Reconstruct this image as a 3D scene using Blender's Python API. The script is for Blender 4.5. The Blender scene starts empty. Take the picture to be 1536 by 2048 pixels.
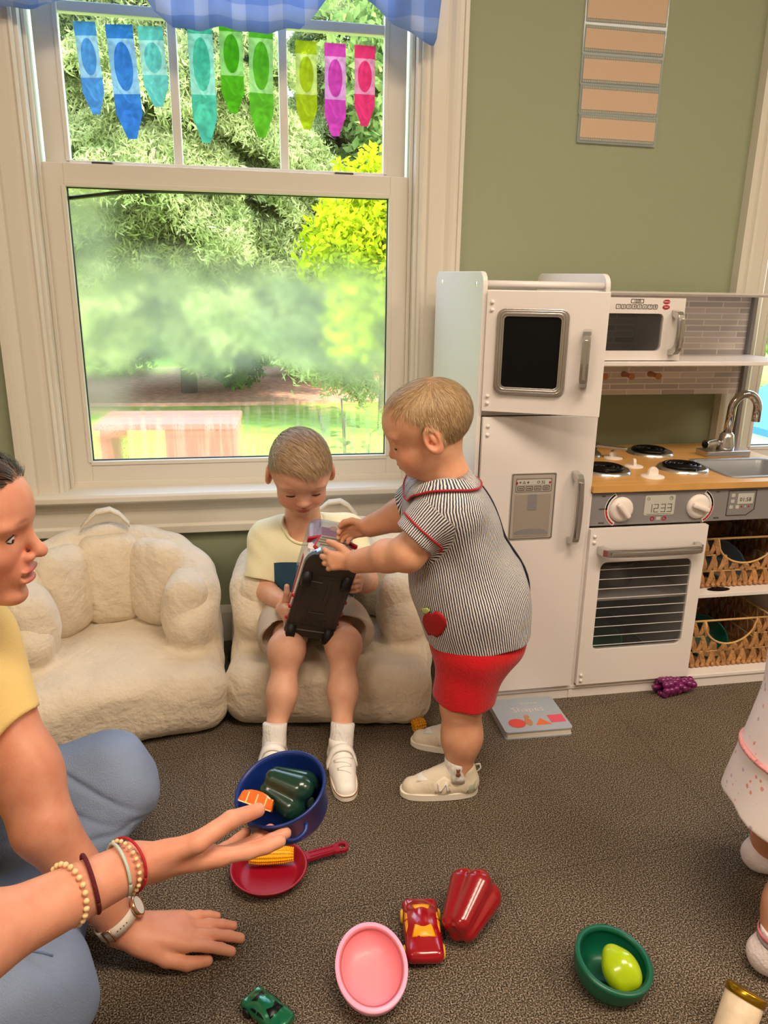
import bpy, bmesh, math, random
import numpy as np
from mathutils import Vector, Matrix, Euler
C = bpy.context.scene.collection
SC = bpy.context.scene
PI = math.pi
rnd = random.Random(7)

# ---------------------------------------------------------------- camera
F_PX, PITCH, ROLL, YAW = 1489.0, math.radians(16.4), math.radians(0.88), math.radians(10.55)
CAM = Vector((0, 0, 1.0))
_f = Vector((math.sin(YAW)*math.cos(PITCH), math.cos(YAW)*math.cos(PITCH), -math.sin(PITCH)))
_r = Vector((math.cos(YAW), -math.sin(YAW), 0)); _u = _r.cross(_f)
_r2 = _r*math.cos(ROLL) + _u*math.sin(ROLL); _u2 = -_r*math.sin(ROLL) + _u*math.cos(ROLL)
cd = bpy.data.cameras.new('camera'); cam = bpy.data.objects.new('camera', cd); C.objects.link(cam)
cam.matrix_world = Matrix(((_r2.x, _u2.x, -_f.x, CAM.x), (_r2.y, _u2.y, -_f.y, CAM.y), (_r2.z, _u2.z, -_f.z, CAM.z), (0, 0, 0, 1)))
cd.sensor_fit = 'VERTICAL'; cd.sensor_height = 36.0; cd.lens = F_PX/2048*36.0
cd.clip_start = 0.02; cd.clip_end = 300
SC.camera = cam

# ---------------------------------------------------------------- world, sun, exposure
SC.view_settings.view_transform = 'Standard'; SC.view_settings.look = 'None'
SC.view_settings.gamma = 1.0; SC.view_settings.use_curve_mapping = False
SC.view_settings.exposure = 0.10
W = bpy.data.worlds.new('sky'); SC.world = W; W.use_nodes = True
nt = W.node_tree; nt.nodes.clear()
wo = nt.nodes.new('ShaderNodeOutputWorld'); wb = nt.nodes.new('ShaderNodeBackground')
tc = nt.nodes.new('ShaderNodeTexCoord'); sx = nt.nodes.new('ShaderNodeSeparateXYZ'); cr = nt.nodes.new('ShaderNodeValToRGB')
nt.links.new(tc.outputs['Generated'], sx.inputs[0]); nt.links.new(sx.outputs['Z'], cr.inputs[0])
cr.color_ramp.elements[0].color = (0.85, 0.93, 1.0, 1); cr.color_ramp.elements[1].color = (0.30, 0.52, 1.0, 1)
nt.links.new(cr.outputs[0], wb.inputs[0]); wb.inputs[1].default_value = 6.3
nt.links.new(wb.outputs[0], wo.inputs[0])
sd = bpy.data.lights.new('sun', 'SUN'); sun = bpy.data.objects.new('sun', sd); C.objects.link(sun)
sd.energy = 6.8; sd.angle = math.radians(1.0); sd.color = (1.0, 0.93, 0.78)
sun.rotation_euler = Vector((-0.50, 0.42, -0.76)).to_track_quat('-Z', 'Y').to_euler()
LAMP_COL = (1.0, 0.80, 0.63); LAMP_W = 36.0
SC.cycles.use_denoising = True
SC.cycles.max_bounces = 8; SC.cycles.diffuse_bounces = 4; SC.cycles.transparent_max_bounces = 12
SC.cycles.sample_clamp_indirect = 4.0
SC.cycles.caustics_reflective = False; SC.cycles.caustics_refractive = False

# ---------------------------------------------------------------- materials
def lin(c):
    return tuple(((v/255)/12.92 if v/255 <= 0.04045 else ((v/255+0.055)/1.055)**2.4) for v in c)
def mat(name, rgb, rough=0.5, metal=0.0, bump=0.0, bscale=60.0, var=0.0, vscale=8.0, sheen=0.0, sss=0.0, coat=0.0, alpha=1.0, trans=0.0, stretch=None, emit=0.0, spec=None):
    m = bpy.data.materials.new(name); m.use_nodes = True
    t = m.node_tree; p = t.nodes['Principled BSDF']; c = lin(rgb)
    p.inputs['Base Color'].default_value = (*c, 1); p.inputs['Roughness'].default_value = rough; p.inputs['Metallic'].default_value = metal
    if spec is not None: p.inputs['Specular IOR Level'].default_value = spec
    if sheen: p.inputs['Sheen Weight'].default_value = sheen; p.inputs['Sheen Roughness'].default_value = 0.5
    if coat: p.inputs['Coat Weight'].default_value = coat; p.inputs['Coat Roughness'].default_value = 0.08
    if sss:
        p.inputs['Subsurface Weight'].default_value = sss; p.inputs['Subsurface Radius'].default_value = (1.0, 0.35, 0.2); p.inputs['Subsurface Scale'].default_value = 0.006
    if alpha < 1: p.inputs['Alpha'].default_value = alpha
    if trans: p.inputs['Transmission Weight'].default_value = trans
    if emit: p.inputs['Emission Color'].default_value = (*c, 1); p.inputs['Emission Strength'].default_value = emit
    co = t.nodes.new('ShaderNodeTexCoord')
    src = co.outputs['Object']
    if stretch:
        mp = t.nodes.new('ShaderNodeMapping'); mp.inputs['Scale'].default_value = stretch; t.links.new(src, mp.inputs[0]); src = mp.outputs[0]
    if var:
        n = t.nodes.new('ShaderNodeTexNoise'); n.inputs['Scale'].default_value = vscale; n.inputs['Detail'].default_value = 5
        t.links.new(src, n.inputs['Vector'])
        r = t.nodes.new('ShaderNodeValToRGB'); r.color_ramp.elements[0].position = 0.3; r.color_ramp.elements[1].position = 0.7
        r.color_ramp.elements[0].color = (*[v*(1-var) for v in c], 1); r.color_ramp.elements[1].color = (*[min(1, v*(1+var)) for v in c], 1)
        t.links.new(n.outputs['Fac'], r.inputs[0]); t.links.new(r.outputs[0], p.inputs['Base Color'])
    if bump:
        n2 = t.nodes.new('ShaderNodeTexNoise'); n2.inputs['Scale'].default_value = bscale; n2.inputs['Detail'].default_value = 4
        t.links.new(src, n2.inputs['Vector'])
        b = t.nodes.new('ShaderNodeBump'); b.inputs['Strength'].default_value = bump; b.inputs['Distance'].default_value = 0.01
        t.links.new(n2.outputs['Fac'], b.inputs['Height']); t.links.new(b.outputs[0], p.inputs['Normal'])
    return m
def node(t, typ, **kw):
    n = t.nodes.new(typ)
    for k, v in kw.items():
        if hasattr(n, k): setattr(n, k, v)
    return n

# ---------------------------------------------------------------- mesh helpers
class MB:
    """collects shapes and links them as one mesh object"""
    def __init__(self): self.bm = bmesh.new(); self.sm = []
    def _xf(self, vs, M):
        if M is not None: bmesh.ops.transform(self.bm, matrix=M, verts=vs)
    def box(self, x0, x1, y0, y1, z0, z1, r=0.0, seg=2, M=None):
        g = bmesh.ops.create_cube(self.bm, size=1.0); vs = g['verts']
        for v in vs:
            v.co = Vector(((x0+x1)/2 + v.co.x*(x1-x0), (y0+y1)/2 + v.co.y*(y1-y0), (z0+z1)/2 + v.co.z*(z1-z0)))
        if r > 0:
            es = list({e for v in vs for e in v.link_edges})
            res = bmesh.ops.bevel(self.bm, geom=es, offset=r, segments=seg, affect='EDGES', profile=0.5)
            vs = list({v for f in res['faces'] for v in f.verts} | {v for v in vs if v.is_valid})
        self._xf(vs, M); return vs
    def grid_tube(self, pts, rad, n=10, cap=True, up=None, sx=1.0):
        pts = [Vector(p) for p in pts]; N = len(pts)
        rads = rad if isinstance(rad, (list, tuple)) else [rad]*N
        rings = []; prev = None
        for i, p in enumerate(pts):
            t = (pts[min(i+1, N-1)] - pts[max(i-1, 0)]).normalized()
            if prev is None:
                a = Vector(up) if up is not None else (Vector((0, 0, 1)) if abs(t.z) < 0.9 else Vector((1, 0, 0)))
            else: a = prev
            b1 = (a - t*a.dot(t)).normalized(); b2 = t.cross(b1); prev = b1
            rings.append([self.bm.verts.new(p + b1*math.cos(2*PI*k/n)*rads[i]*sx + b2*math.sin(2*PI*k/n)*rads[i]) for k in range(n)])
        for i in range(N-1):
            for k in range(n):
                f = self.bm.faces.new((rings[i][k], rings[i][(k+1) % n], rings[i+1][(k+1) % n], rings[i+1][k])); f.smooth = True
        if cap:
            self.bm.faces.new(rings[0][::-1]); self.bm.faces.new(rings[-1])
        return rings
    def lathe(self, prof, n=32, M=None, cap=False):
        rings = []; allv = []
        for r, z in prof:
            if r < 1e-6: v = self.bm.verts.new((0, 0, z)); rings.append([v]); allv.append(v)
            else:
                ring = [self.bm.verts.new((r*math.cos(2*PI*k/n), r*math.sin(2*PI*k/n), z)) for k in range(n)]; rings.append(ring); allv += ring
        for a, b in zip(rings, rings[1:]):
            for k in range(n):
                k2 = (k+1) % n
                if len(a) == 1 and len(b) == 1: continue
                if len(a) == 1: f = self.bm.faces.new((a[0], b[k2], b[k]))
                elif len(b) == 1: f = self.bm.faces.new((a[k], a[k2], b[0]))
                else: f = self.bm.faces.new((a[k], a[k2], b[k2], b[k]))
                f.smooth = True
        self._xf(allv, M); return allv
    def prism(self, outline, d0, d1, axis='y', M=None, r=0.0, smooth=False):
        """outline in the two other axes, extruded along axis from d0 to d1"""
        def P(a, b, d):
            return {'y': (a, d, b), 'z': (a, b, d), 'x': (d, a, b)}[axis]
        v0 = [self.bm.verts.new(P(a, b, d0)) for a, b in outline]; v1 = [self.bm.verts.new(P(a, b, d1)) for a, b in outline]
        n = len(outline)
        f0 = self.bm.faces.new(v0); f1 = self.bm.faces.new(v1[::-1])
        for k in range(n):
            f = self.bm.faces.new((v0[k], v1[k], v1[(k+1) % n], v0[(k+1) % n])); f.smooth = smooth
        vs = v0+v1
        if r > 0:
            es = list(set(f0.edges) | set(f1.edges))
            res = bmesh.ops.bevel(self.bm, geom=es, offset=r, segments=2, affect='EDGES', profile=0.5)
            vs = list({v for f in res['faces'] for v in f.verts} | {v for v in vs if v.is_valid})
        self._xf(vs, M); return vs
    def frame(self, o, i, d0, d1, axis='y'):
        """ring between two outlines with the same number of points"""
        def P(a, b, d): return {'y': (a, d, b), 'z': (a, b, d), 'x': (d, a, b)}[axis]
        n = len(o); V = [[self.bm.verts.new(P(a, b, d)) for a, b in L] for L, d in ((o, d0), (i, d0), (i, d1), (o, d1))]
        for q in range(4):
            A, B = V[q], V[(q+1) % 4]
            for k in range(n):
                f = self.bm.faces.new((A[k], A[(k+1) % n], B[(k+1) % n], B[k]))
    def ico(self, c, r, sub=2, scale=(1, 1, 1), M=None):
        g = bmesh.ops.create_icosphere(self.bm, subdivisions=sub, radius=r)
        for v in g['verts']: v.co = Vector((v.co.x*scale[0], v.co.y*scale[1], v.co.z*scale[2])) + Vector(c)
        for f in {f for v in g['verts'] for f in v.link_faces}: f.smooth = True
        self._xf(g['verts'], M); return g['verts']
    def quad(self, *p):
        return self.bm.faces.new([self.bm.verts.new(q) for q in p])
    def build(self, name, m, parent=None, org=None, rot=None, smooth=None, bev=0.0):
        bmesh.ops.recalc_face_normals(self.bm, faces=self.bm.faces[:])
        me = bpy.data.meshes.new(name)
        if org is not None: bmesh.ops.translate(self.bm, vec=-Vector(org), verts=self.bm.verts[:])
        self.bm.to_mesh(me); self.bm.free()
        if smooth is not None:
            me.polygons.foreach_set('use_smooth', [smooth]*len(me.polygons))
        return link(name, me, m, parent, org, rot, bev)
def link(name, me, m, parent=None, org=None, rot=None, bev=0.0):
    o = bpy.data.objects.new(name, me); C.objects.link(o)
    for mm in (m if isinstance(m, (list, tuple)) else [m]): me.materials.append(mm)
    if parent is not None:
        o.parent = parent
    if org is not None: o.location = org
    if rot is not None: o.rotation_euler = rot
    if bev:
        b = o.modifiers.new('bevel', 'BEVEL'); b.width = bev; b.segments = 2; b.limit_method = 'ANGLE'; b.angle_limit = math.radians(40)
    return o
def tag(o, label, cat, group=None, kind=None):
    o['label'] = label; o['category'] = cat
    if group: o['group'] = group
    if kind: o['kind'] = kind
    return o
def empty(name, loc, label, cat, group=None, rot=(0, 0, 0), scale=1.0):
    o = bpy.data.objects.new(name, None); C.objects.link(o); o.location = loc; o.rotation_euler = rot; o.empty_display_size = 0.05
    o.scale = (scale,)*3
    return tag(o, label, cat, group)
def struct(o): o['kind'] = 'structure'; return o
def rrect(x0, x1, z0, z1, r, n=5):
    pts = []
    for cx, cz, a0 in ((x1-r, z1-r, 0), (x0+r, z1-r, 90), (x0+r, z0+r, 180), (x1-r, z0+r, 270)):
        for k in range(n+1):
            a = math.radians(a0 + 90*k/n); pts.append((cx + r*math.cos(a), cz + r*math.sin(a)))
    return pts
def text(name, s, size, m, parent, loc, rot=(PI/2, 0, 0), ext=0.0003, align='CENTER', sx=1.0):
    cu = bpy.data.curves.new(name, 'FONT'); cu.body = s; cu.size = size; cu.extrude = ext; cu.align_x = align; cu.align_y = 'CENTER'; cu.resolution_u = 2
    tmp = bpy.data.objects.new(name, cu); me = bpy.data.meshes.new_from_object(tmp); bpy.data.objects.remove(tmp)
    o = bpy.data.objects.new(name, me); C.objects.link(o); me.materials.clear(); me.materials.append(m); o.parent = parent; o.location = loc; o.rotation_euler = rot; o.scale = (sx, 1, 1)
    return o
def bez(p0, p1, p2, p3, n=12):
    p0, p1, p2, p3 = map(Vector, (p0, p1, p2, p3)); out = []
    for i in range(n+1):
        t = i/n; out.append(p0*(1-t)**3 + p1*3*t*(1-t)**2 + p2*3*t*t*(1-t) + p3*t**3)
    return out

# ---------------------------------------------------------------- smooth solid modeller (blocks of a distance field -> surface nets)
f32 = np.float32
class Solid:
    def __init__(self): self.ops = []; self.cols = []; self.fr = (np.zeros(3), np.eye(3), 1.0); self.disp = None; self.pad = .014
    def frame(self, o=(0, 0, 0), R=None, s=1.0): self.fr = (np.array(o, float), np.eye(3) if R is None else np.array(R, float), s); return self
    def _w(self, p): o, R, s = self.fr; return o + R @ (np.array(p, float)*s)
    def _add(self, kind, prim, lo, hi, k):
        self.ops.append((kind, prim, np.array(lo)-k-self.pad, np.array(hi)+k+self.pad, k)); return prim
    def prim_cone(self, a, b, ra, rb):
        a, b = self._w(a), self._w(b); s = self.fr[2]; ra, rb = ra*s, rb*s
        ab = (b-a).astype(f32); L2 = float(max(ab@ab, 1e-12)); a32 = a.astype(f32)
        def fn(P):
            pa = P-a32; t = np.clip((pa@ab)/L2, 0, 1)
            q = pa - t[:, None]*ab; return np.sqrt((q*q).sum(1)) - (ra+(rb-ra)*t).astype(f32)
        r = max(ra, rb); return fn, np.minimum(a, b)-r, np.maximum(a, b)+r
    def prim_ell(self, c, r, R=None):
        c = self._w(c); s = self.fr[2]; M = self.fr[1] @ (np.eye(3) if R is None else np.array(R)); r = np.array(r, float)*s
        c32, M32, r32 = c.astype(f32), M.astype(f32), r.astype(f32)
        def fn(P):
            q = (P-c32)@M32; k0 = np.sqrt(((q/r32)**2).sum(1)); k1 = np.sqrt(((q/(r32*r32))**2).sum(1))
            return k0*(k0-1)/np.maximum(k1, 1e-6)
        e = np.sqrt(((M*r)**2).sum(1)); return fn, c-e, c+e
    def prim_box(self, c, h, r, R=None):
        c = self._w(c); s = self.fr[2]; M = self.fr[1] @ (np.eye(3) if R is None else np.array(R)); h = np.array(h, float)*s; r = r*s
        c32, M32, h32 = c.astype(f32), M.astype(f32), (h-r).astype(f32)
        def fn(P):
            q = np.abs((P-c32)@M32)-h32; return np.sqrt((np.maximum(q, 0)**2).sum(1)) + np.minimum(q.max(1), 0) - f32(r)
        e = (np.abs(M)*h).sum(1); return fn, c-e, c+e
    def prim_tor(self, c, R0, r, R=None, flat=1.0):
        c = self._w(c); s = self.fr[2]; M = (self.fr[1] @ (np.eye(3) if R is None else np.array(R))).astype(f32); R0 *= s; r *= s; c32 = c.astype(f32)
        def fn(P):
            q = (P-c32)@M; a = np.sqrt(q[:, 0]**2+q[:, 1]**2)-R0; return np.sqrt(a*a+(q[:, 2]*flat)**2)-r
        return fn, c-R0-r, c+R0+r
    def prim_plane(self, n, p):
        n = self.fr[1] @ np.array(n, float); n /= np.linalg.norm(n); d = f32(n @ self._w(p)); n32 = n.astype(f32)
        return (lambda P: P@n32-d), np.array([-1e3]*3), np.array([1e3]*3)
    def u(self, pr, k=0.0): self._add('u', pr[0], pr[1], pr[2], k); return self
    def s(self, pr, k=0.0): self._add('s', pr[0], pr[1], pr[2], k); return self
    def i(self, pr, k=0.0): self._add('i', pr[0], np.array([-1e3]*3), np.array([1e3]*3), k); return self
    def cone(self, a, b, ra, rb, k=0.01): return self.u(self.prim_cone(a, b, ra, rb), k*self.fr[2])
    def ell(self, c, r, k=0.01, R=None): return self.u(self.prim_ell(c, r, R), k*self.fr[2])
    def cell(self, c, r, k=0.01, R=None): return self.s(self.prim_ell(c, r, R), k*self.fr[2])
    def box(self, c, h, r, k=0.01, R=None): return self.u(self.prim_box(c, h, r, R), k*self.fr[2])
    def chain(self, pts, rads, k=0.01):
        for a, b, ra, rb in zip(pts, pts[1:], rads, rads[1:]): self.cone(a, b, ra, rb, k)
        return self
    def cut(self, n, p, k=0.0): return self.i(self.prim_plane(n, p), k)      # keeps the side the normal points away from
    def paint(self, pr, rgb, soft=0.004, w=1.0, out=0.0): self.cols.append((pr[0], np.array(lin(rgb)), soft*self.fr[2], w, out*self.fr[2])); return self
    def evals(self, P, ops=None):
        P = P.astype(f32); d = np.full(len(P), 1.0, f32)
        for kind, fn, lo, hi, k in (self.ops if ops is None else ops):
            v = fn(P).astype(f32)
            if kind == 'u':
                if k > 0: h = np.maximum(k-np.abs(d-v), 0)/k; d = np.minimum(d, v)-h*h*k*0.25
                else: d = np.minimum(d, v)
            else:
                if kind == 's': v = -v
                if k > 0: h = np.maximum(k-np.abs(d-v), 0)/k; d = np.maximum(d, v)+h*h*k*0.25
                else: d = np.maximum(d, v)
        if self.disp is not None: d = d + self.disp(P)
        return d
    def mesh(self, h, B=20):
        us = [o for o in self.ops if o[0] == 'u']
        lo = np.min([o[2] for o in us], 0)-3*h; hi = np.max([o[3] for o in us], 0)+3*h
        nb = np.ceil((hi-lo)/(h*B)).astype(int)
        g = np.arange(B+1); G = np.stack(np.meshgrid(g, g, g, indexing='ij'), -1).reshape(-1, 3)
        keys, vts, quads = [], [], []
        BIG = 1 << 20
        corner = np.array([(a, b, c) for a in (0, 1) for b in (0, 1) for c in (0, 1)])
        for bi in range(nb[0]):
            for bj in range(nb[1]):
                for bk in range(nb[2]):
                    o = np.array([bi, bj, bk])*B; p0 = lo+o*h; p1 = p0+B*h
                    sel = [q for q in self.ops if (q[2] < p1+h).all() and (q[3] > p0-h).all()]
                    if not any(q[0] == 'u' for q in sel): continue
                    cc = self.evals(((p0+p1)/2)[None], sel)[0]
                    if abs(cc) > B*h*0.87*1.6+0.02: continue
                    D = self.evals(p0+G*h, sel).reshape(B+1, B+1, B+1)
                    S = D < 0
                    if S.all() or not S.any(): continue
                    cells = np.zeros((B, B, B), np.uint8)
                    for a, b, c in corner: cells += S[a:a+B, b:b+B, c:c+B]
                    act = np.argwhere((cells > 0) & (cells < 8))
                    acc = np.zeros((len(act), 3)); cnt = np.zeros(len(act))
                    for ax in range(3):
                        for u1 in (0, 1):
                            for u2 in (0, 1):
                                off = np.zeros(3, int); ot = [q for q in range(3) if q != ax]; off[ot[0]] = u1; off[ot[1]] = u2
                                A = act+off; Bv = A.copy(); Bv[:, ax] += 1
                                da = D[tuple(A.T)]; db = D[tuple(Bv.T)]; m = (da < 0) != (db < 0)
                                t = da[m]/(da[m]-db[m]); pt = A[m].astype(float); pt[:, ax] += t
                                acc[m] += pt; cnt[m] += 1
                    V = acc/cnt[:, None]
                    kk = act+o; keys.append((kk[:, 0]*BIG+kk[:, 1])*BIG+kk[:, 2]); vts.append(p0+V*h)
                    for ax in range(3):
                        sl = [slice(0, B)]*3; sh = [slice(0, B)]*3; sh[ax] = slice(1, B+1)
                        S0 = S[tuple(sl)]; S1 = S[tuple(sh)]
                        E = np.argwhere(S0 != S1); sgn = S0[tuple(E.T)]; E = E+o
                        a1, a2 = (ax+1) % 3, (ax+2) % 3
                        c = [E.copy() for _ in range(4)]; c[1][:, a1] -= 1; c[2][:, a1] -= 1; c[2][:, a2] -= 1; c[3][:, a2] -= 1
                        K = np.stack([(q[:, 0]*BIG+q[:, 1])*BIG+q[:, 2] for q in c], 1)
                        K[~sgn] = K[~sgn][:, ::-1]; quads.append(K)
        keys = np.concatenate(keys); vts = np.concatenate(vts); quads = np.concatenate(quads)
        uk, idx = np.unique(keys, return_index=True); V = vts[idx]
        q = np.searchsorted(uk, quads); q = np.minimum(q, len(uk)-1); ok = (uk[q] == quads).all(1); Q = q[ok]
        # one relaxation step
        for lam in (0.5, -0.3):
            s = np.zeros_like(V); n = np.zeros(len(V))
            for a in range(4):
                b = (a+1) % 4
                np.add.at(s, Q[:, a], V[Q[:, b]]); np.add.at(n, Q[:, a], 1); np.add.at(s, Q[:, b], V[Q[:, a]]); np.add.at(n, Q[:, b], 1)
            m = n > 0; V[m] += lam*(s[m]/n[m][:, None]-V[m])
        return V, Q
    def build(self, name, m, parent=None, h=0.003, org=(0, 0, 0), base=None, attr=None):
        V, Q = self.mesh(h)
        me = bpy.data.meshes.new(name); Vo = V-np.array(org)
        me.vertices.add(len(V)); me.vertices.foreach_set('co', Vo.astype(f32).ravel())
        me.loops.add(Q.size); me.loops.foreach_set('vertex_index', Q.astype(np.int32).ravel())
        me.polygons.add(len(Q)); me.polygons.foreach_set('loop_start', np.arange(0, Q.size, 4, dtype=np.int32)); me.polygons.foreach_set('loop_total', np.full(len(Q), 4, np.int32))
        me.polygons.foreach_set('use_smooth', [True]*len(Q))
        me.update(calc_edges=True); me.validate()
        bm = bmesh.new(); bm.from_mesh(me); be = [e for e in bm.edges if e.is_boundary]
        if be:
            r_ = bmesh.ops.holes_fill(bm, edges=be, sides=60)
            for f_ in r_['faces']: f_.smooth = True
            bm.to_mesh(me)
        bm.free()
        if base is not None:
            col = np.tile(np.array(lin(base)), (len(V), 1)); P = V.astype(f32)
            for fn, c, soft, w, out in self.cols:
                a = np.clip(0.5-(fn(P)-out)/(2*soft), 0, 1)*w; col = col*(1-a[:, None])+c*a[:, None]
            ca = me.color_attributes.new('tint', 'FLOAT_COLOR', 'POINT')
            ca.data.foreach_set('color', np.concatenate([col, np.ones((len(V), 1))], 1).astype(f32).ravel())
        if attr is not None:
            for an, fn in attr.items():
                at_ = me.attributes.new(an, 'FLOAT', 'POINT'); at_.data.foreach_set('value', fn(V).astype(f32))
        o = link(name, me, m, parent); return o, V, Q
def crease(seed, amp, lines):
    """soft folds: each line = (point on fold, direction across it, reach, width)"""
    L = [(np.array(p, f32), (np.array(n_, float)/np.linalg.norm(n_)).astype(f32), f32(rch), f32(w)) for p, n_, rch, w in lines]
    def fn(P):
        out = np.zeros(len(P), f32)
        for p, n_, rch, w in L:
            q = P-p; a = q@n_+.004*np.sin(q.sum(1)*60); out += amp*np.exp(-(a/w)**2)*np.exp(-((q*q).sum(1)/(rch*rch)))
        return out
    return fn
def rotm(ax, deg):
    a = math.radians(deg); c, s = math.cos(a), math.sin(a)
    return np.array({'x': [[1, 0, 0], [0, c, -s], [0, s, c]], 'y': [[c, 0, s], [0, 1, 0], [-s, 0, c]], 'z': [[c, -s, 0], [s, c, 0], [0, 0, 1]]}[ax], float)
def basis(x, yhint):
    """columns x, y, z: x along the first vector, y towards the hint"""
    x = np.array(x, float); x /= np.linalg.norm(x); y = np.array(yhint, float); y -= x*(x@y); y /= np.linalg.norm(y)
    return np.stack([x, y, np.cross(x, y)], 1)
def wrinkle(seed, amp, freq, n=7, aniso=(1, 1, 1)):
    r = np.random.RandomState(seed); D = (r.normal(size=(n, 3))*np.array(aniso)*freq).astype(f32); ph = r.uniform(0, 6.28, n).astype(f32)
    D2 = (r.normal(size=(n, 3))*freq*0.4).astype(f32)
    def fn(P):
        w = np.zeros(len(P), f32)
        for a, b, c in zip(D, D2, ph): w += np.sin(P@a+c+1.7*np.sin(P@b+c))
        return (w*(amp/n**0.5)).astype(f32)
    return fn
# ================================================================ THE SETTING
WY = 2.08
M_wall = mat('green_wall_paint', (150, 158, 128), 0.6, bump=0.08, bscale=220)
M_trim = mat('cream_trim_paint', (222, 216, 202), 0.35, bump=0.03, bscale=30)
M_white = mat('white_paint', (236, 234, 232), 0.3)
M_ceil = mat('ceiling_tile', (225, 222, 214), 0.8, bump=0.2, bscale=90)
M_backwall = mat('room_wall_paint', (205, 196, 176), 0.7)

def carpet():
    m = bpy.data.materials.new('carpet_pile'); m.use_nodes = True; t = m.node_tree; p = t.nodes['Principled BSDF']
    p.inputs['Roughness'].default_value = 0.95; p.inputs['Specular IOR Level'].default_value = 0.1
    co = t.nodes.new('ShaderNodeTexCoord'); O = co.outputs['Object']
    n1 = node(t, 'ShaderNodeTexNoise'); n1.inputs['Scale'].default_value = 420; n1.inputs['Detail'].default_value = 3
    n2 = node(t, 'ShaderNodeTexNoise'); n2.inputs['Scale'].default_value = 5; n2.inputs['Detail'].default_value = 4
    t.links.new(O, n1.inputs[0]); t.links.new(O, n2.inputs[0])
    r = node(t, 'ShaderNodeValToRGB'); e = r.color_ramp.elements
    e[0].position = 0.33; e[0].color = (*lin((28, 25, 21)), 1); e[1].position = 0.66; e[1].color = (*lin((190, 175, 154)), 1)
    k = e.new(0.5); k.color = (*lin((98, 87, 73)), 1)
    t.links.new(n1.outputs[0], r.inputs[0])
    mx = node(t, 'ShaderNodeMixRGB', blend_type='MULTIPLY'); mx.inputs[0].default_value = 0.45
    r2 = node(t, 'ShaderNodeValToRGB'); r2.color_ramp.elements[0].position = 0.3; r2.color_ramp.elements[1].position = 0.7
    r2.color_ramp.elements[0].color = (0.6, 0.55, 0.5, 1); r2.color_ramp.elements[1].color = (1, 1, 1, 1)
    t.links.new(n2.outputs[0], r2.inputs[0]); t.links.new(r.outputs[0], mx.inputs[1]); t.links.new(r2.outputs[0], mx.inputs[2])
    # carpet tile seams: a rotated 50 cm grid
    mp = node(t, 'ShaderNodeMapping'); mp.inputs['Rotation'].default_value = (0, 0, math.radians(-4)); mp.inputs['Location'].default_value = (0.04, 0.0, 0); mp.inputs['Scale'].default_value = (2, 2, 2)
    t.links.new(O, mp.inputs[0]); sp = node(t, 'ShaderNodeSeparateXYZ'); t.links.new(mp.outputs[0], sp.inputs[0])
    outs = []
    for ax in (0, 1):
        fr = node(t, 'ShaderNodeMath', operation='FRACT'); t.links.new(sp.outputs[ax], fr.inputs[0])
        s = node(t, 'ShaderNodeMath', operation='SUBTRACT'); s.inputs[1].default_value = 0.5; t.links.new(fr.outputs[0], s.inputs[0])
        a = node(t, 'ShaderNodeMath', operation='ABSOLUTE'); t.links.new(s.outputs[0], a.inputs[0])
        l = node(t, 'ShaderNodeMath', operation='GREATER_THAN'); l.inputs[1].default_value = 0.4955; t.links.new(a.outputs[0], l.inputs[0]); outs.append(l)
    mxm = node(t, 'ShaderNodeMath', operation='MAXIMUM'); t.links.new(outs[0].outputs[0], mxm.inputs[0]); t.links.new(outs[1].outputs[0], mxm.inputs[1])
    ml = node(t, 'ShaderNodeMath', operation='MULTIPLY'); ml.inputs[1].default_value = 0.22; t.links.new(mxm.outputs[0], ml.inputs[0])
    mx2 = node(t, 'ShaderNodeMixRGB'); mx2.inputs[2].default_value = (*lin((45, 38, 30)), 1)
    t.links.new(ml.outputs[0], mx2.inputs[0]); t.links.new(mx.outputs[0], mx2.inputs[1]); t.links.new(mx2.outputs[0], p.inputs['Base Color'])
    b = node(t, 'ShaderNodeBump'); b.inputs['Strength'].default_value = 0.9; b.inputs['Distance'].default_value = 0.004
    t.links.new(n1.outputs[0], b.inputs['Height']); t.links.new(b.outputs[0], p.inputs['Normal'])
    return m
M_carpet = carpet()
b = MB(); b.box(-2.6, 3.4, -3.0, WY, -0.05, 0); struct(b.build('floor', M_carpet))
b = MB(); b.box(-2.6, 3.4, -3.0, WY, 2.5, 2.55); struct(b.build('ceiling', M_ceil))
def wall_with_holes(name, x0, x1, z0, z1, holes, y0, y1, m):
    b = MB(); xs = x0
    for hx0, hx1, hz0, hz1 in holes:
        b.box(xs, hx0, y0, y1, z0, z1); b.box(hx0, hx1, y0, y1, z0, hz0); b.box(hx0, hx1, y0, y1, hz1, z1); xs = hx1
    b.box(xs, x1, y0, y1, z0, z1)
    return struct(b.build(name, m))
H1 = (-0.505, 0.475, 0.46, 2.16); H2 = (1.52, 2.50, 0.46, 2.16)
wall_with_holes('wall_back', -2.6, 3.4, 0, 2.5, [H1, H2], WY, WY+0.16, M_wall)
b = MB(); b.box(-2.7, -2.6, -3.0, WY+0.16, 0, 2.5); struct(b.build('wall_left', M_backwall))
b = MB(); b.box(3.4, 3.5, -3.0, WY+0.16, 0, 2.5); struct(b.build('wall_right', M_backwall))
b = MB(); b.box(-2.7, 3.5, -3.1, -3.0, 0, 2.5); struct(b.build('wall_front', M_backwall))
for x0, x1, nm in ((-2.6, 3.4, 'baseboard_back'),):
    b = MB(); b.prism([(WY-0.014, 0), (WY, 0), (WY, 0.11), (WY-0.006, 0.11), (WY-0.012, 0.09)], x0, x1, 'x'); struct(b.build(nm, M_trim))

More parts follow.
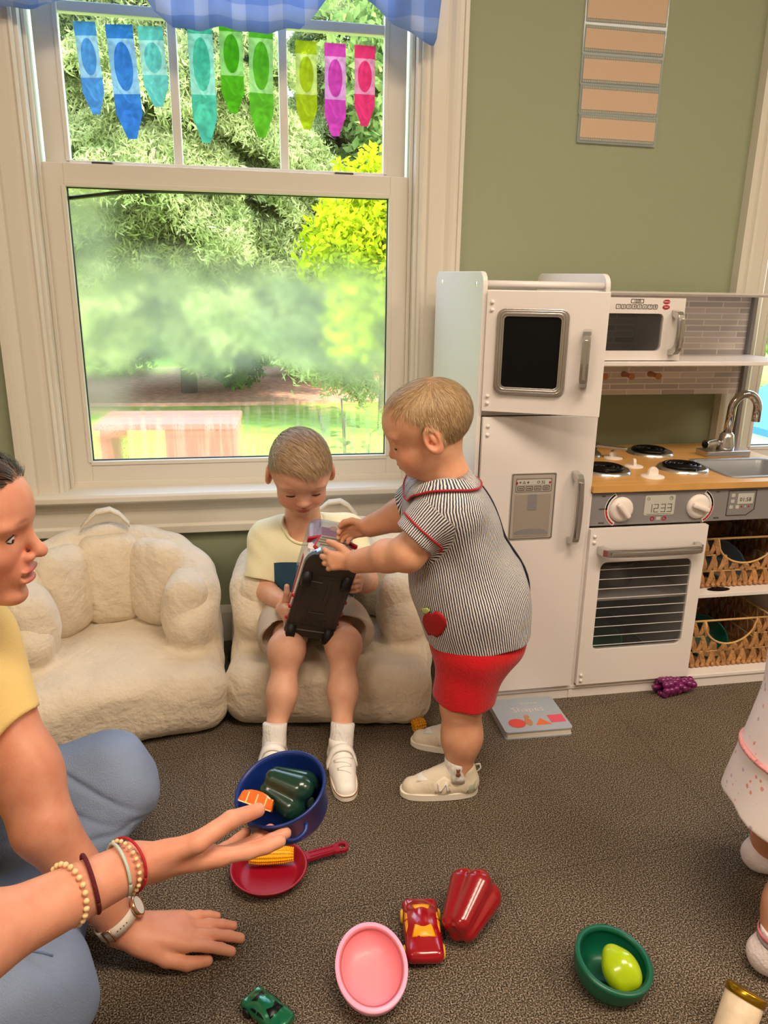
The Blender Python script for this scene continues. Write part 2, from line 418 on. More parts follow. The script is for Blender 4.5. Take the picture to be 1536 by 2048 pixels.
# ---- window trim, sashes, glass
def casing_profile(w, flip):
    # (distance across, thickness) of a fluted casing, inner edge first
    pr = [(0, 0.0), (0, .012), (.006, .016), (.012, .012), (.020, .012), (.026, .018), (w*.55, .020), (w*.62, .017), (w*.72, .024), (w*.80, .027), (w-.012, .027), (w-.010, .032), (w, .032), (w, 0)]
    return [(-a if flip else a, t) for a, t in pr]
def casing(name, xin, z0, z1, w, flip):
    b = MB(); pr = casing_profile(w, flip)
    v0 = [b.bm.verts.new((xin+a, WY-t, z0)) for a, t in pr]; v1 = [b.bm.verts.new((xin+a, WY-t, z1)) for a, t in pr]
    n = len(pr)
    for k in range(n): b.bm.faces.new((v0[k], v1[k], v1[(k+1) % n], v0[(k+1) % n]))
    b.bm.faces.new(v0); b.bm.faces.new(v1[::-1]); return struct(b.build(name, M_trim, smooth=False))
def glass_mat(name, fog):
    m = bpy.data.materials.new(name); m.use_nodes = True; t = m.node_tree; t.nodes.clear()
    out = node(t, 'ShaderNodeOutputMaterial'); tr = node(t, 'ShaderNodeBsdfTransparent'); gl = node(t, 'ShaderNodeBsdfGlossy'); gl.inputs['Roughness'].default_value = 0.03
    mx = node(t, 'ShaderNodeMixShader'); mx.inputs[0].default_value = 0.05; t.links.new(tr.outputs[0], mx.inputs[1]); t.links.new(gl.outputs[0], mx.inputs[2])
    if not fog: t.links.new(mx.outputs[0], out.inputs[0]); return m
    co = node(t, 'ShaderNodeTexCoord'); sp = node(t, 'ShaderNodeSeparateXYZ'); t.links.new(co.outputs['Object'], sp.inputs[0])
    def M(op, a, b=None, c=None, clamp=False):
        n = node(t, 'ShaderNodeMath', operation=op, use_clamp=clamp)
        for i, v in enumerate((a, b, c)):
            if v is None: continue
            if isinstance(v, (int, float)): n.inputs[i].default_value = v
            else: t.links.new(v, n.inputs[i])
        return n.outputs[0]
    def noise(sc, det, vec=None, st=None):
        n = node(t, 'ShaderNodeTexNoise'); n.inputs['Scale'].default_value = sc; n.inputs['Detail'].default_value = det
        mp = node(t, 'ShaderNodeMapping'); mp.inputs['Scale'].default_value = st or (1, 1, 1); t.links.new(co.outputs['Object'], mp.inputs[0]); t.links.new(mp.outputs[0], n.inputs[0]); return n.outputs[0]
    def smooth(v, a, b):
        n = node(t, 'ShaderNodeMapRange', interpolation_type='SMOOTHSTEP'); n.inputs[1].default_value = a; n.inputs[2].default_value = b; t.links.new(v, n.inputs[0]); return n.outputs[0]
    X, Z = sp.outputs[0], sp.outputs[2]
    wob = M('MULTIPLY_ADD', noise(6, 4), 0.16, -0.08)
    z2 = M('ADD', Z, wob)
    band = M('MULTIPLY', smooth(z2, 0.72, 0.83), smooth(z2, 1.13, 0.98))            # fog band across the middle
    low = M('MULTIPLY', smooth(z2, 0.73, 0.62), M('MULTIPLY_ADD', smooth(noise(70, 2, st=(1, 1, 0.06)), 0.42, 0.6), 0.62, 0.38))   # runs of water near the bottom
    xw = M('ADD', X, M('MULTIPLY_ADD', noise(9, 3), 0.06, -0.03))
    edge = M('MAXIMUM', M('MULTIPLY', smooth(xw, -0.26, -0.38), 0.92), M('MULTIPLY', smooth(xw, 0.33, 0.40), smooth(Z, 1.05, 0.9)))
    fogv = M('MAXIMUM', M('MULTIPLY', band, 0.95), M('MAXIMUM', M('MULTIPLY', low, 0.85), M('MULTIPLY', edge, 0.8)), clamp=True)
    # clear spots where drops have run together
    vo = node(t, 'ShaderNodeTexVoronoi'); vo.inputs['Scale'].default_value = 190; t.links.new(co.outputs['Object'], vo.inputs[0])
    drop = M('MULTIPLY', smooth(vo.outputs['Distance'], 0.34, 0.24), smooth(M('ADD', z2, M('MULTIPLY_ADD', noise(16, 3), 0.2, -0.1)), 0.86, 0.70))
    fogv = M('MULTIPLY', fogv, M('SUBTRACT', 1.0, M('MULTIPLY', drop, 0.6)))
    rf = node(t, 'ShaderNodeBsdfRefraction'); rf.inputs['IOR'].default_value = 1.08; rf.inputs['Roughness'].default_value = 0.26; rf.inputs['Color'].default_value = (1, 1, 0.86, 1)
    tl = node(t, 'ShaderNodeBsdfTranslucent'); tl.inputs['Color'].default_value = (1.0, 0.97, 0.70, 1)
    fm = node(t, 'ShaderNodeMixShader'); fm.inputs[0].default_value = 0.16; t.links.new(rf.outputs[0], fm.inputs[1]); t.links.new(tl.outputs[0], fm.inputs[2])
    m2 = node(t, 'ShaderNodeMixShader'); t.links.new(fogv, m2.inputs[0]); t.links.new(mx.outputs[0], m2.inputs[1]); t.links.new(fm.outputs[0], m2.inputs[2])
    t.links.new(m2.outputs[0], out.inputs[0]); return m
M_glass = glass_mat('clear_pane', False); M_fog = glass_mat('misted_pane', True)
M_gasket = mat('black_gasket', (40, 42, 46), 0.5)
M_dark = mat('dark_lock', (86, 72, 58), 0.4, metal=0.6)
def window(tag_n, dx, fog):
    # jamb liners inside the hole
    b = MB(); x0, x1, z0, z1 = H1
    for a0, a1 in ((x0, x0+.018), (x1-.018, x1)): b.box(a0+dx, a1+dx, WY-0.001, WY+.15, z0, z1)
    for a0, a1 in ((x0+.018, x0+.028), (x1-.028, x1-.018)): b.box(a0+dx, a1+dx, WY+.028, WY+.04, z0, z1, .002)
    b.box(x0+dx, x1+dx, WY, WY+.15, z1-.02, z1); b.box(x0+dx, x1+dx, WY+.034, WY+.16, z0, .4865)
    root = b.build('window_%d' % tag_n, M_trim, bev=.0015); struct(root)
    def sash(name, sx0, sx1, sz0, sz1, st, rt, rb, y, th):
        s = MB(); s.box(sx0+dx, sx0+st+dx, y, y+th, sz0, sz1); s.box(sx1-st+dx, sx1+dx, y, y+th, sz0, sz1)
        s.box(sx0+st+dx, sx1-st+dx, y, y+th, sz1-rt, sz1); s.box(sx0+st+dx, sx1-st+dx, y, y+th, sz0, sz0+rb)
        # inner glazing bead
        gx0, gx1, gz0, gz1 = sx0+st, sx1-st, sz0+rb, sz1-rt
        s.box(gx0-.008+dx, gx0+.003+dx, y-.004, y+.01, gz0, gz1); s.box(gx1-.003+dx, gx1+.008+dx, y-.004, y+.01, gz0, gz1)
        s.box(gx0+dx, gx1+dx, y-.004, y+.01, gz1-.003, gz1+.008); s.box(gx0+dx, gx1+dx, y-.004, y+.01, gz0-.008, gz0+.003)
        return s.build(name, M_trim, root, bev=.0015), (gx0, gx1, gz0, gz1)
    lo, g = sash('lower_sash', -.480, .450, .484, 1.298, .052, .052, .055, WY+.040, .035)
    s = MB(); s.frame([(g[0]+dx, g[2]), (g[1]+dx, g[2]), (g[1]+dx, g[3]), (g[0]+dx, g[3])], [(g[0]+.005+dx, g[2]+.005), (g[1]-.005+dx, g[2]+.005), (g[1]-.005+dx, g[3]-.005), (g[0]+.005+dx, g[3]-.005)], WY+.052, WY+.06); s.build('gasket', M_gasket, lo)
    s = MB(); s.quad((g[0]+dx, WY+.058, g[2]), (g[1]+dx, WY+.058, g[2]), (g[1]+dx, WY+.058, g[3]), (g[0]+dx, WY+.058, g[3])); s.build('glass_pane', M_fog if fog else M_glass, lo)
    up, g = sash('upper_sash', -.475, .445, 1.262, 2.14, .057, .05, .045, WY+.080, .035)
    for mx in (-.151, .122):
        s = MB(); s.box(mx-.011+dx, mx+.011+dx, WY+.086, WY+.112, g[2], g[3], .003); s.build('muntin', M_trim, up)
    s = MB(); s.box(g[0]+dx, g[1]+dx, WY+.087, WY+.111, 1.640, 1.664, .003); s.build('muntin', M_trim, up)
    s = MB(); s.quad((g[0]+dx, WY+.1, g[2]), (g[1]+dx, WY+.1, g[2]), (g[1]+dx, WY+.1, g[3]), (g[0]+dx, WY+.1, g[3])); s.build('glass_pane', M_glass, up)
    for lx in (-.335, .275):
        s = MB(); s.box(lx-.025+dx, lx+.025+dx, WY+.045, WY+.075, 1.298, 1.304, .002); s.build('sash_lock', M_dark, lo)
    s = MB(); s.grid_tube([(-.425+dx, WY+.062, 1.218), (-.3+dx, WY+.064, 1.236), (-.2+dx, WY+.066, 1.243), (0+dx, WY+.067, 1.245)], .005, 6); s.build('cord', M_gasket, lo)
    # casings, stool, apron
    casing('trim_%d' % (tag_n*10+1), H1[0]+dx+.008, .47, 2.14, .105, True); casing('trim_%d' % (tag_n*10+2), H1[1]+dx-.008, .47, 2.14, .112, False)
    b = MB(); b.box(H1[0]-.11+dx, H1[1]+.125+dx, WY-.032, WY, 2.14, 2.26, .004); struct(b.build('trim_%d' % (tag_n*10+3), M_trim))
    b = MB(); b.prism([(WY+.045, .470), (WY-.052, .470), (WY-.060, .463), (WY-.060, .450), (WY-.052, .443), (WY+.045, .443)], H1[0]-.125+dx, H1[1]+.14+dx, 'x'); struct(b.build('trim_%d' % (tag_n*10+4), M_trim, smooth=False, bev=.002))
    b = MB(); b.prism([(WY, .443), (WY-.034, .443), (WY-.034, .430), (WY-.024, .420), (WY-.020, .410), (WY-.020, .372), (WY-.026, .366), (WY-.026, .345), (WY, .345)], H1[0]-.10+dx, H1[1]+.115+dx, 'x'); struct(b.build('trim_%d' % (tag_n*10+5), M_trim, smooth=False, bev=.0015))
    return root
window(1, 0, True); window(2, 2.02, False)
# a second casing further along the wall to the left
b = MB(); b.box(-.80, -.64, WY-.03, WY, .80, .86, .004); struct(b.build('trim_5', M_trim))

# ================================================================ CEILING LAMPS (out of the photo, in the room)
M_lampbody = mat('lamp_housing', (235, 235, 230), 0.4)
def ceiling_lamp(x, y, lab):
    r = empty('ceiling_light', (x, y, 2.5), lab, 'ceiling light')
    b = MB(); b.frame([(-.62, -.32), (.62, -.32), (.62, .32), (-.62, .32)], [(-.58, -.28), (.58, -.28), (.58, .28), (-.58, .28)], -.04, 0, 'z'); b.build('housing', M_lampbody, r)
    b = MB(); b.quad((-.58, -.28, -.012), (.58, -.28, -.012), (.58, .28, -.012), (-.58, .28, -.012)); b.build('diffuser', M_diff, r)
    l = bpy.data.lights.new('tube', 'AREA'); l.shape = 'RECTANGLE'; l.size = 1.15; l.size_y = .55; l.energy = LAMP_W; l.color = LAMP_COL
    o = bpy.data.objects.new('tube', l); C.objects.link(o); o.parent = r; o.location = (0, 0, -.03)
M_diff = mat('lamp_diffuser', (255, 236, 210), 0.5, emit=2.0)
ceiling_lamp(0.55, 0.25, 'long white ceiling light nearest the window wall')
ceiling_lamp(-1.5, -0.7, 'white ceiling light over the left side of the room')
ceiling_lamp(2.2, -0.3, 'white ceiling light over the right side of the room')
# ================================================================ OUTSIDE
GZ = -0.62
def leafmat(name, a, bcol, tr=0.35):
    m = bpy.data.materials.new(name); m.use_nodes = True; t = m.node_tree; t.nodes.clear()
    out = node(t, 'ShaderNodeOutputMaterial'); d = node(t, 'ShaderNodeBsdfDiffuse'); l = node(t, 'ShaderNodeBsdfTranslucent'); mx = node(t, 'ShaderNodeMixShader'); mx.inputs[0].default_value = tr
    n = node(t, 'ShaderNodeTexNoise'); n.inputs['Scale'].default_value = 2.5; n.inputs['Detail'].default_value = 6
    co = node(t, 'ShaderNodeTexCoord'); t.links.new(co.outputs['Object'], n.inputs[0])
    r = node(t, 'ShaderNodeValToRGB'); r.color_ramp.elements[0].position = .35; r.color_ramp.elements[1].position = .65
    r.color_ramp.elements[0].color = (*lin(a), 1); r.color_ramp.elements[1].color = (*lin(bcol), 1)
    t.links.new(n.outputs[0], r.inputs[0]); t.links.new(r.outputs[0], d.inputs[0]); t.links.new(r.outputs[0], l.inputs[0])
    t.links.new(d.outputs[0], mx.inputs[1]); t.links.new(l.outputs[0], mx.inputs[2]); t.links.new(mx.outputs[0], out.inputs[0]); return m
M_conifer = leafmat('conifer_needles', (132, 148, 78), (196, 202, 136)); M_maple = leafmat('yellow_leaves', (156, 176, 20), (210, 216, 44), .45)
M_dkleaf = leafmat('dark_leaves', (60, 92, 42), (112, 142, 66)); M_midleaf = leafmat('mid_leaves', (108, 140, 66), (176, 192, 108)); M_bark = mat('bark', (92, 78, 66), .9, bump=.5, bscale=20)
M_palebark = mat('pale_bark', (190, 182, 170), .9)
def leafmesh(name, m, parent, pts, size, r, long=1.0):
    """pts: (n,3) array of leaf places; one mesh of small leaves"""
    n = len(pts); A = r.normal(size=(n, 3)); A[:, 2] -= 0.3; A /= np.linalg.norm(A, axis=1)[:, None]
    B = np.cross(A, r.normal(size=(n, 3))); B /= np.linalg.norm(B, axis=1)[:, None]
    s = (size*r.uniform(.6, 1.3, n))[:, None]; A *= s*long; B *= s*.5
    V = np.stack([pts-A, pts+B*1.0, pts+A, pts-B*1.0], 1).reshape(-1, 3)
    me = bpy.data.meshes.new(name); me.vertices.add(4*n); me.vertices.foreach_set('co', V.astype(f32).ravel())
    me.loops.add(4*n); me.loops.foreach_set('vertex_index', np.arange(4*n, dtype=np.int32)); me.polygons.add(n)
    me.polygons.foreach_set('loop_start', np.arange(0, 4*n, 4, dtype=np.int32)); me.polygons.foreach_set('loop_total', np.full(n, 4, np.int32)); me.update(calc_edges=True)
    return link(name, me, m, parent)
def blob_tree(name, lab, cat, x, y, h, rx, rz, m, seed, n=9000, size=.07, z0=0.5, trunk=.12, long=1.0, bark=None, group=None):
    r = np.random.RandomState(seed); root = empty(name, (x, y, GZ), lab, cat, group)
    cl = r.normal(size=(46, 3)); cl /= np.linalg.norm(cl, axis=1)[:, None]; cl *= r.uniform(.25, .95, 46)[:, None]
    cz = z0+(h-z0)/2; P = []
    for c in cl:
        q = r.normal(size=(n//46, 3)); q /= np.linalg.norm(q, axis=1)[:, None]; q *= r.uniform(.5, 1, len(q))[:, None]*.42
        P.append((c+q)*np.array([rx, rx, rz])+np.array([0, 0, cz]))
    leafmesh('foliage', m, root, np.concatenate(P), size, r, long)
    b = MB(); b.grid_tube([(0, 0, -.05), (.03*rx, 0, cz*.5), (-.02*rx, 0, cz), (.05*rx, 0, cz+rz*.5)], [trunk, trunk*.8, trunk*.5, trunk*.15], 8)
    for k in range(7):
        a = r.uniform(0, 6.28); z = cz*r.uniform(.5, 1.1); b.grid_tube([(0, 0, z), (math.cos(a)*rx*.35, math.sin(a)*rx*.35, z+rz*.25), (math.cos(a)*rx*.75, math.sin(a)*rx*.75, z+rz*.4)], [trunk*.4, trunk*.25, trunk*.06], 6)
    b.build('trunk', bark or M_bark, root); return root
def conifer(lab, x, y, h, rad, seed, nb=150, zb=1.6):
    r = np.random.RandomState(seed); root = empty('conifer_tree', (x, y, GZ), lab, 'tree'); b = MB()
    b.grid_tube([(0, 0, -.1), (.05, 0, h*.4), (0, 0, h*.97)], [.13, .10, .03], 8); P = []
    for k in range(nb):
        f = (k+.5)/nb; z = zb+(h-zb)*f; a = r.uniform(0, 6.28) ; L = rad*(1-f)**.7*r.uniform(.7, 1.1)+.2
        pts = []
        for s in np.linspace(0, 1, 7):
            pts.append(np.array([math.cos(a)*L*s, math.sin(a)*L*s, z+.25*L*s*(1-s)*1.6-.28*L*s*s]))
        b.grid_tube(pts, [.03*(1-f)+.012]*3+[.012]*3+[.004], 5)
        pts = np.array(pts)
        for s in np.linspace(.18, 1, int(9+L*9)):
            p = np.array([np.interp(s, np.linspace(0, 1, 7), pts[:, q]) for q in range(3)])
            for sd_ in (-1, 1):
                tl = L*.28*(1.15-s)+.16; d = np.array([-math.sin(a)*sd_+math.cos(a)*.5, math.cos(a)*sd_+math.sin(a)*.5, 0]); n = int(22+tl*80)
                t = r.uniform(0, 1, n)[:, None]; q = p+d*tl*t+np.array([0, 0, -1])*tl*.75*t*t+r.normal(size=(n, 3))*[.03, .03, .035]; P.append(q)
                m2 = n//2; t = r.uniform(0, 1, m2)[:, None]; P.append(p+d*tl*t*.8-np.array([0, 0, .22])*r.uniform(0, 1, (m2, 1))+r.normal(size=(m2, 3))*.025)
    leafmesh('foliage', M_conifer, root, np.concatenate(P), .024, r, 2.2); b.build('trunk', M_bark, root); return root
# ground, mulch
M_lawn = mat('lawn_grass', (146, 176, 50), .9, var=.25, vscale=5, bump=.6, bscale=60)
M_mulch = mat('pine_straw_mulch', (208, 150, 116), .95, var=.3, vscale=9, bump=.7, bscale=40)
b = MB(); vs = []
b.quad((-60, 2.4, GZ), (60, 2.4, GZ), (60, 60, GZ), (-60, 60, GZ)); lawn = b.build('ground_lawn', M_lawn); struct(lawn)
b = MB(); N = 40
pts = []
for k in range(N):
    a = 2*PI*k/N; w = 1+.08*math.sin(3*a+1)+.05*math.sin(5*a); pts.append((1.2+7.2*math.cos(a)*w, 13.9+2.7*math.sin(a)*w))
b.prism(pts, GZ, GZ+.05, 'z'); struct(b.build('ground_mulch_bed', M_mulch))
conifer('tall drooping conifer with pale grey-green branches filling the window view', -.9, 12.3, 7.4, 3.3, 3, nb=190, zb=1.35)
conifer('second drooping conifer behind the left side of the window', -5.4, 15.5, 8.2, 3.4, 5, nb=110, zb=1.3)
conifer('further drooping conifer behind the middle of the window', 2.2, 18.0, 8.4, 3.4, 9, nb=110, zb=1.3)
blob_tree('yellow_leaf_tree', 'bright yellow-green leafy tree at the right of the window view', 'tree', 1.62, 9.0, 3.0, .80, 1.12, M_maple, 11, n=16000, size=.055, z0=.75, trunk=.05)
blob_tree('leafy_tree', 'tall pale-trunked leafy tree behind the yellow-green tree', 'tree', 3.3, 15.6, 8.5, 1.6, 3.2, M_midleaf, 12, n=9000, size=.11, z0=2.4, bark=M_palebark)
blob_tree('leafy_tree', 'broad green tree at the far left beyond the lawn', 'tree', -9.5, 20, 9.0, 3.6, 4.0, M_midleaf, 13, n=9000, size=.14, z0=1.0)
blob_tree('yellow_leaf_bush', 'yellow-green bush at the left edge of the window view', 'bush', -2.95, 9.6, 3.2, .55, .7, M_maple, 15, n=2500, size=.06, z0=1.9, trunk=.04)
blob_tree('round_bush', 'rounded green bush standing in the mulch bed', 'bush', -.25, 12.6, 1.15, .62, .55, M_dkleaf, 16, n=5000, size=.05, z0=.02, trunk=.03)
for i, (hx, hy, hh, hr, lab) in enumerate([(1.7, 14.6, 1.2, 1.0, 'low green shrub on the mulch beside the rounded bush'), (3.4, 15.2, 1.3, 1.0, 'low green shrub at the right end of the mulch bed'), (-2.4, 15.6, 1.0, .9, 'low green shrub at the left end of the mulch bed')]):
    blob_tree('low_shrub', lab, 'bush', hx, hy, hh, hr, hh*.5, M_midleaf, 20+i, n=4500, size=.06, z0=.02, trunk=.03)
hr_ = np.random.RandomState(4)
P = np.stack([hr_.uniform(-14, 14, 26000), 21.5+hr_.normal(size=26000)*.5, hr_.uniform(0, 2.3, 26000)**1.0], 1)
hd = empty('hedge', (0, 0, GZ), 'long dark hedge running across behind the trees', 'hedge'); leafmesh('foliage', M_midleaf, hd, P, .13, hr_)
b = MB(); b.box(-14, 14, 21.35, 21.65, 0, 2.1); b.build('branches', M_bark, hd)
# bench of red boards on the lawn
M_redwood = mat('red_painted_board', (200, 98, 78), .6, var=.1, vscale=12)
r = empty('wooden_table', (-.49, 5.15, GZ), 'red wooden table on the lawn seen through the wet lower glass', 'table', rot=(0, 0, math.radians(-3)))
b = MB(); [b.box(-.46, .44, -.28+.14*k, -.15+.14*k, .76, .80, .005) for k in range(4)]; b.build('tabletop', M_redwood, r)
b = MB(); b.box(-.02, .43, -.27, -.24, .10, .76, .005); b.build('front_board', M_redwood, r)
for lx in (-.43, .36):
    b = MB(); b.box(lx, lx+.07, -.23, .25, 0, .76, .005); b.build('leg', M_redwood, r)
# young leafy plant by the wall
r = empty('leafy_plant', (.47, 3.62, GZ), 'broad-leaved young plant outside near the bottom right of the window', 'plant'); pr = np.random.RandomState(8)
b = MB(); bs = MB()
for k in range(4):
    a = k*1.5; top = Vector((.13*math.cos(a), .10*math.sin(a), .95+.06*k)); bs.grid_tube([(0, 0, 0), top*.5+Vector((.02, 0, 0)), top], [.008, .006, .004], 6)
    for j in range(9):
        f = .62+.38*j/8; p = top*f; aa = a+j*2.4; d = Vector((math.cos(aa), math.sin(aa), .35)).normalized(); s = Vector((-math.sin(aa), math.cos(aa), 0)); L = .13*(1.15-f*.4)
        ring = [p, p+d*L*.35+s*L*.2, p+d*L*.75+s*L*.17-Vector((0, 0, .01)), p+d*L-Vector((0, 0, .03)), p+d*L*.75-s*L*.17-Vector((0, 0, .01)), p+d*L*.35-s*L*.2]
        b.bm.faces.new([b.bm.verts.new(q) for q in ring])
b.build('leaves', M_dkleaf, r, smooth=False); bs.build('stem', M_bark, r)
# play yard seen through the right-hand window
M_blueroof = mat('blue_canvas', (70, 130, 220), .6); M_slatepane = mat('dark_pane', (120, 140, 150), .3); M_whitepost = mat('white_post', (225, 228, 235), .5)
r = empty('playhouse', (5.05, 5.7, GZ), 'low white playhouse with a blue roof seen through the right-hand window', 'playhouse')
b = MB(); b.prism([(-.75, .56), (0, .98), (.75, .56), (.75, .50), (-.75, .50)], -.6, .6, 'y'); b.build('roof', M_blueroof, r)
b = MB(); b.box(-.62, .62, -.5, .5, 0, .52); b.build('wall', M_whitepost, r)
b = MB(); b.box(-.45, -.1, -.51, -.5, .15, .42); b.build('window', M_slatepane, r)
blob_tree('leafy_tree', 'green tree outside the right-hand window', 'tree', 9.8, 13.2, 7.0, 2.8, 3.1, M_midleaf, 31, n=10000, size=.12, z0=.6)
blob_tree('leafy_tree', 'second green tree outside the right-hand window, nearer the house', 'tree', 8.3, 11.9, 5.0, 1.3, 2.0, M_midleaf, 32, n=8000, size=.09, z0=.9)
# ================================================================ PLAY KITCHEN
M_kw = mat('kitchen_white_board', (236, 230, 226), 0.32)
M_kgrey = mat('kitchen_grey_panel', (136, 134, 136), 0.4)
M_silver = mat('silver_plastic', (206, 203, 200), 0.24, metal=0.9)
M_chrome = mat('chrome', (205, 200, 195), 0.12, metal=1.0)
M_black = mat('black_gloss', (8, 8, 9), 0.3, spec=.25)
M_blackboard = mat('black_chalkboard', (6, 6, 7), 0.6, spec=.15)
M_maplewood = mat('light_wood_counter', (214, 162, 92), 0.35, var=.12, vscale=6, stretch=(1.5, 14, 1))
M_peg = mat('peg_wood', (190, 130, 88), 0.5)
M_ink = mat('print_ink', (70, 66, 64), 0.6); M_redink = mat('red_print', (176, 22, 34), 0.5); M_lcd = mat('grey_display', (196, 196, 186), 0.4)
M_labelgrey = mat('panel_sticker', (176, 168, 158), 0.35); M_cup = mat('dispenser_recess', (190, 180, 164), 0.3, metal=.5)
M_knobw = mat('white_knob_plastic', (240, 230, 222), 0.35)
def clear(name, rgb, fac, rough=.05):
    m = bpy.data.materials.new(name); m.use_nodes = True; t = m.node_tree; t.nodes.clear()
    out = node(t, 'ShaderNodeOutputMaterial'); tr = node(t, 'ShaderNodeBsdfTransparent'); pr = node(t, 'ShaderNodeBsdfPrincipled')
    pr.inputs['Base Color'].default_value = (*lin(rgb), 1); pr.inputs['Roughness'].default_value = rough
    mx = node(t, 'ShaderNodeMixShader'); mx.inputs[0].default_value = fac; t.links.new(tr.outputs[0], mx.inputs[1]); t.links.new(pr.outputs[0], mx.inputs[2]); t.links.new(mx.outputs[0], out.inputs[0]); return m
M_acryl = clear('clear_plastic_sheet', (60, 62, 64), .30, .08)
M_shelfclear = clear('milky_acrylic', (232, 228, 222), .55, .25)
def tiles():
    m = bpy.data.materials.new('strip_tile_backsplash'); m.use_nodes = True; t = m.node_tree; p = t.nodes['Principled BSDF']; p.inputs['Roughness'].default_value = .35
    co = node(t, 'ShaderNodeTexCoord'); mp = node(t, 'ShaderNodeMapping'); mp.inputs['Rotation'].default_value = (PI/2, 0, 0); t.links.new(co.outputs['Object'], mp.inputs[0])
    b = node(t, 'ShaderNodeTexBrick'); b.offset = .5; b.inputs['Scale'].default_value = 1; b.inputs['Brick Width'].default_value = .108; b.inputs['Row Height'].default_value = .0165; b.inputs['Mortar Size'].default_value = .0016; b.inputs['Bias'].default_value = 0.1
    b.inputs['Color1'].default_value = (*lin((238, 228, 224)), 1); b.inputs['Color2'].default_value = (*lin((192, 186, 188)), 1); b.inputs['Mortar'].default_value = (*lin((250, 244, 240)), 1)
    t.links.new(mp.outputs[0], b.inputs[0]); t.links.new(b.outputs[0], p.inputs['Base Color']); return m
M_tiles = tiles()
K = empty('play_kitchen', (.98, 1.8, 0), 'white wooden play kitchen with fridge tower, stove, sink and oven standing against the green wall', 'play kitchen')
def kp(b, name, m, parent=None, bev=0.0, org=None, rot=None, smooth=None):
    """part of the kitchen, modelled in room coordinates"""
    par = parent or K
    o = b.build(name, m, None, org=org, rot=None, bev=bev, smooth=smooth)
    o.parent = par; o.matrix_parent_inverse = Matrix.Translation(-wloc(par))
    if rot is not None: o.rotation_euler = rot
    return o
def wloc(o):
    v = Vector(o.location)
    p = o.parent
    while p is not None: v = v + p.location; p = p.parent
    return v if o.type == 'EMPTY' else v
KX0, KX1, KX2, KY0, KY1 = .506, .800, 1.445, 1.600, 2.012
def side_panel(x0, x1, z1, notch=None):
    b = MB(); r = .028; zt_f, zt_b = z1-.004, z1+.004
    pts = [(KY0, 0)]
    pts += [(KY0+r-r*math.cos(a), zt_f-r+r*math.sin(a)) for a in np.linspace(0, PI/2, 6)]
    pts += [(KY1-r+r*math.sin(a), zt_b-r+r*math.cos(a)) for a in np.linspace(0, PI/2, 6)]
    pts += [(KY1, 0)]
    b.prism(pts, x0, x1, 'x'); return b
o = kp(side_panel(KX0, KX0+.011, 1.052), 'side_panel', M_kw, bev=.0015)
for y, z in ((1.648, 1.022), (1.948, 1.030)):
    b = MB(); b.lathe([(0, .0012), (.004, .0012), (.006, 0)], 12, Matrix.Translation((KX0, y, z)) @ Matrix.Rotation(-PI/2, 4, 'Y')); kp(b, 'screw_head', M_silver)
kp(side_panel(KX1-.011, KX1, 1.052), 'side_panel', M_kw, bev=.0015)
b = MB(); b.box(KX0+.011, KX1-.011, KY0+.012, KY1-.01, 1.000, 1.010); b.box(KX0+.011, KX1-.011, KY0+.012, KY1-.01, .736, .748); b.box(KX0+.011, KX1-.011, KY1-.02, KY1-.01, .05, 1.0); b.box(KX0+.011, KX1-.011, KY0+.012, KY1-.01, .028, .040)
kp(b, 'shelf_board', M_kw, bev=.001)
b = MB(); b.grid_tube([(KX0+.011, KY0+.014, 1.021), (KX1-.011, KY0+.014, 1.021)], .0085, 12); kp(b, 'front_bar', M_kw)
# base and lower carcass
b = MB(); b.box(KX0, KX2, KY0+.002, KY0+.016, 0, .026); b.box(KX0+.011, KX2, KY0-.002, KY1-.01, .026, .037, .002); kp(b, 'base', M_kw)
b = MB(); b.box(KX1-.004, KX1+.003, KY0-.001, KY0+.02, .037, .548); b.box(1.112, 1.122, KY0+.02, KY1-.01, .037, .465); b.box(KX2-.011, KX2, KY0, KY1, 0, .545); b.box(KX1, KX2, KY1-.012, KY1-.006, .037, .545)
b.box(1.122, KX2-.011, KY0+.01, KY1-.01, .253, .263); b.box(KX1+.003, 1.112, KY0+.03, KY1-.01, .253, .263)
kp(b, 'carcass', M_kw, bev=.0008)
b = MB()
b.lathe([(0, 0), (.032, 0), (.032, .0008), (0, .0008)], 28, Matrix.Translation((1.205, 1.637, .2632)) @ Matrix.Diagonal((1, .42, 1, 1))); kp(b, 'shelf_opening', M_black)
# doors
def hinges(door, x, zs, y):
    for z in zs:
        b = MB(); b.lathe([(0, -.004), (.0035, -.0035), (.0045, 0)], 12, Matrix.Translation((x, y, z)) @ Matrix.Rotation(-PI/2, 4, 'X')); kp_child(b, 'hinge_button', M_kw, door)
def kp_child(b, name, m, par, smooth=None, bev=0.0):
    o = b.build(name, m, par, smooth=smooth, bev=bev); return o
def bow_handle(L, y0=-.034, w=.017, vertical=True):
    """arched bar handle along local x, standing off towards -y"""
    b = MB(); h = L/2
    side = []
    n = 14
    out = [(-h, 0), (-h+.004, y0*.75)] + [(-h+.012+(2*h-.024)*i/n, y0-.006*math.sin(PI*i/n)) for i in range(n+1)] + [(h-.004, y0*.75), (h, 0)]
    inn = [(h-.015, 0), (h-.017, y0*.5)] + [(h-.022-(2*h-.044)*i/n, y0+.010-.006*math.sin(PI*i/n)) for i in range(n+1)] + [(-h+.017, y0*.5), (-h+.015, 0)]
    b.prism(out+inn, -w/2, w/2, 'z', r=.0022)
    b.box(-h+.02, h-.02, y0-.0085, y0-.004, -w*.2, w*.2, .001)
    return b
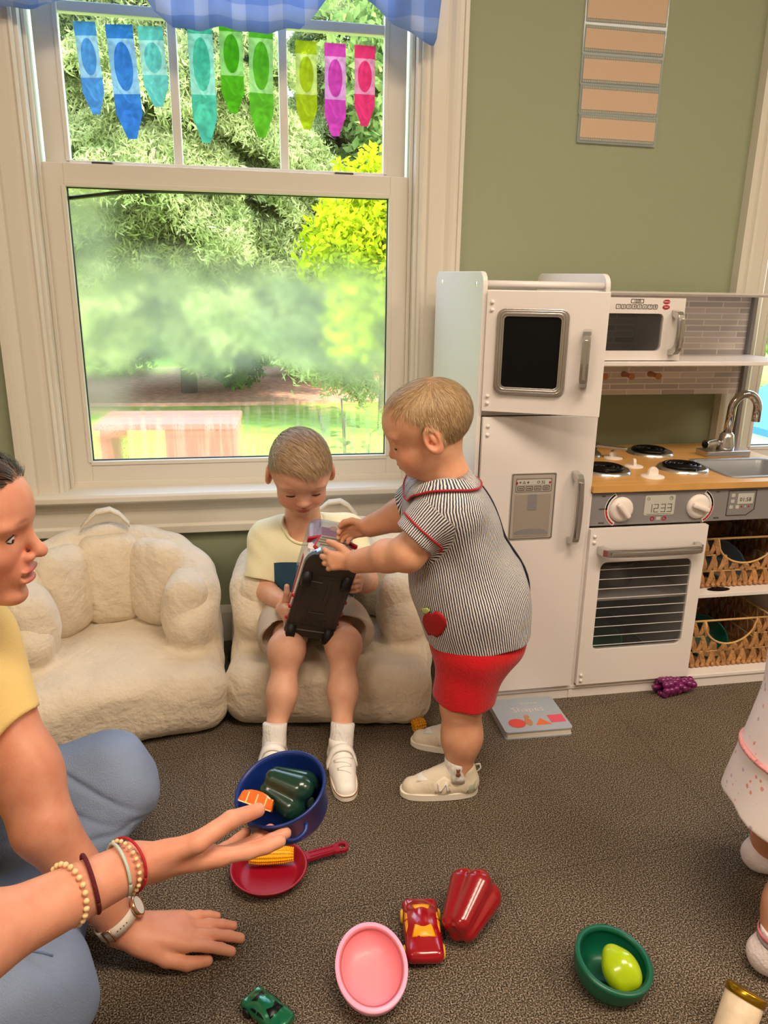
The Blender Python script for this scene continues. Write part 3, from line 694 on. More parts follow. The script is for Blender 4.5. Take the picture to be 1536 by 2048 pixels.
# fridge door (closed)
FD = MB(); FD.box(0, .271, -.012, 0, 0, .695, .0012); fd = kp(FD, 'fridge_door', M_kw)
fd.location = (0, 0, 0); fd.matrix_parent_inverse = Matrix.Translation(-wloc(K)); fd.location = (.5185, KY0+.002, .041)
hinges(fd, .012, (.655, .675, .03, .05), -.012)
h = kp_child(bow_handle(.178), 'handle', M_silver, fd); h.rotation_euler = (0, PI/2, 0); h.location = (.232, -.012, .478)
p = MB(); p.prism(rrect(.076, .186, .402, .564, .004), -.0135, -.0118, 'y'); disp = kp_child(p, 'dispenser_panel', M_labelgrey, fd)
p = MB(); p.frame(rrect(.078, .184, .404, .562, .003), rrect(.0795, .1825, .4055, .5605, .003), -.0139, -.0133); p.frame(rrect(.087, .175, .519, .551, .003), rrect(.088, .174, .520, .550, .003), -.0139, -.0133); kp_child(p, 'outline', M_ink, disp)
p = MB(); p.prism(rrect(.090, .172, .536, .548, .002), -.0142, -.0132, 'y'); kp_child(p, 'display', M_lcd, disp)
p = MB()
for i in range(4): p.frame(rrect(.091+.0208*i, .108+.0208*i, .523, .533, .002), rrect(.092+.0208*i, .107+.0208*i, .524, .532, .0015), -.0142, -.0132)
for i in range(4): p.box(.094+.0208*i, .105+.0208*i, -.0142, -.0133, .527, .5285)
kp_child(p, 'button', M_ink, disp)
text('display_text', '\u2736 \u25B3 \u2725', .008, M_ink, disp, (.107, -.0145, .542)); text('display_text', 'O 32', .0095, M_ink, disp, (.148, -.0145, .542))
for x_ in (.0895, .170):
    p = MB(); p.prism([(x_+.0028*math.cos(a), .541+.0028*math.sin(a)) for a in np.linspace(0, 2*PI, 13)[:-1]], -.0146, -.0136, 'y'); kp_child(p, 'red_dot', M_redink, disp)
p = MB(); p.prism(rrect(.087, .175, .409, .513, .002), -.0142, -.0132, 'y'); kp_child(p, 'recess', M_cup, disp)
p = MB(); p.prism(rrect(.119, .141, .475, .513, .0015), -.0150, -.0138, 'y'); kp_child(p, 'lever', M_kgrey, disp)
p = MB(); p.prism([(.089, .416)]+[(.131-.042*math.cos(a), .418+.012*math.sin(a)) for a in np.linspace(0, PI, 14)]+[(.173, .416)], -.0148, -.0138, 'y'); kp_child(p, 'drip_tray', M_kgrey, disp)
# freezer door, standing open a hand's width
zd = MB(); zd.box(0, .2535, -.012, 0, 0, .258, .0012); zo = kp(zd, 'freezer_door', M_kw); zo.location = (.5185, KY0+.001, .7505)
zo.rotation_euler = (0, 0, math.radians(-26)); zo.matrix_parent_inverse = Matrix.Translation(-wloc(K))
hinges(zo, .012, (.018, .034, .218, .234), -.012)
fx0, fx1, fz0, fz1 = .024, .176, .040, .222
p = MB()
for k, (ins, d) in enumerate([(0, .006), (.0035, .0095), (.008, .0105), (.012, .008)]):
    p.frame(rrect(fx0+ins, fx1-ins, fz0+ins, fz1-ins, .018-ins*.6), rrect(fx0+ins+.0045, fx1-ins-.0045, fz0+ins+.0045, fz1-ins-.0045, .016-ins*.6), -.012-d, -.0115)
fr = kp_child(p, 'window_frame', M_silver, zo, bev=.0012)
p = MB(); p.prism(rrect(fx0+.014, fx1-.014, fz0+.014, fz1-.014, .004), -.0165, -.0116, 'y'); kp_child(p, 'black_panel', M_blackboard, fr)
h = kp_child(bow_handle(.122), 'handle', M_silver, zo); h.rotation_euler = (0, PI/2, 0); h.location = (.214, -.012, .122)
# oven door
od = MB()
oo = rrect(.0, .312, 0, .418, .0015, 5); oi = rrect(.034, .279, .096, .332, .016, 5)
od.frame(oo, oi, -.014, 0); od = kp(od, 'oven_door', M_kw); od.location = (.8035, KY0+.002, .0425); od.matrix_parent_inverse = Matrix.Translation(-wloc(K))
hinges(od, .011, (.385, .400, .012, .027), -.014)
p = MB(); p.prism(rrect(.032, .281, .094, .334, .017), -.009, -.006, 'y'); pane = kp_child(p, 'oven_window', M_acryl, od)
p = MB()
for i in range(9): z = .1065+.0256*i; p.box(.034, .279, -.0098, -.0091, z-.0008, z+.0008)
kp_child(p, 'printed_rack_lines', M_kw, pane)
h = kp_child(bow_handle(.272, w=.02), 'handle', M_silver, od); h.location = (.156, -.014, .366)
# oven inside
b = MB(); b.box(.815, 1.10, KY0+.04, KY1-.02, .040, .044); kp(b, 'oven_floor', M_kgrey)
# control panel
b = MB(); b.box(KX1+.002, KX2, KY0-.001, KY0+.012, .466, .5515, .001); cp = kp(b, 'control_panel', M_kgrey)
def on(b, name, m, par=None, **k): return kp(b, name, m, None, **k)
yF = KY0-.0012
def knob(cx, cz, ang):
    M = Matrix.Translation((cx, yF, cz)) @ Matrix.Rotation(PI/2, 4, 'X')
    b = MB(); b.lathe([(0, .010), (.022, .010), (.0285, .007), (.031, .002), (.031, 0)], 32, M)
    k = kp(b, 'oven_knob', M_knobw)
    g = MB(); g.box(-.024, .024, -.0065, .0065, .008, .021, .005, 3, M @ Matrix.Rotation(ang, 4, 'Z')); kp2(g, 'grip', M_knobw, k)
def kp2(b, name, m, par):
    o = b.build(name, m, None); o.parent = par; o.matrix_parent_inverse = Matrix.Identity(4)
    if par.parent is K: pass
    return o
knob(.881, .506, 2.3); knob(1.086, .506, -.35)
def dial(cx, cz, a0, a1, name, red0):
    b = MB(); n = 16
    A = np.linspace(a0, a1, n+1); R0, R1 = .036, .0465
    b.prism([(cx+R1*math.cos(a), cz+R1*math.sin(a)) for a in A]+[(cx+R0*math.cos(a), cz+R0*math.sin(a)) for a in A[::-1]], yF-.0006, yF, 'y'); kp(b, name, M_kw)
    for part, m, lo, hi in (('red_scale', M_redink, 0, .5), ('black_scale', M_black, .5, 1)):
        b = MB()
        for i in range(8):
            f0 = lo+(hi-lo)*i/8; f1 = lo+(hi-lo)*(i+1)/8
            if red0: f0, f1 = 1-f1, 1-f0
            aa, ab = a0+.06+(a1-a0-.12)*f0, a0+.06+(a1-a0-.12)*f1; r1 = R1-.0018; r0 = R0+(.0015 if i % 2 else .0045)
            if i % 2: r0 = R1-.0055
            b.prism([(cx+r1*math.cos(aa), cz+r1*math.sin(aa)), (cx+r1*math.cos(ab), cz+r1*math.sin(ab)), (cx+r0*math.cos(ab), cz+r0*math.sin(ab)), (cx+r0*math.cos(aa), cz+r0*math.sin(aa))], yF-.0012, yF-.0004, 'y')
        kp(b, part, m)
dial(.885, .506, math.radians(118), math.radians(242), 'dial_scale', True); dial(1.082, .506, math.radians(-62), math.radians(62), 'dial_scale', False)
b = MB(); b.prism(rrect(.942, 1.022, .488, .538, .004), yF-.0006, yF, 'y'); ck = kp(b, 'clock_display', M_lcd)
b = MB(); b.box(.949, 1.015, yF-.001, yF-.0004, .4905, .4912); b.frame([(1.011+.0048*math.cos(a), .530+.0048*math.sin(a)) for a in np.linspace(0, 2*PI, 17)[:-1]], [(1.011+.0040*math.cos(a), .530+.0040*math.sin(a)) for a in np.linspace(0, 2*PI, 17)[:-1]], yF-.001, yF-.0004)
b.box(1.0106, 1.0114, yF-.001, yF-.0004, .530, .5335); b.box(1.011, 1.0135, yF-.001, yF-.0004, .5296, .5304)
for a in range(8): c_, s_ = math.cos(a*PI/4), math.sin(a*PI/4); b.prism([(.951+c_*.0045, .530+s_*.0045), (.951+c_*.0025-s_*.001, .530+s_*.0025+c_*.001), (.951+c_*.0025+s_*.001, .530+s_*.0025-c_*.001)], yF-.001, yF-.0004, 'y')
kp(b, 'clock_marks', M_ink)
def seg7(b, ch, x, z, w, h, y0, y1, sk=.0):
    t = w*.14; S = {'1': 'bc', '2': 'abged', '3': 'abgcd'}[ch]
    R = {'a': (0, h-t, w, h), 'b': (w-t, h/2, w, h), 'c': (w-t, 0, w, h/2), 'd': (0, 0, w, t), 'e': (0, 0, t, h/2), 'f': (0, h/2, t, h), 'g': (0, h/2-t/2, w, h/2+t/2)}
    for s in S: a = R[s]; b.box(x+a[0]+t*.1, x+a[2]-t*.1, y0, y1, z+a[1]+t*.1, z+a[3]-t*.1)
b = MB()
for i, ch in enumerate('1233'): seg7(b, ch, .950+.0168*i+(.002 if i > 1 else 0), .495, .0125, .021, yF-.001, yF-.0004)
kp(b, 'clock_digits', M_ink)
for x_ in (.966, .998):
    b = MB(); b.frame([(x_+.0055*math.cos(a), .479+.0055*math.sin(a)) for a in np.linspace(0, 2*PI, 17)[:-1]], [(x_+.0036*math.cos(a), .479+.0036*math.sin(a)) for a in np.linspace(0, 2*PI, 17)[:-1]], yF-.001, yF); kp(b, 'red_ring', M_redink)
b = MB(); b.box(.976, .988, yF-.0008, yF, .4755, .483); kp(b, 'small_label', M_lcd)
for (x_, z_, s_) in ((.833, .540, 'OFF'), (.832, .508, 'WARM'), (.833, .473, 'BROIL'), (1.136, .541, 'OFF'), (1.140, .474, 'BROIL')):
    tx = text('dial_word', s_, .0055, M_ink, K, (x_-.98, yF-.0006-1.8, z_))
b = MB(); b.frame([(1.165, .478), (1.222, .478), (1.243, .493), (1.243, .544), (1.165, .544)], [(1.167, .480), (1.221, .480), (1.241, .494), (1.241, .542), (1.167, .542)], yF-.0008, yF); kp(b, 'timer_outline', M_ink)
b = MB(); b.prism(rrect(1.192, 1.236, .508, .535, .002), yF-.0007, yF, 'y'); [b.prism(rrect(x_, x_+.010, z_, z_+.009, .002), yF-.0007, yF, 'y') for x_, z_ in ((1.174, .526), (1.174, .511), (1.172, .496), (1.189, .496))]
kp(b, 'timer_display', M_lcd); text('timer_text', '01:58', .0145, M_ink, K, (1.214-.98, yF-.0009-1.8, .519))
for i in range(3):
    b = MB(); b.prism([(1.206+.010*i+.0022*math.cos(a), .501+.0022*math.sin(a)) for a in np.linspace(0, 2*PI, 11)[:-1]], yF-.0008, yF, 'y'); kp(b, 'timer_dot', M_redink if i != 1 else M_lcd)
# countertop with sink cut-out (built from strips round the basin)
CT0, CT1 = .5515, .5665; SX0, SX1, SY0, SY1 = 1.20, 1.425, 1.640, 1.830
b = MB(); b.box(KX1, SX0, KY0-.010, KY1+.055, CT0, CT1); b.box(SX0, SX1, KY0-.010, SY0, CT0, CT1); b.box(SX0, SX1, SY1, KY1+.055, CT0, CT1); b.box(SX1, KX2+.02, KY0-.010, KY1+.055, CT0, CT1); kp(b, 'countertop', M_maplewood)
b = MB(); o1 = rrect(SX0-.012, SX1+.012, SY0-.012, SY1+.012, .03, 6); o2 = rrect(SX0-.002, SX1+.002, SY0-.002, SY1+.002, .024, 6); o3 = rrect(SX0+.004, SX1-.004, SY0+.004, SY1-.004, .022, 6); o4 = rrect(SX0+.012, SX1-.012, SY0+.012, SY1-.012, .02, 6)
rings = [[b.bm.verts.new((x, y, z)) for x, y in o] for o, z in ((o1, CT1+.0003), (o1, CT1+.003), (o2, CT1+.0035), (o3, CT1-.002), (o4, CT1-.052))]
for A, B_ in zip(rings, rings[1:]):
    for k in range(len(A)): f = b.bm.faces.new((A[k], A[(k+1) % len(A)], B_[(k+1) % len(A)], B_[k])); f.smooth = True
b.bm.faces.new(rings[-1]); kp(b, 'sink_basin', mat('sink_grey', (150, 154, 160), .3, metal=.3))
# faucet
FX, FY = 1.345, 1.892
b = MB(); b.box(FX-.072, FX+.062, FY-.030, FY+.030, CT1, CT1+.017, .0015); fb = kp(b, 'faucet_base', M_silver)
b = MB(); b.lathe([(.0, 0), (.024, 0), (.024, .01), (.020, .034), (.0185, .044), (.015, .046), (.015, .049), (0, .049)], 24, Matrix.Translation((FX, FY, CT1+.017))); kp(b, 'faucet_body', M_silver)
b = MB(); b.grid_tube([(FX, FY, CT1+.055), (FX+.004, FY, CT1+.13)]+[(FX+.004+.036-.036*math.cos(a), FY-.004*a, CT1+.135+.040*math.sin(a)) for a in np.linspace(.05, PI, 14)]+[(FX+.075, FY-.013, CT1+.098)], .0118, 16); kp(b, 'spout', M_chrome)
b = MB(); b.grid_tube([(FX-.018, FY-.004, CT1+.036), (FX-.03, FY-.006, CT1+.038), (FX-.052, FY-.01, CT1+.038), (FX-.066, FY-.012, CT1+.036), (FX-.074, FY-.013, CT1+.036)], [.007, .009, .012, .009, .013], 12); kp(b, 'faucet_lever', M_chrome)
# burners and stove-top knobs
def burner(cx, cy, ps):
    M = Matrix.Translation((cx, cy, CT1))
    b = MB(); b.lathe([(0, .002), (.045, .002), (.056, .007), (.0605, .008), (.064, .005), (.066, 0)], 40, M); pan = kp(b, 'burner_ring', M_silver)
    b = MB(); pts = []
    for i in range(150): a = i/150*2*PI*3.6; rr = .011+.040*i/150; pts.append((cx+rr*math.cos(a+ps), cy+rr*math.sin(a+ps), CT1+.011))
    pts.append((cx+.058*math.cos(2*PI*3.6+ps), cy+.058*math.sin(2*PI*3.6+ps), CT1+.010)); b.grid_tube(pts, .0046, 7); kp2(b, 'coil', M_black, pan)
burner(.903, 1.742, .6); burner(1.122, 1.742, 1.0); burner(1.142, 1.945, 1.0); burner(.925, 1.955, .3)
def topknob(cx, cy, ang, sc=1.0, lift=0):
    M = Matrix.Translation((cx, cy, CT1+lift)) @ Matrix.Rotation(ang, 4, 'Z') @ Matrix.Scale(sc, 4)
    b = MB(); b.lathe([(0, .006), (.020, .006), (.022, .0045), (.027, .004), (.029, .002), (.029, 0)], 28, M); k = kp(b, 'stove_knob', M_knobw)
    g = MB(); g.prism([(-.014, .005)]+[(-.014*math.cos(a), .012+.014*math.sin(a)) for a in np.linspace(0, PI, 10)]+[(.014, .005)], -.0045, .0045, 'y', M, r=.0015); kp2(g, 'grip', M_knobw, k)
topknob(.995, 1.668, .1); topknob(1.005, 1.782, 1.3, .85); topknob(1.000, 1.890, .5, .9)
# microwave, shelves, backsplash
b = MB(); b.box(KX1, 1.437, 2.000, 2.012, .728, 1.008); bs = kp(b, 'backsplash', M_tiles)
b = MB(); b.box(KX1, 1.09, 1.790, 1.998, .997, 1.005); b.box(1.082, 1.09, 1.792, 1.998, .843, .997); kp(b, 'microwave_body', M_kw)
b = MB(); b.prism([(KX1, 1.76), (1.40, 1.76)]+[(1.40+.045*math.sin(a), 1.805-.045*math.cos(a)) for a in np.linspace(.2, PI/2, 6)]+[(1.445, 2.0), (KX1, 2.0)], .832, .843, 'z'); kp(b, 'lower_shelf', M_kw, bev=.0015)
b = MB(); b.prism([(KX1, 1.765), (1.405, 1.765)]+[(1.405+.045*math.sin(a), 1.81-.045*math.cos(a)) for a in np.linspace(.2, PI/2, 6)]+[(1.45, 2.0), (KX1, 2.0)], 1.008, 1.013, 'z'); kp(b, 'top_shelf', M_shelfclear)
b = MB(); b.box(KX1, 1.435, 1.785, 2.0, 1.003, 1.008); kp(b, 'top_rail', M_kw)
b = MB()
om = rrect(.805, 1.093, .845, .998, .002, 5); im = rrect(.825, 1.037, .869, .960, .012, 5); b.frame(om, im, 1.774, 1.788)
mw = kp(b, 'microwave_door', M_kw)
b = MB(); b.prism(rrect(.823, 1.039, .867, .962, .013, 5), 1.779, 1.783, 'y'); kp(b, 'microwave_window', M_acryl)
h = bow_handle(.112); o = h.build('microwave_handle', M_silver, K); o.rotation_euler = (0, PI/2, 0); o.location = (1.066-.98, 1.774-1.8, .914)
for z_ in (.989, .976):
    b = MB(); b.prism([(1.040+.0095*math.cos(a), z_+.0052*math.sin(a)) for a in np.linspace(0, 2*PI, 19)[:-1]], 1.7725, 1.774, 'y'); rb = kp(b, 'red_button', M_redink)
text('button_text', 'Defrost', .0055, M_kw, K, (1.040-.98, 1.7722-1.8, .989)); text('button_text', 'Start', .0055, M_kw, K, (1.040-.98, 1.7722-1.8, .976))
b = MB(); b.frame(rrect(.944, .978, .985, .995, .001), rrect(.945, .977, .986, .994, .001), 1.7728, 1.774)
for i in range(8): b.frame(rrect(.905+.0142*i, .917+.0142*i, .971, .982, .002), rrect(.906+.0142*i, .916+.0142*i, .972, .981, .0015), 1.7728, 1.774)
kp(b, 'keypad', M_ink)
text('keypad_text', '12:33', .0085, M_ink, K, (.961-.98, 1.7726-1.8, .990))
for i in range(8): text('keypad_text', str(i+1), .008, M_ink, K, (.911+.0142*i-.98, 1.7726-1.8, .9765))
for x_ in (.985, 1.065, 1.147):
    b = MB(); b.grid_tube([(x_, 2.0, .787), (x_, 1.985, .787), (x_, 1.965, .786), (x_, 1.952, .785)], [.0085, .0065, .0065, .0095], 14); kp(b, 'hook_peg', M_peg)
# narrow upright at the right of the backsplash
b = MB(); b.box(1.437, 1.449, 1.985, 2.012, .565, 1.008); kp(b, 'upright', M_kgrey)

# ================================================================ THINGS ON AND IN THE KITCHEN
M_wick = mat('woven_water_hyacinth', (176, 128, 78), .65, var=.3, vscale=40, bump=.4, bscale=160)
M_wick2 = mat('pale_rush', (204, 164, 104), .6, var=.2, vscale=50)
def basket(lab, x0, x1, y0, y1, z, h):
    r = empty('wicker_basket', ((x0+x1)/2, (y0+y1)/2, z), lab, 'basket', 'woven baskets on the kitchen shelves')
    cx, cy = (x1-x0)/2, (y1-y0)/2
    # woven walls: crossed flat strips between wires; a scooped opening in the front
    b = MB(); wr = MB()
    def topz(u):   # front wall scoop
        return h if abs(u) > cx*.62 else h - h*.52*math.sqrt(max(0, 1-(u/(cx*.62))**2))
    def strip(p, q, w, nrm):
        p, q = Vector(p), Vector(q); d = (q-p).normalized(); s = Vector(nrm).cross(d)*w/2; o = Vector(nrm)*rnd.uniform(.0005, .004)
        m_ = (p+q)/2+Vector(nrm)*.004
        vs = [b.bm.verts.new(c+o) for c in (p-s*.8, p+s*.8, m_+s, q+s*.8, q-s*.8, m_-s)]; b.bm.faces.new(vs)
    rows = 3; rh = h/rows
    walls = [((1, 0, 0), (0, -1, 0), cx, cy), ((0, 1, 0), (1, 0, 0), cy, cx), ((-1, 0, 0), (0, 1, 0), cx, cy), ((0, -1, 0), (-1, 0, 0), cy, cx)]
    for wi, (t, n, half, off) in enumerate(walls):
        t, n = Vector(t), Vector(n); k = max(3, int(half*2/.030)); st = 2*half/k
        for row in range(rows):
            for i in range(k):
                u0 = -half+st*i; z0 = rh*row; z1 = rh*(row+1)
                if wi == 0 and z1 > topz(u0+st/2)+.004: z1 = topz(u0+st/2)
                if z1-z0 < .008: continue
                A = t*(u0+st*.12)+n*off; B_ = t*(u0+st*.88)+n*off
                strip(A+Vector((0, 0, z0)), t*(u0+st*.55)+n*off+Vector((0, 0, z1)), .014, n); strip(B_+Vector((0, 0, z0)), t*(u0+st*.45)+n*off+Vector((0, 0, z1)), .014, n)
            zz = rh*(row+1)
            if not (wi == 0 and row >= 1): wr.grid_tube([t*-half+n*off+Vector((0, 0, zz)), t*half+n*off+Vector((0, 0, zz))], .0022 if row < 2 else .003, 6)
            elif row == 1:
                for sgn in (-1, 1): wr.grid_tube([t*half*sgn+n*off+Vector((0, 0, zz)), t*half*.60*sgn+n*off+Vector((0, 0, zz))], .0022, 6)
        for i in range(k*2):
            u = -half+(i+.5)*half/k; b.ico(t*u+n*(off+.002)+Vector((0, 0, .006)), .008, 1, (1, 1, .8))
    n0 = Vector((0, -1, 0)); wr.grid_tube([Vector((u, -cy-.002, topz(u))) for u in np.linspace(-cx*.62, cx*.62, 22)], .003, 6)
    wr.grid_tube([Vector((-cx, -cy, h)), Vector((cx, -cy, h))], .003, 6)
    b.box(-cx, cx, -cy, cy, .001, .004); b.build('woven_wall', M_wick, r, smooth=False); wr.build('wire_frame', M_wick2, r); return r
basket('woven wicker basket with a scooped front on the upper open shelf beside the oven', 1.142, 1.425, 1.655, 1.93, .263, .135)
basket('woven wicker basket with a scooped front on the bottom open shelf beside the oven', 1.135, 1.385, 1.640, 1.92, .037, .135)
def bowl_prof(R, h, t=.003, foot=.45):
    out = [(0, 0), (R*foot, 0)]+[(R*(foot+(1-foot)*math.sin(a)), h*(1-math.cos(a))) for a in np.linspace(.15, PI/2, 10)]
    inn = [((r-t) if r > t else 0, z+t*.7) for r, z in out[::-1]]; out[-1] = (R, h); return out+[(R-t*.5, h+t*.5)]+inn[:-1]+[(0, t)]
def simple_lathe(name, lab, cat, prof, m, loc, rot=(0, 0, 0), group=None, n=40):
    b = MB(); b.lathe(prof, n); o = b.build(name, m, None); o.location = loc; o.rotation_euler = rot; return tag(o, lab, cat, group)
M_teal = mat('dark_teal_plastic', (24, 92, 78), .35); M_slate = mat('slate_blue_plastic', (84, 104, 122), .4); M_dkgreen = mat('dark_green_plastic', (20, 74, 52), .35)
simple_lathe('toy_bowl', 'grey-blue toy bowl inside the upper wicker basket', 'bowl', bowl_prof(.066, .05), M_slate, (1.27, 1.76, .275), (.75, .1, 0))
simple_lathe('toy_bowl', 'dark green toy bowl inside the bottom wicker basket', 'bowl', bowl_prof(.068, .05), M_teal, (1.25, 1.755, .048), (.7, -.1, 0))
simple_lathe('toy_bowl', 'teal toy bowl lying behind the oven window', 'bowl', bowl_prof(.082, .065), mat('teal_plastic', (20, 130, 104), .35), (.905, 1.74, .049), (.2, 0, 0))
simple_lathe('toy_pot', 'dull silver toy pot on the oven shelf behind the oven window', 'pot', [(0, 0), (.07, 0), (.074, .005), (.074, .06), (.078, .062), (.072, .060), (.070, .006), (0, .005)], M_silver, (.94, 1.76, .264))
# silver toy frying pan lying on the back-left burner
r = empty('toy_skillet', (.930, 1.945, CT1+.016), 'silver toy skillet with a flat handle lying on the back left burner', 'toy pan')
b = MB(); b.lathe([(0, 0), (.042, 0), (.050, .016), (.052, .017), (.048, .013), (.040, .003), (0, .003)], 32); b.build('pan_body', M_silver, r)
b = MB(); b.prism([(.046, -.010), (.12, -.013), (.128, 0), (.12, .013), (.046, .010)], .012, .019, 'z', Matrix.Rotation(-.75, 4, 'Z'), r=.002); b.build('handle', M_silver, r)
# ================================================================ BEANBAG CHAIRS
def fabric(name, rgb, var, bscale, bump, rough=.9, sheen=.3, vscale=14):
    return mat(name, rgb, rough, bump=bump, bscale=bscale, var=var, vscale=vscale, sheen=sheen, spec=.2)
M_plush = fabric('cream_plush_fabric', (226, 212, 188), .06, 70, .55)
M_tagb = mat('black_woven_tag', (18, 18, 20), .6)
def beanbag(lab, loc, rz, seed, tagpos=None):
    root = empty('beanbag_chair', loc, lab, 'beanbag chair', 'child-size beanbag armchairs under the window', rot=(0, 0, rz))
    wr = wrinkle(seed, .0008, 75, 9); w2 = wrinkle(seed+50, .0020, 17, 5)
    S = Solid(); S.pad = .014; S.disp = lambda P: wr(P)+w2(P)
    S.box((0, -.005, .078), (.250, .245, .080), .062, 0)
    S.ell((0, -.075, .128), (.190, .175, .050), .02)
    angs = [-32, -12, 14, 40, 65, 90, 115, 140, 166, 192, 212]
    hts = [.262, .315, .345, .372, .388, .395, .388, .372, .345, .315, .262]
    pts = [np.array([.208*math.cos(math.radians(a)), .190*math.sin(math.radians(a))+.012, h]) for a, h in zip(angs, hts)]
    for p, q in zip(pts, pts[1:]):
        S.cone(p-[0, 0, .045], q-[0, 0, .045], .052, .052, .02); m_ = (p+q)/2
        S.cone([m_[0]*1.03, m_[1]*1.03, .12], [m_[0]*1.0, m_[1]*1.0, m_[2]-.06], .058, .052, .035)
    S.cut((0, 0, -1), (0, 0, 0), .01)
    body, _, _ = S.build('seat_body', M_plush, root, h=.0042)
    # five pillows lining the inside, each with its own seam
    wp = wrinkle(seed+9, .0010, 60, 7); wq = wrinkle(seed+19, .0022, 22, 5)
    for i, (a, h, r0, w, th) in enumerate([(90, .392, .142, .080, .048), (39, .382, .148, .074, .048), (141, .382, .148, .074, .048), (-12, .334, .186, .080, .050), (192, .334, .186, .080, .050)]):
        T = Solid(); T.pad = .014; T.disp = lambda P: wp(P)+wq(P); ar = math.radians(a); c = np.array([r0*math.cos(ar), r0*math.sin(ar)+.010, 0]); R = rotm('z', a-90)
        T.frame(c, R); zb = .155; T.box((0, .0, (zb+h)/2), (w, th, (h-zb)/2), min(th*.9, .045), 0); T.ell((0, -.004, (zb+h)/2-.01), (w*.98, th*1.22, (h-zb)*.46), .03)
        T.fr = (np.zeros(3), np.eye(3), 1.0)
        T.build('inner_pillow', M_plush, root, h=.0036)
    # handle on the back
    b = MB(); L = [(-.062, .165, .405), (-.045, .172, .425), (-.022, .176, .444), (.012, .178, .448), (.034, .174, .436), (.058, .165, .408)]
    V = []
    for x, y, z in L: V.append([b.bm.verts.new((x, y-.016, z-.002)), b.bm.verts.new((x, y+.016, z)), b.bm.verts.new((x, y+.016, z+.006)), b.bm.verts.new((x, y-.016, z+.004))])
    for A, B_ in zip(V, V[1:]):
        for k in range(4): b.bm.faces.new((A[k], A[(k+1) % 4], B_[(k+1) % 4], B_[k]))
    b.bm.faces.new(V[0]); b.bm.faces.new(V[-1][::-1]); b.build('handle', M_plush, root, smooth=True)
    if tagpos:
        b = MB(); b.box(-.0015, .0025, -.006, .006, -.017, .017, .001); o = b.build('fabric_tag', M_tagb, root); o.location = tagpos; o.rotation_euler = (0, .1, .5)
    return root
beanbag('cream beanbag armchair standing empty at the left under the window', (-.345, 1.775, 0), math.radians(9), 3)
beanbag('cream beanbag armchair that the boy in the yellow shirt sits in', (.200, 1.785, 0), math.radians(-10), 8, (-.262, -.065, .105))
# ================================================================ PEOPLE: shared builders
def skinmat(name, sss=.12):
    m = bpy.data.materials.new(name); m.use_nodes = True; t = m.node_tree; p = t.nodes['Principled BSDF']
    a = node(t, 'ShaderNodeVertexColor'); a.layer_name = 'tint'; mv = node(t, 'ShaderNodeMixRGB', blend_type='MULTIPLY'); mv.inputs[0].default_value = .55; t.links.new(a.outputs[0], mv.inputs[1]); t.links.new(mv.outputs[0], p.inputs['Base Color']); nv = node(t, 'ShaderNodeTexNoise'); nv.inputs['Scale'].default_value = 38; nv.inputs['Detail'].default_value = 6; rv = node(t, 'ShaderNodeValToRGB'); rv.color_ramp.elements[0].position = .32; rv.color_ramp.elements[1].position = .62; rv.color_ramp.elements[0].color = (.86, .70, .64, 1); rv.color_ramp.elements[1].color = (1, 1, 1, 1); t.links.new(nv.outputs[0], rv.inputs[0]); t.links.new(rv.outputs[0], mv.inputs[2])
    p.inputs['Roughness'].default_value = .48; p.inputs['Specular IOR Level'].default_value = .35
    p.inputs['Subsurface Weight'].default_value = sss; p.inputs['Subsurface Radius'].default_value = (1, .3, .15); p.inputs['Subsurface Scale'].default_value = .006
    co = node(t, 'ShaderNodeTexCoord'); n = node(t, 'ShaderNodeTexNoise'); n.inputs['Scale'].default_value = 260; t.links.new(co.outputs['Object'], n.inputs[0])
    t.links.new(co.outputs['Object'], nv.inputs[0]); b = node(t, 'ShaderNodeBump'); b.inputs['Strength'].default_value = .12; b.inputs['Distance'].default_value = .002; t.links.new(n.outputs[0], b.inputs['Height']); t.links.new(b.outputs[0], p.inputs['Normal'])
    return m
M_skin = skinmat('skin')
M_lash = mat('lash_hair', (58, 40, 30), .7); M_eyew = mat('eye_white', (236, 232, 228), .2); M_iris = mat('iris_brown', (60, 40, 26), .15); M_teeth = mat('teeth', (238, 232, 222), .25)
def surf_project(S, P, off, ops=None, it=6):
    P = np.array(P, float)
    for _ in range(it):
        d = S.evals(P, ops); e = 1e-3
        g = np.stack([S.evals(P+np.eye(3)[k]*e, ops)-S.evals(P-np.eye(3)[k]*e, ops) for k in range(3)], 1)/(2*e)
        n = g/np.maximum(np.linalg.norm(g, axis=1), 1e-6)[:, None]; P = P-n*np.clip(d-off, -.02, .02)[:, None]
    return P, n
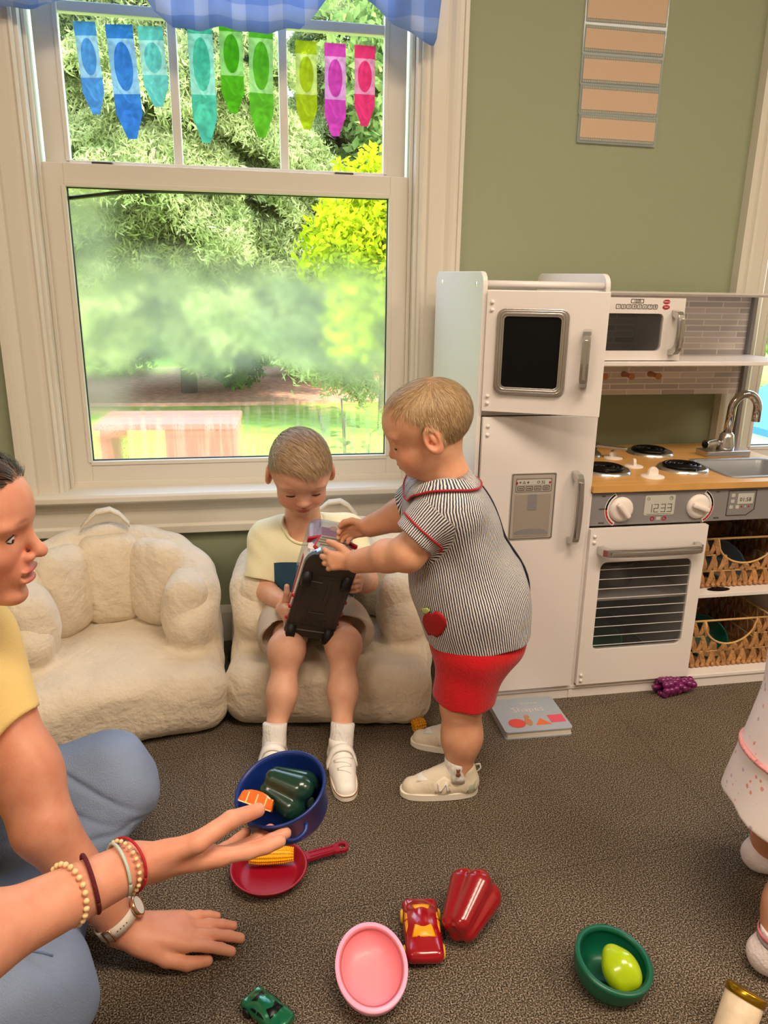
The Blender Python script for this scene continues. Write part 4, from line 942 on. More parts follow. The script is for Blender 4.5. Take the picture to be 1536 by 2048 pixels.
def head(S, o, R, s=.01, adult=False):
    """o: centre of the head, R columns = right, forward, up; units of the shape are cm; returns list of its ops"""
    i0 = len(S.ops); S.frame(o, R, s)
    if not adult:
        S.ell((0, -.7, 1.9), (6.7, 8.1, 6.7), 0); S.ell((0, 2.4, 2.0), (5.9, 5.2, 5.0), 2)
        S.ell((0, 2.9, -2.6), (4.85, 4.3, 5.2), 2); S.ell((0, 1.2, -4.2), (4.6, 5.0, 3.6), 2)
        for sg in (-1, 1):
            S.ell((sg*2.8, 4.4, -3.8), (2.2, 2.3, 2.2), 1.6); S.ell((sg*2.7, 5.9, 1.0), (2.2, 1.1, .8), 1.2)
            S.cell((sg*2.55, 7.75, -.75), (1.5, 1.0, .85), 1.2)
            S.ell((sg*2.55, 5.75, -.95), (1.35, 1.15, 1.05), .35)
            S.cell((sg*2.55, 6.95, -1.25), (1.25, .35, .12), .3)
        S.ell((0, 4.7, -6.9), (2.1, 1.9, 1.5), 1.8)
        S.cone((0, 6.5, -.6), (0, 7.5, -2.7), .75, .85, .9); S.ell((0, 7.75, -3.0), (.95, .8, .78), .5)
        for sg in (-1, 1): S.ell((sg*.95, 7.15, -3.25), (.55, .6, .5), .35); S.cell((sg*.5, 7.7, -3.75), (.28, .35, .22), .15)
        S.ell((0, 6.3, -4.9), (2.0, 1.2, 1.3), 1.0)
        S.ell((0, 7.05, -4.85), (1.55, .62, .38), .35); S.ell((0, 6.85, -5.65), (1.25, .62, .45), .35); S.cell((0, 7.6, -5.2), (1.7, .55, .10), .18)
        S.cell((0, 7.35, -4.25), (.3, .35, .5), .3)
        lipu, lipl = S.prim_ell((0, 7.1, -4.88), (1.6, .9, .42)), S.prim_ell((0, 6.95, -5.62), (1.3, .9, .5))
    else:
        S.ell((0, -.6, 3.2), (7.4, 9.2, 7.6), 0); S.ell((0, 3.0, 3.2), (6.3, 5.6, 6.0), 2.5)
        S.ell((0, 3.6, -3.0), (5.2, 4.4, 6.6), 2.5); S.ell((0, 1.0, -5.0), (5.0, 5.6, 4.2), 2.2)
        for sg in (-1, 1):
            S.ell((sg*3.4, 5.0, -2.6), (2.3, 2.2, 2.0), 2); S.ell((sg*3.0, 6.9, 2.0), (2.6, 1.3, .8), 1.4)
            S.cell((sg*3.2, 8.9, .2), (1.7, 1.3, 1.0), 1.4); S.ell((sg*3.1, 6.0, .1), (1.4, 1.30, 1.25), .3); S.cell((sg*3.2, 7.6, .0), (1.1, .8, .50), .15)
        S.ell((0, 6.2, -9.3), (2.3, 2.2, 1.7), 2.2)
        S.cone((0, 7.6, 1.0), (0, 9.9, -2.2), .75, .85, 1.0); S.ell((0, 10.1, -2.6), (1.0, 1.0, .88), .7)
        for sg in (-1, 1): S.ell((sg*1.15, 8.9, -3.2), (.65, .85, .6), .5); S.cell((sg*.6, 9.5, -3.8), (.28, .4, .22), .2)
        S.ell((0, 7.5, -5.6), (2.5, 1.5, 2.2), 1.5)
        S.ell((0, 8.7, -5.2), (2.5, .8, .42), .35); S.ell((0, 8.5, -6.75), (2.2, .85, .55), .4); S.cell((0, 9.2, -5.9), (2.7, 1.9, .42), .2); S.cell((0, 8.6, -8.0), (2.0, .7, .5), .8)
        lipu, lipl = S.prim_ell((0, 8.95, -5.2), (2.3, 1.1, .52)), S.prim_ell((0, 8.8, -6.85), (2.1, 1.1, .62))
    ear = 6.75 if not adult else 7.3; ez = -1.2 if not adult else -.8
    for sg in (-1, 1):
        Re = rotm('z', sg*-22) @ rotm('x', -10)
        S.ell((sg*(ear+.1), -.6, ez), (.85, 1.85, 2.8), .4, Re); S.cell((sg*(ear+.95), -.3, ez+.25), (.62, 1.15, 1.9), .25, Re); S.ell((sg*(ear+.45), -.55, ez+.3), (.30, .45, 1.0), .2, Re)
        S.cell((sg*(ear+.7), .05, ez-.2), (.6, .35, .5), .2)
    S.paint(lipu, (186, 84, 80), .22, .85); S.paint(lipl, (196, 94, 90), .22, .85)
    for sg in (-1, 1):
        S.paint(S.prim_ell((sg*3.2, 6.0, -3.6), (2.2, 2.4, 2.0)), (236, 140, 118), 1.5, .4)
        S.paint(S.prim_ell((sg*ear, -.6, ez), (1.2, 1.9, 2.7)), (226, 120, 100), .8, .4)
    S.paint(S.prim_ell((0, 7.9, -3.0), (1.2, 1.0, 1.0)), (232, 132, 112), .6, .35)
    return S.ops[i0:], (o, np.array(R), s)
def lashes(parent, hf, adult=False, m=None, z=-1.32, y=6.78):
    o, R, s = hf
    for sg in (-1, 1):
        b = MB(); pts = []
        for t in np.linspace(-1, 1, 11):
            x = sg*2.55+1.25*t; pts.append(o+R@(np.array([x, y-.35*t*t-.10*abs(x)*.3, z-.12*(1-t*t)])*s))
        b.grid_tube(pts, [.0005]+[.0017]*9+[.0005], 6); b.build('eyelashes', m or M_lash, parent)
def brows(S, hf, rgb, z=1.2, y=6.7, w=.35, adult=False):
    S.fr = hf
    for sg in (-1, 1):
        for t in np.linspace(-1, 1, 5): S.paint(S.prim_ell((sg*(2.7+1.25*t), y-.5*t*t-.2*t, z+.15-.25*t*t), (.55, 1.0, .22)), rgb, .25, .5)
def hand(S, o, X, Zd, L, side, curls, spread=(9, 3, -4, -11), thumb=((.34, .30, -.06), (.50, .34, -.12), (.62, .30, -.16)), fat=1.0, flen=1.0):
    """wrist o, X towards the fingers, Zd out of the back of the hand; side +1 puts the thumb on z x x"""
    X = np.array(X, float); X /= np.linalg.norm(X); Zd = np.array(Zd, float); Zd -= X*(X@Zd); Zd /= np.linalg.norm(Zd); Y = np.cross(Zd, X)
    R = np.stack([X, Y, Zd], 1); S.frame(o, R, L); i0 = len(S.ops)
    S.cone((-.08, 0, 0), (.12, 0, 0), .125*fat, .125*fat, .04)
    kn = [(.50, .150), (.53, .052), (.51, -.045), (.46, -.135)]
    for (kx, ky), r in zip(kn, (.068, .07, .066, .06)): S.cone((.06, ky*.55*side, -.005), (kx, ky*side, 0), .085, r*fat, .07)
    S.box((.28, 0, -.015), (.2, .16, .06), .05, .06)
    S.ell((.22, .12*side, -.055), (.16, .09, .075), .05); S.ell((.2, -.12*side, -.05), (.18, .07, .06), .05)
    for q, ((kx, ky), ln, rr) in enumerate(zip(kn, (.41, .46, .42, .33), (.056, .057, .054, .048))):
        p = np.array([kx, ky*side, 0.0]); a = 0; sp = math.radians(spread[q])*side
        segl = [ln*.46*flen, ln*.30*flen, ln*.24*flen]; r0 = rr*fat
        for j in range(3):
            a += math.radians(curls[q][j]); d = np.array([math.cos(a)*math.cos(sp), math.cos(a)*math.sin(sp), -math.sin(a)]); p2 = p+d*segl[j]
            S.cone(p, p2, r0*(1-.06*j), r0*(.93-.06*j), .018 if j else .03); p = p2
    p = np.array([.10, .10*side, -.03]); rs = [.09, .07, .062, .052]
    for j, tp in enumerate(thumb):
        q = np.array([tp[0], tp[1]*side, tp[2]]); S.cone(p, q, rs[j]*fat, rs[j+1]*fat, .045 if j < 1 else .02); p = q
    return R
def limb(S, pts, rads, k=.02):
    S.frame(); S.chain([np.array(p, float) for p in pts], rads, k)
def strands(name, m, parent, S, ops, hf, V, region, flow, n, length, width=.00035, seed=0, lift=(.0006, .003), steps=7, clump=.25, lscale=None):
    """short hair: ribbons growing from the scalp along a flow direction"""
    r = np.random.RandomState(seed); o, R, s = hf; Lc = ((V-o)@R)/s; w = region(Lc); idx = np.where(r.uniform(size=len(V)) < w)[0]
    if len(idx) == 0: return None
    idx = r.choice(idx, n); P = V[idx]+r.normal(size=(n, 3))*.0012; path = [None]*(steps+1)
    lc = ((P-o)@R)/s; fl = flow(lc); fl = fl+r.normal(size=fl.shape)*clump; ln = length(lc)*r.uniform(.6, 1.2, n)
    P, nn = surf_project(S, P, lift[0], ops, 2); path[0] = P; lf = r.uniform(.5, 1.4, n)*(1 if lscale is None else lscale(((V[idx]-o)@R)/s))
    for i in range(steps):
        lc = ((P-o)@R)/s; f = flow(lc)+(fl-flow(lc))*.6; D = f@R.T; D /= np.maximum(np.linalg.norm(D, axis=1), 1e-6)[:, None]
        D = D-nn*(D*nn).sum(1)[:, None]*.9; P = P+D*(ln/steps)[:, None]
        t = (i+1)/steps; d = S.evals(P, ops); e = 2e-3
        g = np.stack([S.evals(P+np.eye(3)[k]*e, ops)-d for k in range(3)], 1)/e; nn = g/np.maximum(np.linalg.norm(g, axis=1), 1e-6)[:, None]
        P = P-nn*(d-(lift[0]+(lift[1]-lift[0])*lf*math.sin(min(1, t*1.2)*PI*.6)))[:, None]; path[i+1] = P
    A = np.stack(path, 1); T = np.gradient(A, axis=1); B_ = np.cross(T, nn[:, None, :]); B_ /= np.maximum(np.linalg.norm(B_, axis=2), 1e-9)[:, :, None]
    wd = (width*np.linspace(1, .35, steps+1))[None, :, None]*r.uniform(.7, 1.3, n)[:, None, None]; V2 = np.stack([A-B_*wd, A+B_*wd], 2).reshape(-1, 3)
    base = (np.arange(n)*(steps+1)*2)[:, None]+np.arange(steps)[None, :]*2; Q = np.stack([base, base+1, base+3, base+2], 2).reshape(-1, 4)
    me = bpy.data.meshes.new(name); me.vertices.add(len(V2)); me.vertices.foreach_set('co', V2.astype(f32).ravel()); me.loops.add(Q.size); me.loops.foreach_set('vertex_index', Q.astype(np.int32).ravel())
    me.polygons.add(len(Q)); me.polygons.foreach_set('loop_start', np.arange(0, Q.size, 4, dtype=np.int32)); me.polygons.foreach_set('loop_total', np.full(len(Q), 4, np.int32)); me.update(calc_edges=True)
    ca = me.attributes.new('shade', 'FLOAT', 'POINT'); ca.data.foreach_set('value', np.repeat(r.uniform(0, 1, n), (steps+1)*2).astype(f32))
    return link(name, me, m, parent)
def hairmat(name, a, bcol):
    m = bpy.data.materials.new(name); m.use_nodes = True; t = m.node_tree; p = t.nodes['Principled BSDF']; at_ = node(t, 'ShaderNodeAttribute'); at_.attribute_name = 'shade'
    r = node(t, 'ShaderNodeValToRGB'); r.color_ramp.elements[0].color = (*lin(a), 1); r.color_ramp.elements[1].color = (*lin(bcol), 1); t.links.new(at_.outputs['Fac'], r.inputs[0]); t.links.new(r.outputs[0], p.inputs['Base Color'])
    p.inputs['Roughness'].default_value = .45; p.inputs['Specular IOR Level'].default_value = .4; return m
def patch(name, m, parent, S, outline, off=.0012, rings=4, ops=None, thick=True):
    """a flat applique laid on a surface"""
    O = np.array(outline, float); c = O.mean(0); n = len(O); pts = [c[None]]+[c+(O-c)*(k/rings) for k in range(1, rings+1)]
    P, N = surf_project(S, np.concatenate(pts), off, ops); N = N if thick else N*0
    P2 = P-N*.0016; b = MB(); v = [b.bm.verts.new(p) for p in P]; v2 = [b.bm.verts.new(p) for p in P2[-n:]]
    for j in range(n): b.bm.faces.new((v[0], v[1+j], v[1+(j+1) % n]))
    for k in range(1, rings):
        for j in range(n): a, a2 = 1+(k-1)*n+j, 1+(k-1)*n+(j+1) % n; b.bm.faces.new((v[a], v[a2], v[a2+n], v[a+n]))
    k0 = 1+(rings-1)*n
    for j in range(n): b.bm.faces.new((v[k0+j], v[k0+(j+1) % n], v2[(j+1) % n], v2[j]))
    return b.build(name, m, parent, smooth=True)
def ribbon_on(name, m, parent, S, pts, r=.0014, off=.001, ops=None, nper=1):
    P, _ = surf_project(S, np.array(pts), off, ops); b = MB(); b.grid_tube(list(P), r, 6); return b.build(name, m, parent)
def shoe(parent, ankle, toe_dir, L, mats, lab_n=True, style='runner', z0=0.0, zrot=0.0, mark=None):
    """a child's shoe on the floor: parts are children of the wearer's shoe part"""
    d = np.array([toe_dir[0], toe_dir[1], 0.0]); d /= np.linalg.norm(d); n = np.array([-d[1], d[0], 0.0]); R = np.stack([d, n, [0, 0, 1]], 1)
    o = np.array([ankle[0], ankle[1], z0])-d*L*.26
    Mup, Msole, Mtrim, Mwhite = mats[:4]
    S = Solid(); S.frame(o, R, L); S.pad = .004
    S.cone((.14, 0, .15), (.46, 0, .15), .155, .16, .05); S.cone((.46, 0, .14), (.82, .0, .10), .165, .135, .08)
    S.cone((.14, 0, .2), (.19, 0, .42), .155, .15, .08); S.cone((.24, 0, .38), (.62, 0, .18), .13, .12, .08)
    S.s(S.prim_cone((.19, 0, .36), (.17, 0, .75), .115, .135), .01); S.cut((0, 0, -1), (0, 0, .045), .01)
    up, V, Q = S.build('shoe', Mup, parent, h=.0022)
    b = MB(); ol = []
    for a in np.linspace(0, 2*PI, 40, endpoint=False):
        t = (1-math.cos(a))/2; w = .155+.03*math.sin(PI*t)+.02*t; x = .01-.02+1.0*t; ol.append((x, w*math.sin(a)**1.0*(1 if abs(math.sin(a)) > .0 else 1)))
    ol = []
    for a in np.linspace(0, 2*PI, 44, endpoint=False):
        c_, s_ = math.cos(a), math.sin(a); x = .5+.5*np.sign(c_)*abs(c_)**.8; wd = .165+.02*x; ol.append((x-.02, wd*np.sign(s_)*abs(s_)**.75))
    b.prism(ol, .012, .095, 'z', r=.012); b.prism([(x*.97+.01, y*.93) for x, y in ol], 0, .014, 'z')
    M4 = Matrix([[R[0, 0]*L, R[0, 1]*L, 0, o[0]], [R[1, 0]*L, R[1, 1]*L, 0, o[1]], [0, 0, L, o[2]], [0, 0, 0, 1]])
    bmesh.ops.transform(b.bm, matrix=M4, verts=b.bm.verts[:]); b.build('sole', Msole, up, smooth=False)
    W = lambda *p: o+R@(np.array(p)*L)
    if style == 'runner':
        for sg in (-1, 1):
            patch('side_panel', Mtrim, up, S, [W(*p) for p in ((.36, sg*.19, .13), (.56, sg*.19, .12), (.60, sg*.14, .24), (.44, sg*.12, .33), (.36, sg*.14, .28))], .0008, 3)
            patch('heel_patch', mats[4], up, S, [W(*p) for p in ((.02, sg*.17, .11), (.16, sg*.18, .11), (.13, sg*.16, .22), (.03, sg*.12, .26))], .0008, 3)
            # letter on the side
            q = [((.40, .15), (.42, .27)), ((.42, .27), (.50, .15)), ((.50, .15), (.52, .27))]; bb = MB()
            for (a0, a1), (c0, c1) in q:
                P, _ = surf_project(S, np.array([W(a0+(c0-a0)*t, sg*.17, a1+(c1-a1)*t) for t in np.linspace(0, 1, 5)]), .0016); bb.grid_tube(list(P), .0022, 6)
            bb.build('side_letter', Mwhite, up)
        patch('toe_mesh', Mwhite, up, S, [W(*p) for p in ((.62, -.08, .25), (.62, .08, .25), (.78, .07, .22), (.78, -.07, .22))], .0008, 3)
        b = MB(); b.grid_tube([W(.0, 0, .30), W(-.045, 0, .35), W(-.03, 0, .41), W(.03, 0, .40)], .0016, 6); b.build('pull_loop', Mwhite, up)
        b = MB(); b.grid_tube([W(.30, -.13, .40), W(.36, -.09, .47), W(.38, 0, .50), W(.36, .09, .47), W(.30, .13, .40)], .005, 8); b.build('tongue', Mwhite, up)
    else:
        P, _ = surf_project(S, np.array([W(.40, .19*math.cos(a), .22+.19*math.sin(a)) for a in np.linspace(-.35, PI+.35, 18)]), .002)
        b = MB(); dn = np.array([d[0], d[1], -.35]); dn /= np.linalg.norm(dn); v = [[b.bm.verts.new(p+dn*w_) for w_ in (-.009, .009)] for p in P]
        for A, B_ in zip(v, v[1:]): b.bm.faces.new((A[0], A[1], B_[1], B_[0]))
        so = b.build('strap', Mwhite, up, smooth=True); sm = so.modifiers.new('thick', 'SOLIDIFY'); sm.thickness = .0035; sm.offset = 1
        b = MB()
        for i in range(4):
            x = .50+.07*i; P, _ = surf_project(S, np.array([W(x+(.04 if i % 2 else -.01)*t, .10*t, .3) for t in np.linspace(-1, 1, 7)]), .001); b.grid_tube(list(P), .0015, 6)
        b.build('laces', Mwhite, up)
        P = [W(x, y, .090) for x, y in ol]; b = MB(); b.grid_tube(P+[P[0]], .0011, 6); b.build('sole_line', Mtrim, up)
    return up
def sock(parent, p0, p1, r0, r1, m, name='sock'):
    b = MB(); p0, p1 = Vector(p0), Vector(p1); b.grid_tube([p0, p0.lerp(p1, .3), p0.lerp(p1, .7), p1, p1+(p1-p0).normalized()*.002], [r0, (r0+r1)/2*.98, r1*.97, r1, r1*.93], 26); return b.build(name, m, parent)
def adopt(root):
    for c in root.children: c.matrix_parent_inverse = Matrix.Translation(-root.location)
SKIN = (226, 176, 148)
M_cotton_y = mat('pale_yellow_knit', (244, 238, 196), .85, bump=.25, bscale=300, sheen=.2, spec=.2)
M_khaki = mat('stone_cotton', (204, 190, 172), .85, bump=.3, bscale=350, spec=.2)
M_navyblock = mat('teal_navy_knit', (40, 70, 86), .85, bump=.25, bscale=300, spec=.2)
M_sock = mat('white_sock_knit', (240, 238, 234), .9, bump=.5, bscale=240, stretch=(1, 1, .25))
M_shoewhite = mat('white_shoe_leather', (250, 248, 242), .5, bump=.1, bscale=80); M_solewhite = mat('cream_rubber', (242, 236, 222), .6); M_shoeline = mat('tan_sole_line', (150, 96, 60), .6)
M_shoebeige = mat('beige_suede', (226, 214, 190), .8, bump=.15, bscale=120); M_shoecream = mat('cream_suede', (238, 226, 204), .75); M_shoemesh = mat('white_mesh', (240, 238, 230), .7, bump=.4, bscale=400); M_sage = mat('sage_suede', (176, 180, 160), .8)
M_swoosh = mat('black_knit_mark', (20, 20, 22), .8)
def hair_basis(*a): pass
# ---------------------------------------------------------------- boy in the beanbag
def boy_seated():
    root = empty('person', (.13, 1.70, 0), 'boy in pale yellow and teal shirt sitting in the beanbag, looking down at the truck', 'person', 'children playing')
    S = Solid(); S.pad = .014
    F = np.array([.04, -.86, -.48]); F /= np.linalg.norm(F); Rt = np.array([-1, .0, .0]); Rt = Rt-F*(Rt@F); Rt /= np.linalg.norm(Rt); U = np.cross(Rt, F)
    R = np.stack([Rt, F, U], 1)
    # a head a touch taller than the builder's
    hops, hf = head(S, np.array([.118, 1.725, .594]), R, .0107); S.frame()
    S.paint(S.prim_plane((0, 0, 1), (0, 0, -9)), SKIN) if False else None
    limb(S, [(.122, 1.765, .545), (.126, 1.785, .47), (.13, 1.80, .40)], [.038, .036, .06], .03)
    S.ell((.135, 1.80, .36), (.095, .060, .085), .03); S.ell((.138, 1.815, .27), (.09, .068, .10), .03)
    limb(S, [(.045, 1.785, .412), (.022, 1.742, .290), (.066, 1.625, .302)], [.038, .029, .020], .015)
    limb(S, [(.235, 1.785, .418), (.272, 1.70, .315), (.228, 1.575, .375)], [.038, .029, .020], .015)
    hand(S, (.062, 1.590, .300), (.16, -.97, .14), (-1, -.25, 0), .104, 1, ((30, 40, 35), (34, 40, 35), (34, 42, 35), (30, 40, 30)), thumb=((.30, .30, -.04), (.40, .48, -.05), (.44, .62, -.05)), fat=1.08, flen=.95)
    hand(S, (.232, 1.560, .375), (-.08, -.97, .22), (1, -.2, 0), .100, -1, ((34, 44, 40), (38, 44, 40), (38, 46, 38), (34, 42, 34)), fat=1.08, flen=.95)
    S.frame()
    limb(S, [(.10, 1.80, .228), (.068, 1.535, .228), (.053, 1.475, .15), (.030, 1.44, .06)], [.050, .034, .027, .021], .03)
    S.ell((.050, 1.49, .125), (.0285, .031, .05), .02); S.ell((.066, 1.522, .230), (.037, .036, .036), .02)
    limb(S, [(.175, 1.80, .228), (.196, 1.535, .232), (.186, 1.465, .15), (.176, 1.41, .06)], [.050, .034, .027, .021], .03)
    S.ell((.187, 1.48, .13), (.0285, .031, .05), .02); S.ell((.195, 1.522, .234), (.037, .036, .036), .02)
    S.fr = hf
    scalp = lambda L: None
    S.paint(S.prim_ell((0, -2.9, 3.9), (7.3, 8.2, 5.6)), (150, 122, 92), .8, .8)
    brows(S, hf, (150, 112, 84)); S.frame()
    body, V, Q = S.build('body', M_skin, root, h=.0018, base=SKIN)
    lashes(root, hf)
    # hair: swept across from the parting
    def region(L):
        x, y, z = L.T; front = 4.3+.10*z - .0*x + .9*np.exp(-((x+.6)/1.8)**2)
        line = np.where(y > 2.2, 3.5 + (y-2.2)*.55 - 1.2*np.exp(-((x+.3)/1.9)**2)*(y > 3.5) + .5*(np.abs(x) > 3.5), -3.2-.25*(-y))
        line = np.where((y > -2.6) & (y <= 2.2), 2.1, line); r_ = np.sqrt((x/6.9)**2+((y+.7)/8.3)**2+((z-1.9)/7)**2)
        return ((z > line) & (r_ > .86) & (np.abs(x) < 7.2)).astype(float)
    def flow(L):
        x, y, z = L.T; top = np.clip((z-3.5)/2.5, 0, 1)[:, None]
        side = np.stack([x*.0, .25+0*x, -1+0*x], 1); tp = np.stack([-.9+0*x, 1.1+0*x, -.1+0*x], 1)
        return side*(1-top)+tp*top
    def length(L): return np.clip(.010+.026*np.clip((L[:, 2]-2.6)/3, 0, 1), 0, .04)
    strands('hair', hairmat('dark_blond_hair', (126, 98, 70), (204, 174, 136)), root, S, hops, hf, V, region, flow, 15000, length, .00050, 4, (.0008, .0062), 8, .10, lambda L: np.clip(.22+.78*np.clip((L[:, 2]-4)/3, 0, 1), .2, 1))
    # shirt with a teal lower half
    T = Solid(); T.pad = .014; wr = wrinkle(21, .0011, 55, 8); w2 = wrinkle(22, .0034, 24, 5, (1, .6, .8)); T.disp = lambda P: wr(P)+w2(P)
    T.cone((.045, 1.785, .405), (.020, 1.748, .315), .048, .045, .03); T.cone((.235, 1.785, .412), (.266, 1.720, .340), .048, .045, .03)
    for e_, d_ in (((.019, 1.746, .312), (-.025, -.037, -.09)), ((.268, 1.716, .336), (.031, -.065, -.072))):
        d_ = np.array(d_); d_ /= np.linalg.norm(d_); T.s(T.prim_box(np.array(e_)+d_*.05, (.05, .075, .075), .002, basis(d_, (0, 1, .3))), .002)
    T.cone((.095, 1.80, .420), (.175, 1.80, .424), .046, .046, .03); T.cone((.045, 1.787, .408), (.235, 1.787, .414), .048, .048, .03)
    T.ell((.135, 1.795, .36), (.105, .080, .09), .03); T.ell((.138, 1.80, .27), (.110, .092, .11), .03); T.ell((.142, 1.785, .25), (.112, .075, .075), .03)
    T.s(T.prim_cone((.0265, 1.758, .337), (.010, 1.735, .262), .035, .042), .004); T.s(T.prim_cone((.258, 1.738, .352), (.287, 1.66, .27), .035, .042), .004)
    T.i((lambda P: -(np.minimum(0, 0)+1.0)*np.ones(len(P), f32)*0-1.0, 0, 0)) if False else None
    d1 = np.array([-.0165, -.023, -.075]); d1 /= np.linalg.norm(d1)
    T.s(T.prim_box(np.array([.020, 1.748, .312])+d1*.04, (.07, .07, .04), .002, basis(np.cross(d1, [0, 1, 0]), np.cross(d1, [1, 0, 0]))), 0) if False else None
    T.s(T.prim_cone((.122, 1.740, .452), (.124, 1.79, .50), .043, .058), .004)
    body_s, TV, TQ = T.build('shirt', shirt_block_mat(), root, h=.0026)
    pts = [(.122+.052*math.sin(a), 1.768-.052*math.cos(a)*1.0, .452-.018*math.cos(a)) for a in np.linspace(-2.1, 2.1, 26)]
    ribbon_on('neckband', M_cotton_y, root, T, pts, .0042, .001)
    # shorts
    T = Solid(); T.pad = .014; wr3 = wrinkle(31, .0012, 60, 8); w4 = wrinkle(32, .0024, 24, 5); T.disp = lambda P: wr3(P)+w4(P)
    T.ell((.138, 1.80, .235), (.118, .082, .062), .03)
    T.cone((.10, 1.78, .232), (.064, 1.625, .230), .064, .055, .03); T.cone((.175, 1.78, .232), (.208, 1.622, .232), .064, .057, .03)
    T.cone((.064, 1.66, .230), (.058, 1.600, .226), .056, .057, .02); T.cone((.210, 1.66, .232), (.217, 1.596, .226), .058, .062, .02)
    T.s(T.prim_cone((.063, 1.59, .228), (.058, 1.52, .226), .044, .050), .003); T.s(T.prim_cone((.208, 1.586, .230), (.212, 1.52, .226), .047, .056), .003)
    T.cut((0, -1, -.25), (0, 1.582, .23), .002)
    T.build('shorts', M_khaki, root, h=.0028)
    # socks and shoes
    for p0, p1, dr in (((.030, 1.42, .045), (.034, 1.440, .098), (-.12, -1)), ((.172, 1.395, .045), (.180, 1.418, .098), (.0, -1))):
        so = sock(root, p0, p1, .027, .0265, M_sock)
        for sg in (-1, 1):
            bb = MB(); pts = [Vector(p1)+Vector((sg*.0275, -.012+.014*t, -.022+.006*math.sin(3*t)-.008*t)) for t in np.linspace(0, 1, 7)]; bb.grid_tube(pts, [.0006, .0016, .002, .0018, .0014, .001, .0005], 6); bb.build('sock_mark', M_swoosh, so)
        shoe(root, (p0[0], p0[1]), dr, .160, (M_shoewhite, M_solewhite, M_shoeline, M_shoewhite, M_shoewhite), style='strap')
    adopt(root); return root
def shirt_block_mat():
    m = bpy.data.materials.new('colour_block_knit'); m.use_nodes = True; t = m.node_tree; p = t.nodes['Principled BSDF']; p.inputs['Roughness'].default_value = .88; p.inputs['Specular IOR Level'].default_value = .2; p.inputs['Sheen Weight'].default_value = .2
    co = node(t, 'ShaderNodeTexCoord'); sp = node(t, 'ShaderNodeSeparateXYZ'); t.links.new(co.outputs['Object'], sp.inputs[0])
    g = node(t, 'ShaderNodeMath', operation='LESS_THAN'); g.inputs[1].default_value = .366; t.links.new(sp.outputs[2], g.inputs[0])
    # sleeves stay yellow: outside |x - .138| > .105
    s = node(t, 'ShaderNodeMath', operation='SUBTRACT'); s.inputs[1].default_value = .150; t.links.new(sp.outputs[0], s.inputs[0]); a = node(t, 'ShaderNodeMath', operation='ABSOLUTE'); t.links.new(s.outputs[0], a.inputs[0])
    l = node(t, 'ShaderNodeMath', operation='LESS_THAN'); l.inputs[1].default_value = .100; t.links.new(a.outputs[0], l.inputs[0])
    lo = node(t, 'ShaderNodeMath', operation='LESS_THAN'); lo.inputs[1].default_value = .262; t.links.new(sp.outputs[2], lo.inputs[0]); mxx = node(t, 'ShaderNodeMath', operation='MAXIMUM'); t.links.new(l.outputs[0], mxx.inputs[0]); t.links.new(lo.outputs[0], mxx.inputs[1])
    mu = node(t, 'ShaderNodeMath', operation='MULTIPLY'); t.links.new(g.outputs[0], mu.inputs[0]); t.links.new(mxx.outputs[0], mu.inputs[1])
    mx = node(t, 'ShaderNodeMixRGB'); mx.inputs[1].default_value = (*lin((244, 240, 200)), 1); mx.inputs[2].default_value = (*lin((44, 78, 98)), 1); t.links.new(mu.outputs[0], mx.inputs[0]); t.links.new(mx.outputs[0], p.inputs['Base Color'])
    n = node(t, 'ShaderNodeTexNoise'); n.inputs['Scale'].default_value = 320; t.links.new(co.outputs['Object'], n.inputs[0]); b = node(t, 'ShaderNodeBump'); b.inputs['Strength'].default_value = .25; b.inputs['Distance'].default_value = .004; t.links.new(n.outputs[0], b.inputs['Height']); t.links.new(b.outputs[0], p.inputs['Normal'])
    return m
boy_seated()

